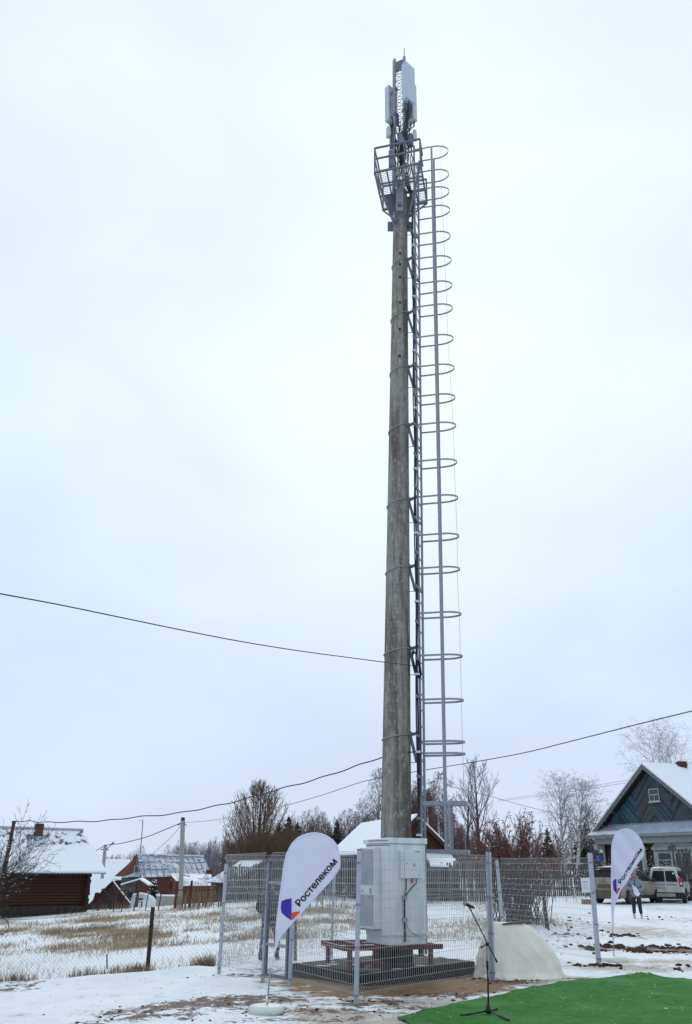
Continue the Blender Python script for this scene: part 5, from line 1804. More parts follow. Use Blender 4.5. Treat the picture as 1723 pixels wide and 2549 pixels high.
# ---- blue house on the right
b0p = at(1470, 2080, 66.0); ap = at(1598, 1904, 60.0)
bd = Vector((ap.x - b0p.x, ap.y - b0p.y, 0)); hw = bd.length; bd.normalize()
bn = Vector((-bd.y, bd.x, 0)); bn = bn if bn.y < 0 else -bn          # facade normal, to the viewer
zE = b0p.z; zA = ap.z
bf = Fr(Vector((b0p.x, b0p.y, 0)), bd, bn)                          # a along the facade, b outward, c up
bg0 = gz(20, 58)
bh_ = thing('village_house', bf.P(hw, -5, bg0), 'faded blue village house with chevron boarded gable and carved white window surrounds', 'house')
WD = 2 * hw; DEP = 10.0
mb = MB(); bf.box(mb, .75, WD - .75, -DEP, -.75, bg0 - .6, zE - .1); mb.build('wall', mat('dark_house_wall', (.022, .03, .036), (.04, .05, .056), .9, 4), bh_)
lg = MB(); lg.tube([Vector((0, 0, 0)), Vector((1, 0, 0))], .14, 8); lgm = lg.mesh('wall_log', mat('red_brown_logs', (.06, .022, .015), (.11, .045, .03), .85, 4, c3=(.03, .045, .052), s3=.8), True)
k = 0
z = bg0
while z < zE - .3:
    place('wall_log', lgm, bh_, logM(bf.P(.7, -.72, z + .12), bf.P(WD - .7, -.72, z + .12))); z += .26
for a in (.78, hw * .62 + .15, hw * 1.35, WD - .8):
    mb = MB(); bf.box(mb, a - .16, a + .16, -.72, -.46, bg0, zE - .42); mb.build('pilaster', MT['brownwood'], bh_)
    mb = MB(); bf.box(mb, a - .1, a + .1, -.458, -.44, bg0 + 1.2, zE - .6); mb.build('carved_strip', MT['trimgrey'], bh_)
# gable with chevron boards
gbz = zE + .55
s_g = (zA - zE) / hw
mb = MB()
aL_ = .55; aR_ = WD - .55
mb.prism([bf.P(aL_, -.55, gbz - .2), bf.P(aR_, -.55, gbz - .2), bf.P(hw, -.55, zA - .2)], -bn * .1)
gable = mb.build('gable', mat('gable_backing', (.012, .014, .016), (.02, .022, .024), .9, 6), bh_)
def inside_clip(p, q, lo, hi_f):
    """clip the segment p-q (a,c) to c>lo and under the roof"""
    t0, t1 = 0., 1.
    def clip(f0, f1):
        nonlocal t0, t1
        if f0 < 0 and f1 < 0: t1 = -1; return
        if f0 < 0: t0 = max(t0, f0 / (f0 - f1))
        elif f1 < 0: t1 = min(t1, f0 / (f0 - f1))
    for f in (lambda x: x[1] - lo, lambda x: zA - .28 - s_g * (x[0] - hw) - x[1], lambda x: zA - .28 + s_g * (x[0] - hw) - x[1]):
        clip(f(p), f(q))
    if t1 - t0 < .02: return None
    L2 = lambda t: (p[0] + (q[0] - p[0]) * t, p[1] + (q[1] - p[1]) * t)
    return L2(t0), L2(t1)
mbB, mbG, mbD, mbT = MB(), MB(), MB(), MB(); r_ = random.Random(6)
seams = [-.2, hw * .42, hw * .73, hw, hw * 1.27, hw * 1.58, WD + .2]
dirs = [1, -1, 1, -1, 1, -1]
bw_ = .155
for k in range(len(seams) - 1):
    s0, s1 = seams[k], seams[k + 1]; sg = dirs[k] * -1 if False else dirs[k]
    w = s1 - s0; c = gbz - w * 1.1
    while c < zA + w:
        p, q = (s0, c), (s1, c + sg * w * .95)
        r2 = inside_clip(p, q, gbz, None)
        if r2:
            (a0, c0), (a1, c1) = r2
            tt = r_.random(); blue_ = (a0 + a1) / 2 < hw * .70
            mbx = (mbB if tt < .68 else mbG if tt < .80 else mbD if tt < .95 else mbT) if blue_ else (mbG if tt < .40 else mbB if tt < .72 else mbD if tt < .93 else mbT)
            o_ = .02 + r_.uniform(0, .02)
            dx, dz = a1 - a0, c1 - c0; ln = math.hypot(dx, dz); nx_, nz_ = -dz / ln * bw_ * .44, dx / ln * bw_ * .44
            f = [bf.P(a0 - nx_, -.55, c0 - nz_), bf.P(a1 - nx_, -.55, c1 - nz_), bf.P(a1 + nx_, -.55, c1 + nz_), bf.P(a0 + nx_, -.55, c0 + nz_)]
            mbx.prism(f, bn * o_)
        c += bw_ * 1.22
mbD.build('dark_boards', mat('dark_boards', (.026, .036, .044), (.042, .052, .06), .9, 6), gable)['kind'] = 'stuff'
mbT.build('bare_boards', mat('bare_boards', (.07, .055, .042), (.10, .08, .06), .9, 6), gable)['kind'] = 'stuff'
mbB.build('blue_boards', MT['bluewood'], gable)['kind'] = 'stuff'
mbG.build('grey_boards', mat('weathered_grey_boards', (.05, .06, .07), (.09, .10, .108), .9, 7, c3=(.05, .075, .09), s3=.7), gable)['kind'] = 'stuff'
# little fringe along the foot of the gable
mb = MB(); k = int((aR_ - aL_) / .11)
for i in range(k):
    a = aL_ + .2 + (aR_ - aL_ - .4) * i / k
    if gbz + .1 < zA - s_g * abs(a - hw) - .3: mb.prism([bf.P(a, -.545, gbz + .12), bf.P(a + .045, -.545, gbz - .12), bf.P(a + .09, -.545, gbz + .12)], bn * .05)
mb.build('fringe', MT['trimgrey'], gable)['kind'] = 'stuff'
# barge boards, roof, snow
for sgn in (-1, 1):
    e0 = bf.P(hw + sgn * (hw + .1), 0, zE - .08); a0 = bf.P(hw, 0, zA)
    mb = MB(); mb.prism([e0, a0, a0 - UPV * .27, e0 - UPV * .2], -bn * .07); mb.build('barge_board', mat('grey_barge_board', (.13, .135, .145), (.19, .195, .20), .85, 6), bh_)
    e1 = e0 - bn * (DEP + .6); a1 = a0 - bn * (DEP + .6)
    ro = slab_roof('roof', [e0 - bn * .0 + UPV * .0, e1, a1, a0] if sgn > 0 else [e1, e0, a0, a1], .05, MT['oldwood'], bh_)
    slab_roof('snow_cover', [p + UPV * .055 + bn * .03 for p in ([e0, e1, a1, a0] if sgn > 0 else [e1, e0, a0, a1])], .13, MT['snow'], ro)
# pent roof under the gable and its fascia
p0 = [bf.P(-.05, .35, zE - .05), bf.P(WD + .05, .35, zE - .05), bf.P(WD - .4, -.56, gbz + .02), bf.P(.4, -.56, gbz + .02)]
pr_ = slab_roof('pent_roof', p0, .05, MT['pentroof'], bh_)
slab_roof('snow_cover', [p + UPV * .052 for p in (bf.P(.0, .33, zE - .05), bf.P(WD * .30, .33, zE - .05), bf.P(WD * .30, -.2, zE + .28), bf.P(.25, -.2, zE + .28))], .03, MT['snow'], pr_)
mb = MB(); bf.box(mb, .0, WD, .26, .33, zE - .22, zE - .055); mb.build('fascia', MT['trimgrey'], bh_)
mb = MB(); bf.box(mb, .55, WD - .55, -.62, .10, zE - .60, zE - .225); mb.build('eave_box', MT['trimgrey'], bh_)
mb = MB(); bf.box(mb, .5, .9, -.7, .16, zE - .95, zE - .61); mb.build('corner_bracket', MT['trim'], bh_)
# attic window
def col_a(px, b=-.55, dz=0.0):
    best = (1e9, 0)
    for i in range(400):
        a = WD * i / 400; q = bf.P(a, b, zE + dz) - Vector((0, 0, CAMH)); X = 861.5 + F * q.dot(_rt) / q.dot(_fw)
        best = min(best, (abs(X - px), a))
    return best[1]
aw = col_a(1631, -.5, 2.0); cw = at(1631, 1979, bf.P(aw, -.5, 0).y).z
gw_ = window_part(bh_, bf, aw - .5, aw + .5, cw - .40, cw + .40, -.50, 'trim', .055, 1, .5)
mb = MB(); bf.box(mb, aw - .6, aw + .6, -.50, -.40, cw - .48, cw - .405); mb.build('sill', MT['trim'], gw_)
# carved windows
def carved_window(px, par, wz=1.45):
    # find where the pixel column meets the facade
    best = None
    for i in range(200):
        a = WD * i / 200; p = bf.P(a, -.6, zE - 1.4)
        q = p - Vector((0, 0, CAMH)); X = 861.5 + F * q.dot(_rt) / q.dot(_fw)
        if best is None or abs(X - px) < best[0]: best = (abs(X - px), a)
    a = best[1]; top = zE - 1.12; bot = top - wz; W = .78
    w = window_part(par, bf, a - W, a + W, bot, top, -.50, 'trim', .10, 1, .64)
    mb = MB()
    for s in (-1, 1):
        for k in range(9):
            c = bot - .35 + (wz + .55) * k / 9
            bf.box(mb, a + s * (W + .16) - .15 - .03 * (k % 2), a + s * (W + .16) + .15 + .03 * (k % 2), -.52, -.44 - .02 * (k % 2), c, c + (wz + .5) / 9 - .01)
    bf.box(mb, a - W - .42, a + W + .42, -.54, -.38, top + .10, top + .26)
    n = 22; pts = []
    for k in range(n + 1):
        t = -1 + 2 * k / n
        pts.append((a + (W + .36) * t, top + .27 + .34 * max(0, math.cos(t * math.pi / 2)) ** .8 * (1 + .18 * math.cos(t * 9.4)) + .05))
    mb.prism([bf.P(a - W - .36, -.52, top + .262)] + [bf.P(x, -.52, z) for x, z in pts] + [bf.P(a + W + .36, -.52, top + .262)], bn * .09)
    bf.box(mb, a - W - .3, a + W + .3, -.53, -.40, bot - .22, bot - .02)
    k_ = mb.build('carved_surround', MT['trim'], w)
    mb = MB()
    for i in range(12):
        t = -1 + 2 * (i + .5) / 12; mb.prism([bf.P(a + (W + .3) * t - .06, -.5, top + .10), bf.P(a + (W + .3) * t, -.5, top - .04), bf.P(a + (W + .3) * t + .06, -.5, top + .10)], bn * .1)
    mb.build('lace', MT['trimgrey'], k_)
    return w
for px in (1585, 1661, 1704):
    carved_window(px, bh_)
chimney(bh_, at(1699, 1924, 61.0), .54, at(1699, 1896, 61.0).z - at(1699, 1924, 61.0).z, 7)
# far side wall bits of the corner porch
# ---- barn behind the mast
g1, g2 = at(1039, 2032, 52.0), at(902, 2055, 64.0)
bar_d = Vector((g2.x - g1.x, g2.y - g1.y, 0)); BL = bar_d.length; bar_d.normalize(); bar_s = Vector((-bar_d.y, bar_d.x, 0)); bar_s = bar_s if bar_s.x > 0 else -bar_s
rz_ = (g1.z + g2.z) / 2
barn = thing('barn', Vector((g1.x, g1.y, gz(g1.x, g1.y))), 'long wooden barn with snow covered gable roof behind the concrete mast', 'barn')
ar = Fr(Vector((g1.x, g1.y, 0)), bar_s, bar_d)
hwb = 2.3; drop = 2.05; gb0 = gz(g1.x, g1.y) - .5
mb = MB(); ar.box(mb, -hwb + .45, hwb - .45, .35, BL, gb0, rz_ - drop - .05); mb.build('wall', MT['oldwood'], barn)
mb = MB(); mb.prism([ar.P(-hwb + .2, .35, rz_ - drop + .2), ar.P(hwb - .2, .35, rz_ - drop + .2), ar.P(0, .35, rz_ - .12)], bar_d * .1); gbl = mb.build('gable', MT['brownwood'], barn)
plk = unit_box_mesh('plank', MT['brownwood'])
for i in range(22):
    a = -hwb + .35 + (2 * hwb - .7) * i / 21; top = rz_ - .16 - abs(a) * drop / hwb
    place('plank', plk, barn, boxM(ar, a - .095, a + .095, .30 - .012 * (i % 3), .348, rz_ - drop + .05, max(top, rz_ - drop + .12)))
plk2 = unit_box_mesh('plank', MT['oldwood'])
for i in range(22):
    a = -hwb + .5 + (2 * hwb - 1.0) * i / 21
    place('plank', plk2, barn, boxM(ar, a - .08, a + .08, .31 - .012 * (i % 3), .349, gb0, rz_ - drop - .02 - .02 * (i % 2)))
for s in (-1, 1):
    rfq = [ar.P(s * hwb, 0, rz_ - drop), ar.P(s * hwb, BL + .3, rz_ - drop), ar.P(0, BL + .3, rz_), ar.P(0, 0, rz_)]
    ro = slab_roof('roof', rfq if s > 0 else rfq[::-1], .06, MT['brownwood'], barn)
    slab_roof('snow_cover', [p + UPV * .065 for p in (rfq if s > 0 else rfq[::-1])], .10, MT['snow'], ro)
    mb = MB(); mb.prism([rfq[0] - bar_d * .03, rfq[3] - bar_d * .03, rfq[3] - bar_d * .03 - UPV * .22, rfq[0] - bar_d * .03 - UPV * .2], bar_d * .025); mb.build('barge_board', MT['brownwood'], barn)

# plank fence, lean-to roofs and log stack round the barn
def plank_fence(pts, D0, D1, h0, h1, w, nm, label, cat='fence', m='oldwood', seed=1, gap=.02, rail=True, tilt=.0, cap=None, step=None):
    """pts: (px0, px1); each picket is a part"""
    r = random.Random(seed)
    a = gp(pts[0], D0); b = gp(pts[1], D1)
    ln = (b - a).length; d = (b - a); d.z = 0; d.normalize(); n_ = Vector((d.y, -d.x, 0)); n_ = n_ if n_.y < 0 else -n_
    t = thing(nm, a.lerp(b, .5), label, cat)
    k = int(ln / (step or (w + gap)))
    ms = unit_box_mesh('picket', MT[m]); ms2 = unit_box_mesh('picket', MT['oldwood2'])
    if k > 290: ms_b = MB()
    for i in range(k):
        p = a.lerp(b, (i + .5) / k); p.z = gz(p.x, p.y)
        h = r.uniform(h0, h1); tl = r.gauss(0, tilt)
        top = p + UPV * h + d * tl
        if k > 290: ms_b.bar(p - UPV * .1, top, w, .03, up=n_)
        else: place('picket', ms if r.random() < .72 else ms2, t, barM(p - UPV * .1, top, .03, w, up=d))
    if k > 290: ms_b.build('pickets', MT[m], t)['kind'] = 'stuff'
    if rail:
        for f in (.3, .75):
            mb = MB(); mb.bar(a - n_ * .06 + UPV * h0 * f, b - n_ * .06 + UPV * h0 * f, .05, .09); mb.build('fence_rail', MT[m], t)
    return t


plank_fence((566, 850), 62, 64, 2.0, 2.3, .13, 'board_wall', 'tall dark board fence behind the narrow gate and the board shed', 'fence', seed=2)
plank_fence((1062, 1230), 50, 47, 1.55, 1.95, .10, 'picket_fence', 'dark old picket fence between the mast ladder and the berry bush', seed=3, tilt=.04, gap=.04)
plank_fence((1225, 1500), 52, 56, 1.35, 1.7, .10, 'picket_fence', 'dark picket fence running behind the berry bush to the parked cars', seed=4, tilt=.05, gap=.05)
plank_fence((1560, 1672), 56.5, 53, 1.2, 1.45, .10, 'picket_fence', 'low dark picket fence between the two parked cars', seed=5, tilt=.04, gap=.05)
plank_fence((1676, 1760), 55, 52.0, 2.0, 2.75, .14, 'board_fence', 'tall uneven grey board fence behind the beige van', seed=6, tilt=.08, gap=.02, m='oldwood2')
def leanto(px0, py0, px1, py1, D, dep, label, nm='shed_roof'):
    a, b = at(px0, py0, D), at(px1, py1, D)
    t = thing(nm, gp((px0 + px1) / 2, D), label, 'shed')
    bk = Vector((0, dep, .35))
    o = slab_roof('roof', [a, b, b + bk, a + bk], .05, MT['oldwood'], t)
    slab_roof('snow_cover', [p + UPV * .055 for p in (a, b, b + bk, a + bk)], .10, MT['snow'], o)
    for p in (a, b, a.lerp(b, .5)):
        g = Vector((p.x, p.y + .15, gz(p.x, p.y) - .1)); mb = MB(); mb.bar(g, Vector((p.x, p.y + .15, p.z)), .12, .12); mb.build('post', MT['oldwood'], t)
    mb = MB(); q = [Vector((a.x, a.y + dep * .8, gz(a.x, a.y) - .1)), Vector((b.x, b.y + dep * .8, gz(b.x, b.y) - .1))]
    mb.prism([q[0], q[1], Vector((*q[1].xy, b.z + .2)), Vector((*q[0].xy, a.z + .2))], (0, .06, 0)); mb.build('back_wall', MT['oldwood'], t)
leanto(1060, 2143, 1133, 2150, 51.0, 1.6, 'snow topped lean to roof against the barn end')
leanto(1072, 2160, 1142, 2163, 49.0, 1.2, 'lower snowy roof of the woodpile right of the barn end', 'woodpile_shelter')

# ---- board shed left of the mesh fence
s0, s1 = at(518, 2194, 72.0), at(585, 2196, 67.5)
shed = thing('board_shed', gp(560, 70), 'small dark board shed with steep snowy roof behind the left end of the mesh fence', 'shed')
sd_ = Vector((s1.x - s0.x, s1.y - s0.y, 0)); sl = sd_.length; sd_.normalize(); sn_ = Vector((-sd_.y, sd_.x, 0)); sn_ = sn_ if sn_.y < 0 else -sn_
shf = Fr(Vector((s0.x, s0.y, 0)), sd_, sn_)
sg0 = gz(s0.x, s0.y) - .6
mb = MB(); shf.box(mb, .25, sl, -3.2, -.35, sg0, s0.z); mb.build('wall', MT['oldwood'], shed)
for i in range(18):
    a = .28 + (sl - .3) * i / 18
    place('plank', plk2, shed, boxM(shf, a, a + (sl - .3) / 18 - .015, -.345, -.30 - .01 * (i % 3), sg0, s0.z - .02))
zr = at(562, 2145, 70).z
q = [shf.P(-.15, .0, s0.z - .1), shf.P(sl, .0, s0.z - .1), shf.P(sl, -2.1, zr), shf.P(1.2, -2.1, zr)]
ro = slab_roof('roof', q, .05, MT['oldwood'], shed)
for i in range(13):
    t0, t1 = i / 13, (i + .86) / 13
    slab_roof('snow_cover', [q[0].lerp(q[1], t0) + UPV * .055, q[0].lerp(q[1], t1) + UPV * .055, q[3].lerp(q[2], t1) + UPV * .055, q[3].lerp(q[2], t0) + UPV * .055], .05, MT['snow'], ro)

# ---- red brown house with sheet roof
RD = 105.0
e0, e1 = at(347, 2185, RD), at(528, 2180, RD + 8); k0, k1 = at(337, 2128, RD + 3.6), at(505, 2133, RD + 11.6)
rh = thing('red_house', gp(430, RD), 'red brown painted house with grey sheet metal roof and snow patches', 'house')
rgz = gz(gp(430, RD).x, RD) - 1.2
mb = MB(); w0, w1 = e0 + Vector((.4, .4, 0)), e1 + Vector((-.6, .4, 0))
dB = (k0 - e0); dB.z = 0
mb.box8([Vector((*w0.xy, rgz)), Vector((*w1.xy, rgz)), Vector((*(w1 + dB * 1.8).xy, rgz)), Vector((*(w0 + dB * 1.8).xy, rgz)), w0, w1, w1 + dB * 1.8, w0 + dB * 1.8]); mb.build('wall', MT['redwall'], rh)
mb = MB(); mb.prism([w0 + Vector((0.02, 0, .02)), w0 + dB * 1.8 + Vector((-2.2, .0, .02)), Vector((k0.x + .25, k0.y, k0.z - .1))], (.05, .02, 0)); mb.build('gable', MT['redwall'], rh)
ro = slab_roof('roof', [e0, e1, k1, k0], .06, MT['metalroof'], rh)
for i in range(13):
    t = i / 12; p, q = e0.lerp(e1, t), k0.lerp(k1, t); mb = MB(); mb.bar(p + UPV * .09, q + UPV * .09, .05, .07); mb.build('roof_seam', MT['metalroof'], ro)
for f in (.33, .66):
    p, q = e0.lerp(k0, f), e1.lerp(k1, f); mb = MB(); mb.bar(p + UPV * .08, q + UPV * .08, .05, .035); mb.build('roof_seam', MT['metalroof'], ro)
mb = MB(); mb.bar(k0 + UPV * .1, k1 + UPV * .1, .35, .16); mb.build('ridge_snow', MT['snow'], ro)
r_ = random.Random(12)
mb = MB()
for i in range(46):
    s, t = r_.random(), r_.random() ** .8
    p = e0.lerp(e1, s).lerp(k0.lerp(k1, s), t) + UPV * .08
    mb.ball(p, r_.uniform(.08, .22), 6, 4, (r_.uniform(1, 2.5), .7, .35))
mb.build('snow_patch', MT['snow'], ro)['kind'] = 'stuff'
gl = Vector((e0.x - 1.75, e0.y + 3.0, e0.z))
slab_roof('barge_board', [e0 + Vector((0, 0, .07)), e0 + Vector((.18, 0, .07)), k0 + Vector((.18, 0, .07)), k0 + Vector((0, 0, .07))], .06, MT['redwall'], rh)
aw0 = at(311, 2183, RD + 1); aw1 = at(347, 2183, RD - .6)
awr = slab_roof('awning', [aw0, aw1, aw1 + Vector((0, 1.3, .55)), aw0 + Vector((.35, 1.3, .55))], .05, MT['metalroof'], rh)
mb = MB(); mb.prism([at(311, 2182, RD + 1.1), at(347, 2182, RD + .5), at(337.5, 2130, RD + 3.0)], (0, .1, 0)); mb.build('gable', MT['redwall'], rh)
mb = MB(); a = at(340, 2164, RD + .7); mb.box(a, .5, .12, .75); wn = mb.build('window', MT['trim'], rh); mb = MB(); mb.box(a + Vector((0, -.065, 0)), .36, .02, .6); mb.build('pane', MT['glass'], wn)
mb = MB(); mb.box(Vector((*at(322, 2195, RD + 1.4).xy, (aw0.z + rgz) / 2)), 1.7, .6, aw0.z - rgz - .1); mb.build('porch_wall', mat('green_porch', (.05, .075, .06), (.08, .10, .08), .8), rh)
# lower annex with snowy roof
x0, x1 = at(453, 2206, RD - 5), at(521, 2206, RD - 4.2); y0_, y1_ = at(423, 2176, RD - 2), at(526, 2178, RD + 1)
mb = MB(); mb.box8([Vector((*x0.xy, rgz)), Vector((*x1.xy, rgz)), Vector((x1.x, x1.y + 4, rgz)), Vector((x0.x, x0.y + 4, rgz)), x0, x1, Vector((x1.x, x1.y + 4, x1.z)), Vector((x0.x, x0.y + 4, x0.z))]); mb.build('annex_wall', MT['redwall'], rh)
mb = MB(); mb.prism([Vector((x0.x - .02, x0.y, rgz)), x0 + Vector((-.02, 0, 0)), y0_ + Vector((.1, 0, -.1)), Vector((y0_.x + .1, y0_.y, rgz))], (.05, .1, 0)); mb.build('annex_wall', MT['redwall'], rh)
ro2 = slab_roof('annex_roof', [x0 + Vector((-.15, -.3, 0)), x1 + Vector((.2, -.3, 0)), y1_, y0_], .06, MT['metalroof'], rh)
mb = MB()
for i in range(44):
    s, t = r_.random(), r_.random() ** 1.3; p = x0.lerp(x1, s).lerp(y0_.lerp(y1_, s), t) + UPV * .07
    mb.ball(p, r_.uniform(.10, .26), 6, 4, (r_.uniform(1, 2.5), .9, .25))
mb.build('snow_patch', MT['snow'], ro2)['kind'] = 'stuff'
mb = MB(); mb.box(at(521, 2172, RD + 6), .7, .7, .6); mb.build('chimney', MT['brick'], rh)
w_ = at(407, 2216, RD - .1); mb = MB(); mb.box(at(431, 2207, RD - 2.5), .8, .1, 1.0); wn = mb.build('window', MT['brownwood'], rh)

# ---- white roofed house far behind
h0, h1 = at(218, 2191, 125), at(319, 2192, 125); i0, i1 = at(222, 2142, 129), at(324, 2143, 129)
fh = thing('far_house', gp(270, 125), 'far house with plain snow white roof between log house and red house', 'house')
rgz2 = gz(gp(270, 125).x, 125) - 1
mb = MB(); mb.box8([Vector((*h0.xy, rgz2)) + Vector((.3, .3, 0)), Vector((*h1.xy, rgz2)) + Vector((-.3, .3, 0)), Vector((h1.x, h1.y + 6, rgz2)), Vector((h0.x, h0.y + 6, rgz2)), h0 + Vector((.3, .3, 0)), h1 + Vector((-.3, .3, 0)), h1 + Vector((0, 6, 0)), h0 + Vector((0, 6, 0))]); mb.build('wall', MT['brownwood'], fh)
ro = slab_roof('roof', [h0, h1, i1, i0], .06, MT['greyslate'], fh); slab_roof('snow_cover', [p + UPV * .065 for p in (h0, h1, i1, i0)], .15, MT['snow'], ro)

# ---- cellar hut, lean-to and well canopy
CD_ = 80.0
ca, cl_, cr_ = at(282, 2196, CD_), at(236, 2243, CD_), at(320, 2243, CD_)
hut = thing('cellar_hut', gp(279, CD_), 'A shaped cellar hut with snowy slope and grey plank front', 'hut')
HV = Vector((-2.3, 2.2, 0))
mb = MB(); mb.prism([cl_, cr_, ca], HV); mb.build('front', MT['oldwood'], hut)
for i in range(11):
    f = (i + .5) / 11; x = cl_.lerp(cr_, f); hh = (1 - abs(f - .55) / .55) if f < .55 else (1 - (f - .55) / .45)
    place('plank', plk2, hut, boxM(Fr(x, (1, 0, 0), (0, 1, 0)), -.12, .12, -.04 - .01 * (i % 3), -.005, -.6, max(.1, (ca.z - cl_.z) * hh - .1)))
for A_, nm in ((cl_, 1), (cr_, 0)):
    q = [A_ + Vector((-.35 if nm else .25, -.35, -.25)), A_ + Vector((-.35 if nm else .25, 0, -.25)) + HV, ca + Vector((0, 0, .06)) + HV, ca + Vector((0, -.35, .06))]
    ro = slab_roof('roof', q if not nm else q[::-1], .05, MT['rust'], hut); slab_roof('snow_cover', [p + UPV * .06 for p in (q if not nm else q[::-1])], .12, MT['snow'], ro)
l0, l1 = at(212, 2209, 88), at(262, 2198, 88)
lt_ = thing('tool_shed', gp(238, 88), 'low dark lean to shed with sloping snowy roof between log house and cellar hut', 'shed')
mb = MB(); mb.prism([Vector((*l0.xy, l0.z - 3)), Vector((*l1.xy, l0.z - 3)), l1, l0], (0, 3, 0)); mb.build('wall', MT['oldwood'], lt_)
ro = slab_roof('roof', [l0 + Vector((-.3, -.4, 0)), l1 + Vector((.3, -.4, 0)), l1 + Vector((.3, 3, .1)), l0 + Vector((-.3, 3, .1))], .05, MT['rust'], lt_)
slab_roof('snow_cover', [p + UPV * .055 for p in (l0 + Vector((-.3, -.4, 0)), l1 + Vector((.3, -.4, 0)), l1 + Vector((.3, 3, .1)), l0 + Vector((-.3, 3, .1)))], .22, MT['snow'], ro)
for i in range(9):
    x = l0.lerp(l1, (i + .5) / 9); place('plank', plk2, lt_, boxM(Fr(x, (1, 0, 0), (0, 1, 0)), -.09, .09, -.05, -.005, -2.5, -.06))
WD_ = 88.0
wa, wl_, wr_ = at(349, 2191, WD_), at(302, 2205, WD_), at(371, 2206, WD_)
well = thing('well_canopy', gp(343, WD_), 'small gabled well canopy with snowy roof on a post in front of the red house', 'canopy')
for A_, nm in ((wl_, 1), (wr_, 0)):
    q = [A_ + Vector((0, -.3, 0)), A_ + Vector((0, 1.6, 0)), wa + Vector((0, 1.6, 0)), wa + Vector((0, -.3, 0))]
    ro = slab_roof('roof', q if not nm else q[::-1], .05, MT['oldwood2'], well); slab_roof('snow_cover', [p + UPV * .055 for p in (q if not nm else q[::-1])], .12, MT['snow'], ro)
mb = MB(); p = at(345, 2206, WD_ + .6); mb.bar(Vector((p.x, p.y, gz(p.x, p.y) - .3)), Vector((p.x, p.y, wa.z)), .16, .16); mb.build('post', MT['oldwood2'], well)
mb = MB(); p = at(322, 2206, WD_ + .6); mb.bar(Vector((p.x, p.y, gz(p.x, p.y) - .3)), Vector((p.x, p.y, wl_.z + .2)), .12, .12); mb.build('post', MT['oldwood'], well)
mb = MB(); mb.bar(at(312, 2204, WD_ + .5), at(368, 2205, WD_ + .5), .1, .12); mb.build('tie_beam', MT['oldwood2'], well)
bx_ = gp(424, 82); mb = MB(); mb.box(bx_ + Vector((0, 0, .35)), 1.75, 1.0, .8); o = mb.build('concrete_ring', MT['concrete_l'], None, origin=bx_, bevel=.04); tag(o, 'low grey concrete trough with snow on top in the far garden', 'trough')
mb = MB(); mb.box(bx_ + Vector((0, 0, .80)), 1.8, 1.05, .1); mb.build('snow_cover', MT['snow'], o, bevel=.03)
sm = gp(358, 90); mb = MB(); mb.ball(sm, 1.0, 18, 8, (1.7, 1.4, 1.25)); o = mb.build('snow_pile', MT['snow'], None, True, origin=sm); tag(o, 'rounded heap of clean snow by the well canopy', 'snow pile')
bn_ = gp(354, 77)
bench = thing('garden_bench', bn_, 'tiny wooden bench in front of the snow heap', 'bench')
mb = MB(); mb.box(bn_ + UPV * .42, .62, .3, .05); mb.build('seat', MT['oldwood2'], bench)
mb = MB(); mb.box(bn_ + Vector((0, .13, .62)), .62, .04, .16); mb.build('backrest', MT['oldwood2'], bench)
for s in (-1, 1):
    mb = MB(); mb.box(bn_ + Vector((s * .26, 0, .2)), .05, .28, .40); mb.build('leg', MT['oldwood'], bench)

# ---- rusty garden fence with thin posts and rail
rf_ = thing('garden_fence', gp(420, 56), 'rusty post and rail garden fence across the back of the field', 'fence')
posts = [(293, 2214, 2262, .05), (313, 2215, 2262, .05), (343, 2216, 2262, .05), (371, 2216, 2260, .05), (403, 2216, 2260, .06), (443, 2193, 2275, .13), (461, 2214, 2268, .06), (478, 2192, 2264, .12), (519, 2212, 2258, .07), (556, 2212, 2256, .06)]
for px, y0, y1, w in posts:
    g = gp(px, 56); t = at(px, y0, 56); mb = MB(); mb.bar(g - UPV * .2, t, w, w); mb.build('post', MT['rust'], rf_)
for pa, pb, y in ((293, 443, 2217), (443, 580, 2216)):
    mb = MB(); mb.bar(at(pa, y, 55.9), at(pb, y - 1, 55.9), .05, .06); mb.build('rail', MT['rust'], rf_)
gt = thing('garden_gate', gp(273, 62), 'open rusty frame gate standing in front of the cellar hut', 'gate')
def GP2(px, py, D=62): return at(px, py, D)
for x in (255, 286):
    mb = MB(); mb.bar(gp(x, 62) - UPV * .1, GP2(x, 2212), .07, .07); mb.build('post', MT['rust'], gt)
mb = MB(); mb.bar(GP2(257, 2213), GP2(285, 2213), .06, .06); mb.bar(GP2(257, 2228), GP2(285, 2228), .05, .05); mb.bar(GP2(257, 2214), GP2(285, 2248), .05, .05); mb.build('frame', MT['rust'], gt)
sheet = gp(242, 63); mb = MB(); mb.prism([at(237, 2222, 63), at(247, 2222, 63), at(243, 2252, 63), at(228, 2252, 63)], (0, .05, 0)); o = mb.build('iron_sheet', MT['rust'], None, origin=sheet); tag(o, 'rust red iron sheet leaning against the cellar hut', 'metal sheet')
# tall dry stalks
pts = []
r_ = random.Random(31)
for i in range(230):
    px = r_.uniform(446, 566); D = r_.uniform(52, 60); p = gp(px, D); pts.append((p.x, p.y, p.z - .02))
blades('dry_stalks', pts, .5, 1.75, .016, MT['reed'], .25, 'tall brown dry stalks along the garden fence')
pts = [tuple(gp(r_.uniform(240, 345), r_.uniform(58, 66)) - UPV * .02) for i in range(160)]
blades('weed_stems', pts, .2, .6, .014, MT['reed'], .4, 'short brown weeds in front of the cellar hut')

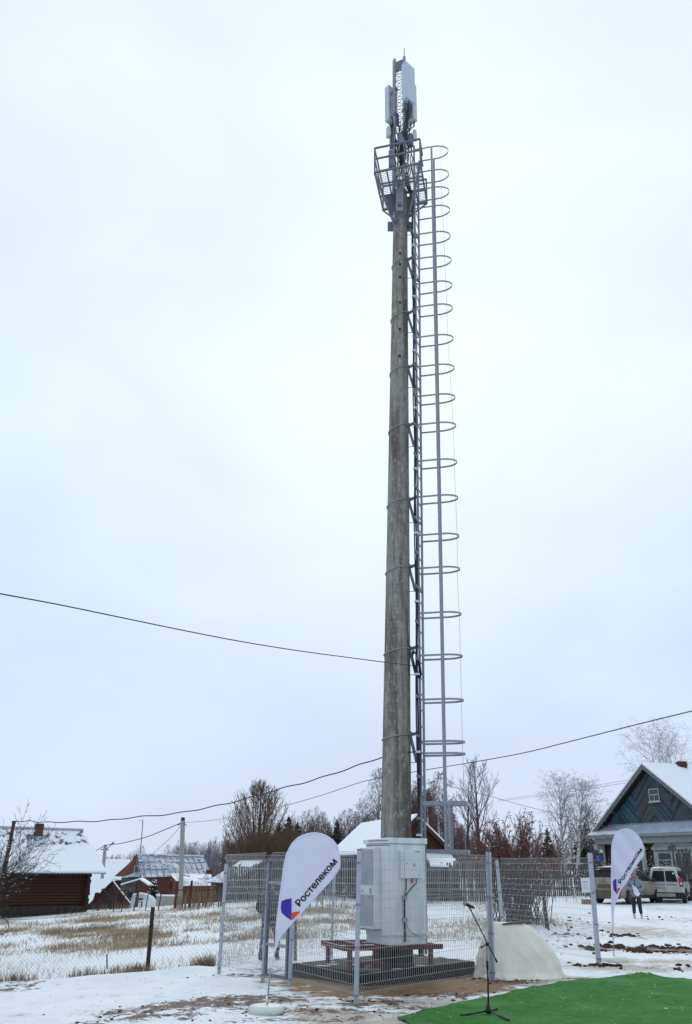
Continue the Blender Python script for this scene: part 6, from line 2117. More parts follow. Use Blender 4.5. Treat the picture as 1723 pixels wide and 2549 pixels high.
# ---- poles and mast
def pole_thing(nm, px0, D, px1, py1, r0, r1, m, label, cat='pole', square=False):
    g = gp(px0, D); t = at(px1, py1, D); th_ = thing(nm, g, label, cat)
    mb = MB()
    if square: mb.bar(g - UPV * .3, t, r0 * 2, r0 * 2)
    else: mb.tube([g - UPV * .3, t], [r0, r1], 10)
    mb.build('shaft', MT[m], th_, not square)
    return th_, t
up1, ut1 = pole_thing('utility_pole', 457, 92, 455.3, 2043, .19, .12, 'concrete_l', 'grey concrete utility pole in front of the red house', 'utility pole', True)
mb = MB(); mb.box(ut1 + UPV * .05, .34, .34, .5); mb.build('cap', MT['rust'], up1)
for k in (-1, 1):
    mb = MB(); mb.tube([ut1 + Vector((k * .2, -.1, -.3)), ut1 + Vector((k * .45, -.1, -.45))], .04, 6); mb.build('insulator', MT['cable'], up1)
up2, ut2 = pole_thing('utility_pole', 258.5, 118, 262.5, 2103, .17, .12, 'concrete_l', 'slimmer grey utility pole behind the cellar hut', 'utility pole', True)
mb = MB(); mb.tube([ut2 + Vector((.1, 0, -.6)), ut2 + Vector((.6, 0, -.15)), ut2 + Vector((.85, 0, .12))], .05, 6); mb.tube([ut2 + Vector((.75, 0, .05)), ut2 + Vector((1.05, 0, .3))], .12, 8); mb.build('street_light', MT['trimgrey'], up2, True)
for k in (-1, 1):
    mb = MB(); mb.tube([ut2 + Vector((k * .1, -.1, -.5)), ut2 + Vector((k * .5, -.1, -.6))], .06, 6); mb.build('insulator', MT['cable'], up2)
ae, at_ = pole_thing('aerial_mast', 349, 112, 356, 2041, .06, .045, 'oldwood2', 'thin leaning aerial mast rising behind the red house roof', 'mast')
mb = MB(); mb.bar(at(346, 2043, 112), at(357.5, 2041, 112), .05, .05); mb.build('aerial', MT['galv_dark'], ae)
lp, lpt = pole_thing('wooden_pole', 1, 27.0, 35, 2046, .06, .048, 'rust', 'leaning reddish wooden pole at the left edge carrying the black cable', 'pole')
# (its foot is out of the picture to the left)
mb = MB(); mb.tube([lpt - UPV * .05, lpt + UPV * .03], .06, 8); mb.build('iron_band', MT['rust'], lp)

# ---- the posts and chain link of the field fence
cf = thing('chain_link_fence', G(366, 2424), 'sagging chain link fence with a dark iron post along the edge of the field', 'fence')
g = G(366, 2424); tp = at(381, 2258, g.y)
mb = MB(); mb.bar(g - UPV * .2, tp, .075, .06); mb.build('post', mat('dark_iron', (.02, .016, .015), (.05, .035, .03), .8, 15), cf)
g2_ = G(268, 2412); 
mb = MB(); mb.bar(Vector((g2_.x, g2_.y, g2_.z - .1)), at(266, 2375, g2_.y), .025, .025); mb.build('stake', MT['bark_dark'], cf)
g3_ = G(735, 2392); mb = MB(); mb.bar(g3_ - UPV * .1, at(737, 2210, g3_.y), .07, .05); mb.build('post', MT['oldwood2'], cf)
wx0, wx1 = -10.5, -2.5
def fl(x, h): return Vector((x, fence_y(x) + (g.y - fence_y(g.x)), gz(x, fence_y(x)) + h))
Hc = 1.16; s_ = .085; rows = []
n_ = int((wx1 - wx0) / s_)
for i in range(-int(Hc / s_) - 1, n_ + 1):
    for sg in (1, -1):
        xa = wx0 + i * s_; seg = []
        prevp = None
        for k in range(7):
            h = Hc * k / 6; x = xa + (h if sg > 0 else Hc - h)
            if wx0 <= x <= wx1:
                q = fl(x, h + .04 - .05 * math.sin((x - wx0) * 1.1) ** 2); q.y += .03 * math.sin(x * 2.3 + h * 2)
                if prevp is not None: rows.append((*(prevp - wl(cf)), *(q - wl(cf)), .0014, .0014))
                prevp = q
            else: prevp = None
link('wire_mesh', segs_mesh('wire_mesh', rows, MT['galv'], 3), cf)
mb = MB(); mb.tube([fl(wx0 + (wx1 - wx0) * k / 20, Hc + .04 - .05 * math.sin((wx1 - wx0) * k / 20 * 1.1) ** 2) for k in range(21)], .004, 4); mb.build('top_wire', MT['galv_dark'], cf)

# ---- cables
def cable(nm, P, r, m, label, wav=0.0, seed=1):
    r_ = random.Random(seed); ph = r_.uniform(0, 6)
    Q = []
    P = [Vector(p) for p in P]
    for i in range(len(P) - 1):
        for k in range(10):
            f = k / 10
            p0 = P[max(0, i - 1)]; p1 = P[i]; p2 = P[i + 1]; p3 = P[min(len(P) - 1, i + 2)]
            q = .5 * ((2 * p1) + (p2 - p0) * f + (2 * p0 - 5 * p1 + 4 * p2 - p3) * f * f + (3 * p1 - p0 - 3 * p2 + p3) * f ** 3)
            if wav: q = q + UPV * wav * math.sin((i * 10 + k) * .62 + ph)
            Q.append(q)
    Q.append(P[-1])
    mb = MB(); mb.tube(Q, r, 5, False)
    o = mb.build(nm, MT[m], None, True, origin=Q[0]); return tag(o, label, 'cable')
def line(pxs, D0, D1):
    """pixels along a span, distance running evenly from D0 to D1"""
    x0, x1 = pxs[0][0], pxs[-1][0]
    return [at(x, y, 1 / (1 / D0 + (1 / D1 - 1 / D0) * (x - x0) / (x1 - x0))) for x, y in pxs]
cable('thick_cable', line([(38, 2046), (70, 2044), (110, 2047), (180, 2046), (260, 2043), (340, 2034), (430, 2026), (520, 2010), (600, 1992), (690, 1966), (780, 1942), (870, 1913), (950, 1886), (1043, 1868)], 27, 18.0), .0125, 'cable', 'thick twisted black cable from the leaning wooden pole to the mast', .012)
cable('service_cable', line([(456, 2048), (520, 2043), (600, 2030), (700, 2008), (800, 1980), (900, 1947), (960, 1935), (1040, 1920), (1150, 1902), (1300, 1875), (1450, 1838), (1600, 1800), (1723, 1770), (1850, 1738), (2050, 1690), (2300, 1630)], 92, 18), .0175, 'cable', 'long black cable sweeping from the grey utility pole past the mast to the upper right')
cable('upper_cable', line([(-700, 1300), (-350, 1400), (-60, 1466), (0, 1478), (150, 1506), (300, 1537), (450, 1568), (600, 1597), (750, 1621), (900, 1641), (960, 1649), (1010, 1655), (1040, 1660)], 8, 18.0), .009, 'cable', 'single dark cable coming in from the upper left to the mast')
cable('service_cable', line([(228, 2126), (262, 2105), (300, 2100), (360, 2085), (400, 2070), (455, 2047)], 118, 92), .045, 'cable', 'dark cable between the two grey utility poles')
cable('drop_wire', line([(454, 2050), (430, 2080), (400, 2108), (370, 2134), (346, 2154)], 92, 104), .022, 'cable', 'thin drop wire from the grey utility pole to the red house gable')
cable('telephone_wire', line([(1120, 1958), (1200, 1977), (1290, 2002), (1380, 2025), (1470, 2048), (1520, 2060), (1600, 2082)], 40, 60), .011, 'cable', 'thin dark wire descending to the eaves of the blue house')
cable('pale_wire', line([(1240, 1992), (1350, 1976), (1450, 1960), (1568, 1941), (1720, 1910)], 120, 66), .022, 'rope', 'upper of two pale wires running to the blue house')
cable('pale_wire', line([(1240, 1995), (1350, 1981), (1450, 1966), (1568, 1947), (1720, 1916)], 120, 66), .022, 'rope', 'lower of two pale wires running to the blue house')

# ---- bare bush in front at the left edge
def bush_rows(seed, n, h, spread, lean, lv, r0):
    r = random.Random(seed); tr, tw = [], []
    for i in range(n):
        a, b = tree_segs(seed * 50 + i, h * r.uniform(.7, 1.05), r0, lv, crown0=.2, profile=lambda t: 1 - .5 * t, lean=(lean[0] + r.uniform(-spread, spread), lean[1] + r.uniform(-spread, spread)), twig_r=.0055)
        tr += a; tw += b
    return tr, tw
BL_ = [dict(n=9, ang=34, len=.5, seg=5, up=.18, wig=.2, rr=.55), dict(n=5, ang=38, len=.5, seg=4, up=.12, wig=.25, rr=.6), dict(n=3, ang=35, len=.5, seg=2, up=.1, wig=.25, rr=.7)]
bgp = gp(-75, 24)
tr, tw = bush_rows(3, 11, 3.5, .42, (.80, 0), BL_, .024)
bs = thing('bare_bush', bgp, 'leafless bush with snow on its branches leaning over the log house at the left edge', 'bush')
for i in range(0, len(tr), 9): link('stem', segs_mesh('stem', tr[i:i + 9], MT['bark_dark'], 6), bs)
link('branch', segs_mesh('branch', tw, MT['bark_dark'], 3), bs)
r_ = random.Random(4); mb = MB()
for row in r_.sample(tr + tw, 700):
    if row[6] < .0045: continue
    p, q = Vector(row[:3]), Vector(row[3:6]); p2 = p.lerp(q, r_.random())
    mb.ball(bgp + p2 + UPV * (row[6] * .9), row[6] * 1.2 + .004, 5, 3, (2.2, 1, .6))
mb.build('snow', MT['snow'], bs, True)['kind'] = 'stuff'
hp = [at(*p, bgp.y) for p in ((-4, 2326), (8, 2326), (18, 2318), (22, 2304), (18, 2293), (10, 2287))]
mb = MB(); mb.tube(hp, .012, 6); o = mb.build('bent_hose', MT['cable'], None, True, origin=hp[0]); tag(o, 'black hose bent in a loop at the left edge', 'hose')

# ---- berry bush
bp = gp(1285, 33.0)
BB = [dict(n=9, ang=24, len=.42, seg=5, up=.22, wig=.18, rr=.55), dict(n=6, ang=30, len=.5, seg=4, up=.15, wig=.22, rr=.65), dict(n=3, ang=32, len=.5, seg=2, up=.1, wig=.25, rr=.8)]
tr, tw = [], []
r_ = random.Random(17)
def qchain(rows, pts, r0, r1):
    n = len(pts) - 1
    for i in range(n): rows.append((*pts[i], *pts[i + 1], r0 + (r1 - r0) * i / n, r0 + (r1 - r0) * (i + 1) / n))
tips_ = []
for j in range(120):
    az_ = r_.uniform(0, 6.283); el_ = math.asin(r_.uniform(.12, 1.0)); rr = r_.uniform(.80, 1.0)
    tip = Vector((1.95 * rr * math.cos(az_) * math.cos(el_) + .1, 1.0 * rr * math.sin(az_) * math.cos(el_), .95 + 2.45 * rr * math.sin(el_) ** .75 * (1 + .12 * noise.noise(Vector((az_, el_ * 2, 0))))))
    o = Vector((r_.gauss(0, .42), r_.gauss(0, .22), 0)); c = Vector((o.x * .8 + tip.x * .35, o.y * .8 + tip.y * .35, tip.z * .62))
    P_ = [(1 - t) ** 2 * o + 2 * t * (1 - t) * c + t * t * tip + rvec(r_) * .012 for t in [i / 8 for i in range(9)]]
    qchain(tr, P_, .018, .006)
    for q in range(15):
        t = .22 + .78 * q / 14; i = min(7, int(t * 8)); p = P_[i].lerp(P_[i + 1], t * 8 - i)
        if p.z < 1.0 and q % 3: continue
        d = ((P_[i + 1] - P_[i]).normalized() + rvec(r_) * .75 + UPV * .25).normalized(); ln = r_.uniform(.18, .5)
        e1 = p + d * ln * .5; e2 = e1 + (d + rvec(r_) * .25 + UPV * .2).normalized() * ln * .5
        qchain(tw, [p, e1, e2], .008, .005); tips_.append(e2)
        for w in range(4):
            b_ = p.lerp(e2, r_.uniform(.3, 1)); dd = (d + rvec(r_) * .6 + UPV * .25).normalized(); e3 = b_ + dd * r_.uniform(.08, .22)
            qchain(tw, [b_, e3], .0058, .004); tips_.append(e3)
bb = thing('berry_bush', bp, 'big leafless bush full of red berries behind the mesh fence', 'bush')
for i in range(0, len(tr), 8): link('stem', segs_mesh('stem', tr[i:i + 8], MT['bark'], 5), bb)
link('branch', segs_mesh('branch', tw, mat('berry_twigs', (.095, .058, .048), (.15, .095, .08), .9, 1), 3), bb)
mb = MB(); ms = MB()
for q in tips_:
    cl_ = noise.noise(q * 1.3 + Vector((4, 0, 0))) + .5 * noise.noise(q * 3.1)
    if q.z > 1.35 and r_.random() < .24 + .40 * cl_ + .12 * (q.z - 2) - .06 * q.x:
        for k in range(2): mb.ball(bp + q + Vector((r_.uniform(-.05, .05), r_.uniform(-.05, .05), r_.uniform(-.08, .0))), r_.uniform(.012, .022), 5, 3, (1.3, 1, .8))
    elif r_.random() < .06: ms.ball(bp + q, r_.uniform(.010, .02), 5, 3, (1.5, 1, .7))
mb.build('berries', MT['berry'], bb, True)['kind'] = 'stuff'
ms.build('snow', MT['snow'], bb, True)['kind'] = 'stuff'
pt_ = gp(1363, 33.5)
tr, tw = tree_segs(77, 2.4, .05, BB, crown0=.3, profile=lambda t: .5)
sb = thing('snag', gp(1352, 31.0), 'broken dark stump among tangled twigs right of the berry bush', 'stump'); mb = MB(); g = gp(1352, 31); mb.tube([g - UPV * .1, g + Vector((-.05, 0, .7)), g + Vector((-.08, 0, 1.3))], [.07, .06, .04], 7); mb.build('trunk', MT['bark_dark'], sb, True)
link('twigs', segs_mesh('twigs', [(*(Vector(r[:3]) * .55), *(Vector(r[3:6]) * .55), r[6] * .5, r[7] * .5) for r in tw], MT['bark'], 3), sb)
# snowy scrub by the cars
def scrub(px, D, h, n, label, seed, m='twig'):
    g = gp(px, D); tr, tw = [], []
    r = random.Random(seed)
    for i in range(n):
        a, b = tree_segs(seed * 70 + i, h * r.uniform(.6, 1.1), .014, BB[:2], crown0=.2, profile=lambda t: 1 - .4 * t, lean=(r.gauss(0, .4), r.gauss(0, .3)), twig_r=.006)
        ox, oy = r.gauss(0, .8), r.gauss(0, .3)
        for row in a + b: tr.append((row[0] + ox, row[1] + oy, row[2], row[3] + ox, row[4] + oy, row[5], *row[6:]))
    t = thing('scrub', g, label, 'shrub')
    link('branch', segs_mesh('branch', tr, MT[m], 3), t)
    mb = MB()
    for row in r.sample(tr, min(len(tr), 130)):
        mb.ball(g + Vector(row[3:6]), r.uniform(.012, .03), 5, 3, (1.5, 1, .6))
    mb.build('snow', MT['snow'], t, True)['kind'] = 'stuff'
scrub(1480, 54, 1.9, 16, 'snow dusted scrub behind the beige car with the fence post in front', 5)
scrub(1640, 55.5, 1.9, 8, 'snow dusted shrub under the carved windows behind the van', 6)
scrub(1410, 48, 1.1, 6, 'snow dusted twigs left of the beige car', 7)
scrub(585, 60, 2.4, 12, 'snow covered twigs over the board shed roof', 8)
scrub(760, 42, 1.2, 16, 'low tangle of frosted weeds behind the larger banner', 9)
scrub(810, 46, 1.3, 14, 'low tangle of frosted weeds left of the grey cabinet', 10)
scrub(190, 66, .9, 5, 'small snowy bush beside the log house corner', 11)
fir = gp(388, 99)
conifer(71, 2.6, .9, fir, 'small snowy fir in front of the red house wall')
mb = MB(); r_ = random.Random(2)
for k in range(50):
    z = r_.uniform(.3, 2.5); a = r_.uniform(0, 6.28); rr = .95 * (1 - z / 2.9); mb.ball(fir + Vector((rr * math.cos(a), rr * math.sin(a), z)), r_.uniform(.04, .09), 6, 4, (1.3, 1.3, .6))
mb.build('snow', MT['snow'], [o for o in COL.objects if o.get('label', '').startswith('small snowy fir')][0], True)['kind'] = 'stuff'
# cardboard box and blue barrel
cb = G(1461, 2251); mb = MB(); mb.box(cb + UPV * .10, .42, .35, .22); o = mb.build('cardboard_box', mat('cardboard', (.22, .13, .07), (.27, .17, .10), .9), None, origin=cb); tag(o, 'brown cardboard box on the snow under the notice sheet', 'box')
mb = MB(); mb.box(cb + UPV * .235, .43, .36, .04); mb.build('snow_cover', MT['snow'], o, bevel=.01)
bl = at(1493, 2139, 62); mb = MB(); mb.lathe(bl - UPV * .2, [(.18, 0), (.20, .03), (.20, .40), (.17, .44)], 16); o = mb.build('blue_barrel', mat('blue_plastic', (.03, .06, .32), (.04, .08, .40), .5), None, True, origin=bl - UPV * 2.0); tag(o, 'bright blue barrel standing high beside the corner of the blue house', 'barrel')
mb = MB(); mb.box(bl - UPV * 1.13, .5, .5, 1.8); mb.build('stand', MT['oldwood2'], o)
# ------------------------------------------------------------------ cars
def car_frame(px, py, D, heading):
    g = at(px, 2200, D); z = gz(g.x, g.y)
    f = Vector((math.sin(heading), math.cos(heading), 0)); r = Vector((f.y, -f.x, 0))
    return Vector((g.x, g.y, z)), f, r


def build_car(nm, base, f, r, label, cat, spec, paint):
    """rear at a=0, front at a=L; sections (a, half widths and heights); base = middle of the rear bumper on the ground"""
    t = thing(nm, base + f * spec['L'] / 2, label, cat)
    fr = Fr(base, f, r)
    L_ = spec['L']; secs = spec['secs']
    def ring(a, w, zb, zs, zt, wt):
        """closed section: sill, belt, roof"""
        pts = []
        half = [(0, zb), (w * .86, zb), (w * .97, zb + .10), (w, zb + .28), (w * 1.0, zs - .08), (w * .975, zs), (wt * 1.04, zs + (zt - zs) * .55), (wt, zt - .07), (wt * .86, zt - .012), (0, zt)]
        for y, z in half: pts.append((y, z))
        for y, z in half[-2:0:-1]: pts.append((-y, z))
        return [fr.P(a, y, z) for y, z in pts]
    vs = []; n = None
    for s in secs:
        R = ring(*s); n = len(R); vs += R
    fs = []
    for i in range(len(secs) - 1):
        for k in range(n): fs.append((i * n + k, (i + 1) * n + k, (i + 1) * n + (k + 1) % n, i * n + (k + 1) % n))
    fs.append(tuple(range(n))); fs.append(tuple(reversed(range((len(secs) - 1) * n, len(secs) * n))))
    mb = MB(); mb.add(vs, fs); body = mb.build('body', paint, t, True)
    m = body.modifiers.new('bevel', 'BEVEL'); m.width = .03; m.segments = 2; m.limit_method = 'ANGLE'; m.angle_limit = math.radians(35)
    def quad(nm_, P, th_, mt_, par=t, bev=0, smooth=False):
        mb = MB(); n_ = (Vector(P[1]) - Vector(P[0])).cross(Vector(P[2]) - Vector(P[1])).normalized()
        mb.prism(P, n_ * th_); return mb.build(nm_, mt_, par, smooth, bev)
    # wheels
    for a in spec['wheels']:
        for s in (-1, 1):
            c = fr.P(a, s * (spec['w'] - .085), spec['wr'])
            mb = MB(); prof = [(.0, -.1), (.55, -.105), (.92, -.10), (1, -.07), (1, .07), (.92, .10), (.55, .105), (0, .1)]
            N_ = 20; vs = []; fs = []
            for rr, w_ in prof:
                for k in range(N_):
                    q = 2 * math.pi * k / N_; vs.append(c + f * (rr * spec['wr'] * math.cos(q)) + UPV * (rr * spec['wr'] * math.sin(q)) + r * w_)
            for i in range(len(prof) - 1):
                for k in range(N_): fs.append((i * N_ + k, i * N_ + (k + 1) % N_, (i + 1) * N_ + (k + 1) % N_, (i + 1) * N_ + k))
            mb.add(vs, fs); wh = mb.build('wheel', MT['black'], t, True)
            mb = MB(); cc = c + r * s * .104
            for k in range(10):
                q = 2 * math.pi * k / 10; d = f * math.cos(q) + UPV * math.sin(q); mb.bar(cc + d * .04, cc + d * spec['wr'] * .66, .02, .035, up=r)
            mb.tube([cc - r * s * .01, cc + r * s * .012], .06, 10); mb.build('rim', MT['unit'], wh)
            # arch lining
            mb = MB(); cc = c + r * s * (.112)
            arc = [cc + f * (spec['wr'] * 1.16 * math.cos(q)) + UPV * (spec['wr'] * 1.16 * math.sin(q)) for q in [math.pi * k / 14 for k in range(15)]]
            mb.tube(arc, .035, 6); mb.build('wheel_arch', MT['black'], t, True)
    return t, fr, quad, body


dirty = mat('dirty_beige_paint', (.24, .205, .165), (.31, .275, .225), .4, 3, c3=(.11, .09, .07), s3=1.4, spec=.4)
silver = mat('pale_beige_van_paint', (.40, .39, .38), (.46, .45, .44), .35, 3, c3=(.28, .255, .225), s3=1.2, spec=.4)
tint = mat('tinted_glass', (.012, .012, .015), (.028, .028, .034), .4, 1.5, spec=.10)
lampr = mat('red_lamp', (.22, .008, .012), (.32, .012, .016), .25, 5, spec=.6)
white_l = mat('white_lamp', (.7, .68, .64), rough=.3)

# van-like estate, rear towards us
b, f, r = car_frame(1655, 2246, 47.6, math.radians(25))
van, fr, quad, body = build_car('parked_van', b, f, r, 'pale beige boxy estate van parked with its rear to us by the blue house', 'van',
    dict(L=4.45, w=.875, wr=.315, wheels=(.78, 3.68), secs=[(.0, .85, .40, .92, 1.00, .82), (.03, .87, .34, .95, 1.52, .64), (.10, .88, .32, .96, 1.64, .60), (.30, .88, .30, .96, 1.69, .60), (1.2, .88, .26, .95, 1.71, .61), (2.4, .875, .22, .94, 1.68, .62), (2.9, .875, .22, .94, 1.55, .60), (3.45, .87, .22, .94, 1.02, .66), (4.2, .84, .24, .82, .86, .7), (4.45, .74, .32, .66, .70, .6)]), silver)
P = fr.P
def rear(y, z): # rear face leans slightly forward with height
    return -.012 + max(0, z - .95) * .10 if z > .95 else -.012
def RP(y, z, o=0): return P(rear(y, z) - o, y, z)
quad('rear_door', [RP(-.74, .52), RP(.04, .52), RP(.04, 1.56), RP(-.53, 1.56), RP(-.70, .95)][::-1], .012, silver, bev=.004)
quad('rear_door', [RP(.055, .52), RP(.74, .52), RP(.72, .95), RP(.53, 1.56), RP(.055, 1.56)][::-1], .012, silver, bev=.004)
quad('rear_window', [RP(-.63, 1.00, .014), RP(.02, 1.00, .014), RP(.02, 1.50, .014), RP(-.50, 1.50, .014)][::-1], .006, tint)
quad('rear_window', [RP(.075, 1.00, .014), RP(.63, 1.00, .014), RP(.50, 1.50, .014), RP(.075, 1.50, .014)][::-1], .006, tint)
for s in (-1, 1):
    lm = quad('tail_lamp', [RP(s * .70, .78, .03), RP(s * .885, .76, .0), RP(s * .86, 1.16, .0), RP(s * .67, 1.20, .03)][::(-1 if s > 0 else 1)], .03, lampr)
    q = P(-.05, s * .785, .92); mb = MB(); mb.box(q, .07, .03, .1); mb.build('reversing_lamp', white_l, lm)
for y0, y1 in ((-.60, .0), (.09, .60)):
    quad('handle_recess', [RP(y0, .84, .013), RP(y1, .84, .013), RP(y1, .88, .013), RP(y0, .88, .013)][::-1], .004, MT['unit'])
pl_ = quad('number_plate', [RP(-.56, .66, .014), RP(-.03, .66, .014), RP(-.03, .78, .014), RP(-.56, .78, .014)][::-1], .008, mat('muddy_plate', (.40, .34, .28), (.5, .45, .4), .7, 20))
tm = text_mesh('plate_text', 'м476ск 121', .01); co = [v.co.copy() for v in tm.vertices]; mx = max(c.x for c in co)
for v, c in zip(tm.vertices, co): v.co = RP(-.54 + .49 * c.x / mx, .685 + c.y * .105, .026) - wl(pl_)
tm.materials.clear(); tm.materials.append(MT['unit']); link('plate_text', tm, pl_)
quad('bumper', [P(-.08, -.46, .30), P(-.08, .46, .30), P(-.08, .46, .46), P(-.08, -.46, .46)][::-1], .05, mat('dirty_bumper', (.26, .22, .18), (.34, .30, .26), .6, 6), bev=.015)
quad('underside_shade_dirt', [P(-.02, -.84, .20), P(-.02, .84, .20), P(-.02, .87, .50), P(-.02, -.87, .50)][::-1], .04, MT['black'])  # black strip puts in the shade beneath the rear and the dirty lower body
quad('brake_light', [RP(-.22, 1.575, .004), RP(-.05, 1.575, .004), RP(-.05, 1.60, .004), RP(-.22, 1.60, .004)][::-1], .008, MT['unit'])
mb = MB(); mb.bar(RP(-.05, 1.0, .03), RP(-.16, 1.08, .03), .015, .02); mb.build('wiper', MT['black'], van)
for s in (1, -1):
    sd = lambda a, z: P(a, s * (.875 * .985 - (max(0, z - .95) * .33)), z)
    for a0, a1 in ((.35, 1.28), (1.36, 2.16), (2.24, 3.0)):
        top = 1.50 if a1 < 2.9 else 1.44
        qq = [sd(a0, 1.0), sd(a1, 1.0), sd(a1 - (.25 if a1 > 2.9 else 0), top), sd(a0 + (.06 if a0 < .5 else 0), top)]
        quad('side_window', qq if s < 0 else qq[::-1], .012, tint)
    mb = MB(); mb.bar(P(.3, s * .55, 1.735), P(2.5, s * .55, 1.735), .035, .03); mb.build('roof_rail', MT['unit'], van)
    mb = MB(); mb.box(P(2.95, s * 1.0, 1.05), .12, .2, .16); mb.build('mirror', MT['black'], van, bevel=.03)
    mb = MB(); mb.bar(P(.05, s * .875, .42), P(3.9, s * .885, .42), .03, .09); mb.build('side_moulding', MT['black'], van)
quad('sticker', [RP(.42, 1.35, .022), RP(.50, 1.35, .022), RP(.49, 1.42, .022), RP(.42, 1.42, .022)][::-1], .002, MT['paper'])

# sport utility car, rear to us and flank to the right
b, f, r = car_frame(1503, 2247, 46.2, math.radians(47))
suv, fr, quad, body = build_car('parked_car', b, f, r, 'dirty beige sport utility car with snow on its roof behind the far banner', 'car',
    dict(L=4.55, w=.92, wr=.35, wheels=(.85, 3.6), secs=[(.0, .86, .42, .96, 1.02, .82), (.06, .89, .30, 1.02, 1.18, .76), (.50, .91, .26, 1.03, 1.60, .62), (1.3, .92, .25, 1.02, 1.67, .63), (2.2, .92, .25, 1.0, 1.66, .62), (2.7, .92, .25, .99, 1.52, .60), (3.35, .91, .25, .98, 1.06, .70), (4.2, .87, .27, .88, .92, .74), (4.55, .74, .36, .70, .74, .6)]), dirty)
P = fr.P
quad('rear_window', [P(.065, -.68, 1.225), P(.065, .68, 1.225), P(.385, .58, 1.53), P(.385, -.58, 1.53)][::-1], .02, tint)
quad('spoiler', [P(.36, -.60, 1.60), P(.36, .60, 1.60), P(.62, .58, 1.66), P(.62, -.58, 1.66)], .03, MT['black'], bev=.01)
for s in (-1, 1):
    qq = [P(-.0, s * .42, .98), P(-.0, s * .86, 1.0), P(.03, s * .87, 1.10), P(-.0, s * .45, 1.02)]
    quad('tail_lamp', qq if s < 0 else qq[::-1], .03, lampr)
    sd = lambda a, z: P(a, s * (.92 * .985 - (max(0, z - 1.0) * .43)), z)
    for a0, a1, t0, t1 in ((.55, 1.30, .14, 0), (1.36, 2.22, 0, 0), (2.28, 3.05, 0, .34)):
        qq = [sd(a0, 1.05), sd(a1, 1.05), sd(a1 - t1, 1.50), sd(a0 + t0, 1.50)]
        quad('side_window', qq if s < 0 else qq[::-1], .014, tint)
    mb = MB(); mb.tube([sd(.55, 1.54), sd(1.3, 1.58), sd(2.3, 1.56), sd(3.0, 1.10)], .012, 6); mb.build('chrome_strip', MT['galv'], suv)
    mb = MB(); mb.box(P(2.95, s * 1.05, 1.08), .14, .22, .15); mb.build('mirror', MT['black'], suv, bevel=.03)
    mb = MB(); mb.bar(P(1.2, s * .915, .33), P(3.2, s * .915, .33), .04, .12); mb.build('sill_trim', MT['black'], suv)
quad('plate_recess', [P(-.012, -.38, .70), P(-.012, .38, .70), P(-.012, .34, .90), P(-.012, -.34, .90)][::-1], .006, mat('muddy_brown', (.10, .075, .05), (.16, .12, .085), .7, 5))
np_ = quad('number_plate', [P(-.02, -.26, .74), P(-.02, .26, .74), P(-.02, .26, .85), P(-.02, -.26, .85)][::-1], .008, mat('mud_plate', (.09, .07, .05), (.13, .10, .075), .7, 20))
quad('bumper', [P(-.03, -.84, .24), P(-.03, .84, .24), P(-.03, .88, .64), P(-.03, -.88, .64)][::-1], .06, mat('muddy_bumper', (.085, .066, .048), (.14, .11, .08), .6, 4), bev=.03)
for s in (-1, 1):
    mb = MB(); q = P(-.06, s * .55, .33); mb.tube([q, q + f * .1], .045, 10); mb.build('exhaust', MT['galv'], suv)
mb = MB(); vs = []; fs = []
for i in range(9):
    for j in range(9):
        a = .60 + 2.0 * i / 8; y = -.56 + 1.12 * j / 8; e = min(i, 8 - i, j, 8 - j)
        vs.append(P(a, y, 1.68 + .055 * min(1, e / 1.5) - .02 * abs(y) + .012 * noise.noise(Vector((a * 4, y * 4, 0)))))
for i in range(8):
    for j in range(8): fs.append((i * 9 + j, i * 9 + j + 1, i * 9 + j + 10, i * 9 + j + 9))
mb.add(vs, fs); mb.build('snow_cover', MT['snow'], suv, True)

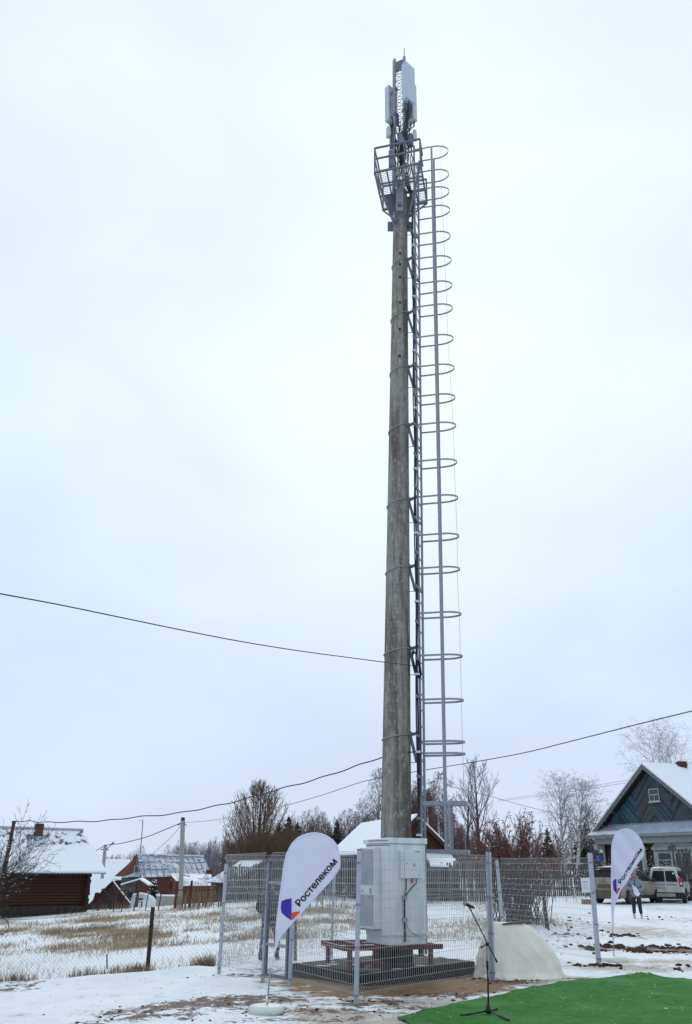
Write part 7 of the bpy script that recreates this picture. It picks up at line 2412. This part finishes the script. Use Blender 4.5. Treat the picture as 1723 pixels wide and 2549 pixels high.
# ------------------------------------------------------------------ people
def person(base, face, h, label, cols, pose, nm='person', items=True):
    """face: unit vector the chest looks along; metres scaled to height h; pose: dict of joints in (side, forward, up)"""
    s = h / 1.70
    f = Vector(face).normalized(); sd = Vector((f.y, -f.x, 0))     # sd = the person's right-hand side seen from behind
    t = thing(nm, base, label, 'person')
    J = lambda q: sd * q[0] * s + f * q[1] * s + UPV * q[2] * s
    Rr = lambda x: x * s
    p = pose
    V_, E_, R_ = [], [], []
    def add(q, r, par=None):
        V_.append(J(q)); R_.append(Rr(r) if not isinstance(r, tuple) else (Rr(r[0]), Rr(r[1])))
        if par is not None: E_.append((par, len(V_) - 1))
        return len(V_) - 1
    def sweep(nm_, chains, m, sub=2):
        nonlocal V_, E_, R_
        V_, E_, R_ = [], [], []
        for ch in chains:
            par = ch[0] if isinstance(ch[0], int) else None
            for q, r in (ch[1:] if par is not None else ch): par = add(q, r, par)
        return link(nm_, skin_mesh(nm_, V_, E_, R_, m, sub), t)
    hd = p.get('head', (0, .02, 1.58)); nk = p.get('neck', (0, 0, 1.40))
    hip = p.get('hip', (0, 0, .90)); ch = p.get('chest', (0, 0, 1.25))
    # continuous body: trunk, neck, head, limbs, with hands
    Lh, Rh = p['handL'], p['handR']; Le, Re = p['elbowL'], p['elbowR']
    body = [[(hip, .12), ((ch[0], ch[1], (hip[2] + ch[2]) / 2), .12), (ch, .13), ((nk[0], nk[1], nk[2] - .06), .09), (nk, .055), ((hd[0], hd[1] - .01, hd[2] - .10), .06), (hd, .092), ((hd[0], hd[1] - .005, hd[2] + .07), .075)]]
    k_ = 2
    for sg, e, w in ((-1, Le, Lh), (1, Re, Rh)):
        body.append([3, ((sg * .17, ch[1], 1.36), .06), (e, .042), (w, .03)])
    for sg, kn, ft in ((-1, p['kneeL'], p['footL']), (1, p['kneeR'], p['footR'])):
        body.append([0, ((sg * .09, hip[1], hip[2] - .08), .085), (kn, .055), ((ft[0], ft[1] - .02, ft[2] + .08), .04)])
    bd_ = sweep('body', body, MT['skin'])
    # fingers closed round what is held
    for sg, e, w in ((-1, Le, Lh), (1, Re, Rh)):
        d = (Vector(w) - Vector(e)).normalized()
        mb = MB(); side_ = d.orthogonal().normalized(); up_ = d.cross(side_)
        c = Vector(w) + d * .045
        mb.ball(t.location + J(c), Rr(.042), 8, 6, (1, 1, 1))
        for k in range(4):
            a = c + side_ * (-.03 + .02 * k) + d * .03
            b_ = a + d * (.035 + .006 * (k in (1, 2))) + up_ * .01; c2 = b_ + d * .012 - up_ * .03
            mb.tube([t.location + J(x) for x in (a, b_, c2)], [Rr(.010), Rr(.009), Rr(.008)], 6)
        a = c - side_ * .03; mb.tube([t.location + J(x) for x in (a, a - side_ * .02 + d * .02, a - side_ * .012 + d * .045)], [Rr(.012), Rr(.010), Rr(.009)], 6)
        mb.build('hand', MT['skin'], t, True)
    # face
    hc = Vector(hd)
    def fp(x, z, o=0): return t.location + J((hc.x + x, hc.y + .088 - abs(x) * .35 + o, hc.z + z))
    mb = MB()
    for x in (-.032, .032): mb.ball(fp(x, .0, -.004), Rr(.012), 6, 4)
    mb.build('eyes', MT['ink'], t, True)
    mb = MB(); mb.tube([fp(0, .012), fp(0, -.025, .018), fp(0, -.032, .004)], [Rr(.009), Rr(.014), Rr(.008)], 6); mb.build('nose', MT['skin'], t, True)
    mb = MB(); mb.tube([fp(-.025, -.062, -.008), fp(0, -.064, .002), fp(.025, -.062, -.008)], Rr(.007), 5); mb.build('mouth', cols.get('mouth', lampr), t, True)
    if 'scarf' in cols:
        mb = MB(); mb.tube([t.location + J((hc.x + .085 * math.sin(a), hc.y + .005 + .092 * math.cos(a), hc.z - .085)) for a in [2 * math.pi * k / 16 for k in range(16)]], Rr(.022), 6, closed=True); mb.build('scarf', cols['scarf'], t, True)
    # clothes
    J_ = p.get('jacket_len', .80); w = p.get('jw', 1.0)
    jk = [[((hip[0], hip[1], J_), (.185 * w, .15 * w)), ((hip[0], hip[1], J_ + .12), (.19 * w, .155 * w)), ((ch[0], ch[1], 1.10), (.185 * w, .15 * w)), ((ch[0], ch[1], 1.26), (.185 * w, .145 * w)), ((nk[0], nk[1], 1.375), (.12, .11)), ((nk[0], nk[1] + .005, 1.45), (.10, .095))]]
    for sg, e, w_ in ((-1, Le, Lh), (1, Re, Rh)):
        wv = Vector(w_); ev = Vector(e)
        jk.append([3, ((sg * .20, ch[1], 1.31), .090 * w), (tuple((ev + Vector((sg * .20, ch[1], 1.31))) / 2), .083 * w), (e, .075 * w), (tuple(ev.lerp(wv, .9)), .058 * w)])
    sweep('jacket', jk, cols['jacket'])
    if cols.get('quilt'):
        for z in (J_ + .02, J_ + .14, J_ + .26, J_ + .38):
            mb = MB(); mb.tube([t.location + J((.182 * w * math.cos(a), .148 * w * math.sin(a) + hip[1], z)) for a in [2 * math.pi * k / 20 for k in range(20)]], Rr(.012), 5, closed=True); mb.build('seam', cols['quilt'], t, True)
        mb = MB(); mb.tube([t.location + J((0, .155 * w + hip[1], z)) for z in (J_ + .05, 1.0, 1.15, 1.3)] + [t.location + J((0, .12, 1.42))], Rr(.012), 5); mb.build('zip', MT['ink'], t, True)
        mb = MB(); mb.tube([t.location + J((.115 * math.cos(a), -.035 + .115 * math.sin(a), 1.44 + .045 * -math.sin(a))) for a in [2 * math.pi * k / 20 for k in range(20)]], Rr(.055), 8, closed=True); mb.build('hood', cols['jacket'], t, True)
    tr = [[((hip[0], hip[1], hip[2]), (.155, .13))]]
    for sg, kn, ft in ((-1, p['kneeL'], p['footL']), (1, p['kneeR'], p['footR'])):
        tr.append([0, ((sg * .095, hip[1], hip[2] - .10), .105), (tuple((Vector((sg * .1, hip[1], hip[2] - .1)) + Vector(kn)) / 2), .098), (kn, .078), (tuple(Vector(kn).lerp(Vector(ft), .55)), .070), ((ft[0], ft[1] - .02, ft[2] + .19), .062)])
    sweep('trousers', tr, cols['trousers'])
    for kn, ft in ((p['kneeL'], p['footL']), (p['kneeR'], p['footR'])):
        toe = Vector(ft) + Vector(p.get('toe', (0, .17, 0)))
        sweep('boot', [[((ft[0], ft[1] - .025, ft[2] + .20), .058), ((ft[0], ft[1] - .03, ft[2] + .07), .056), ((ft[0], ft[1] + .03, ft[2] + .045), .050), (tuple(toe + Vector((0, -.04, .038))), .040)]], cols['boots'])
    # cap or hair
    mb = MB(); n = 14; vs = []; fs = []
    for i in range(7):
        ph = math.pi / 2 * i / 6.3
        for k in range(n):
            a = 2 * math.pi * k / n
            vs.append(t.location + J((hc.x + .107 * math.cos(ph) * math.cos(a), hc.y - .008 + .112 * math.cos(ph) * math.sin(a), hc.z + (.025 if math.sin(a) > -.2 or cols.get('beanie') else -.03) + .125 * math.sin(ph))))
    for i in range(6):
        for k in range(n): fs.append((i * n + k, i * n + (k + 1) % n, (i + 1) * n + (k + 1) % n, (i + 1) * n + k))
    fs.append(tuple(range(6 * n, 7 * n))); fs.append(tuple(reversed(range(n))))
    mb.add(vs, fs); mb.build('beanie' if cols.get('beanie') else 'hair', cols.get('beanie') or cols['hair'], t, True)
    return t, J


stand_pose = dict(handL=(-.07, .25, 1.00), handR=(.10, .24, 1.08), elbowL=(-.30, .02, 1.06), elbowR=(.30, .03, 1.06), kneeL=(-.11, .02, .48), kneeR=(.11, .0, .48), footL=(-.14, .0, 0), footR=(.13, .0, 0), jacket_len=.74, jw=1.12)
g = G(1589, 2287)
grey_j = mat('grey_puffer', (.17, .20, .26), (.22, .25, .31), .55, 8, bump=.3)
pj, Jp = person(g, (-.27, -.96, 0), 1.66, 'woman in grey puffer jacket, black trousers and white boots holding papers near the cars',
    dict(jacket=grey_j, quilt=mat('grey_seam', (.13, .155, .20), rough=.6), trousers=MT['black'], boots=mat('white_boots', (.55, .53, .46), (.62, .60, .54), .7), beanie=mat('grey_knit', (.24, .25, .29), (.30, .31, .35), .9, 30, bump=.4), scarf=mat('coral_mask', (.60, .16, .10), (.66, .2, .13), .8)), stand_pose)
pc = g + Jp((-.02, .30, .97)); mb = MB()
q = [Jp((.10, .31, 1.20)), Jp((-.04, .32, 1.12)), Jp((-.16, .33, .88)), Jp((-.09, .34, .80)), Jp((-.01, .34, .80)), Jp((.06, .33, .90))]
mb.prism([g + x for x in q], Vector((-.27, -.96, 0)) * .012); o = mb.build('paper_sheets', MT['paper'], None, origin=pc); tag(o, 'folded white papers held in the hands of the woman in grey', 'papers')

blk = mat('black_coat', (.010, .010, .012), (.018, .018, .022), .7, 10)
walk = dict(handL=(-.22, .16, .95), handR=(.20, .22, 1.0), elbowL=(-.30, -.02, 1.08), elbowR=(.28, .04, 1.08), kneeL=(-.10, -.10, .48), kneeR=(.11, .20, .50), footL=(-.10, -.26, .02), footR=(.10, .28, .0), jacket_len=.66, jw=1.12)
g = G(669, 2393)
person(g, (.25, .97, 0), 1.62, 'person in a black coat and black trousers walking behind the narrow mesh gate', dict(jacket=blk, trousers=MT['black'], boots=MT['black'], hair=MT['ink']), walk)
g = gp(330, 83)
stand2 = dict(handL=(-.24, .06, .82), handR=(.24, .06, .82), elbowL=(-.27, -.02, 1.08), elbowR=(.27, -.02, 1.08), kneeL=(-.09, .02, .48), kneeR=(.09, .0, .48), footL=(-.09, 0, 0), footR=(.09, 0, 0), jacket_len=.62, jw=1.15)
person(g, (-.5, -.86, 0), 1.62, 'distant person in dark coat and blue headscarf beside the snow heap', dict(jacket=mat('dark_coat', (.02, .02, .03), (.03, .03, .04), .8), trousers=mat('violet_skirt', (.05, .015, .13), (.06, .02, .15), .8), boots=MT['black'], beanie=mat('blue_scarf', (.05, .07, .45), rough=.8)), stand2)
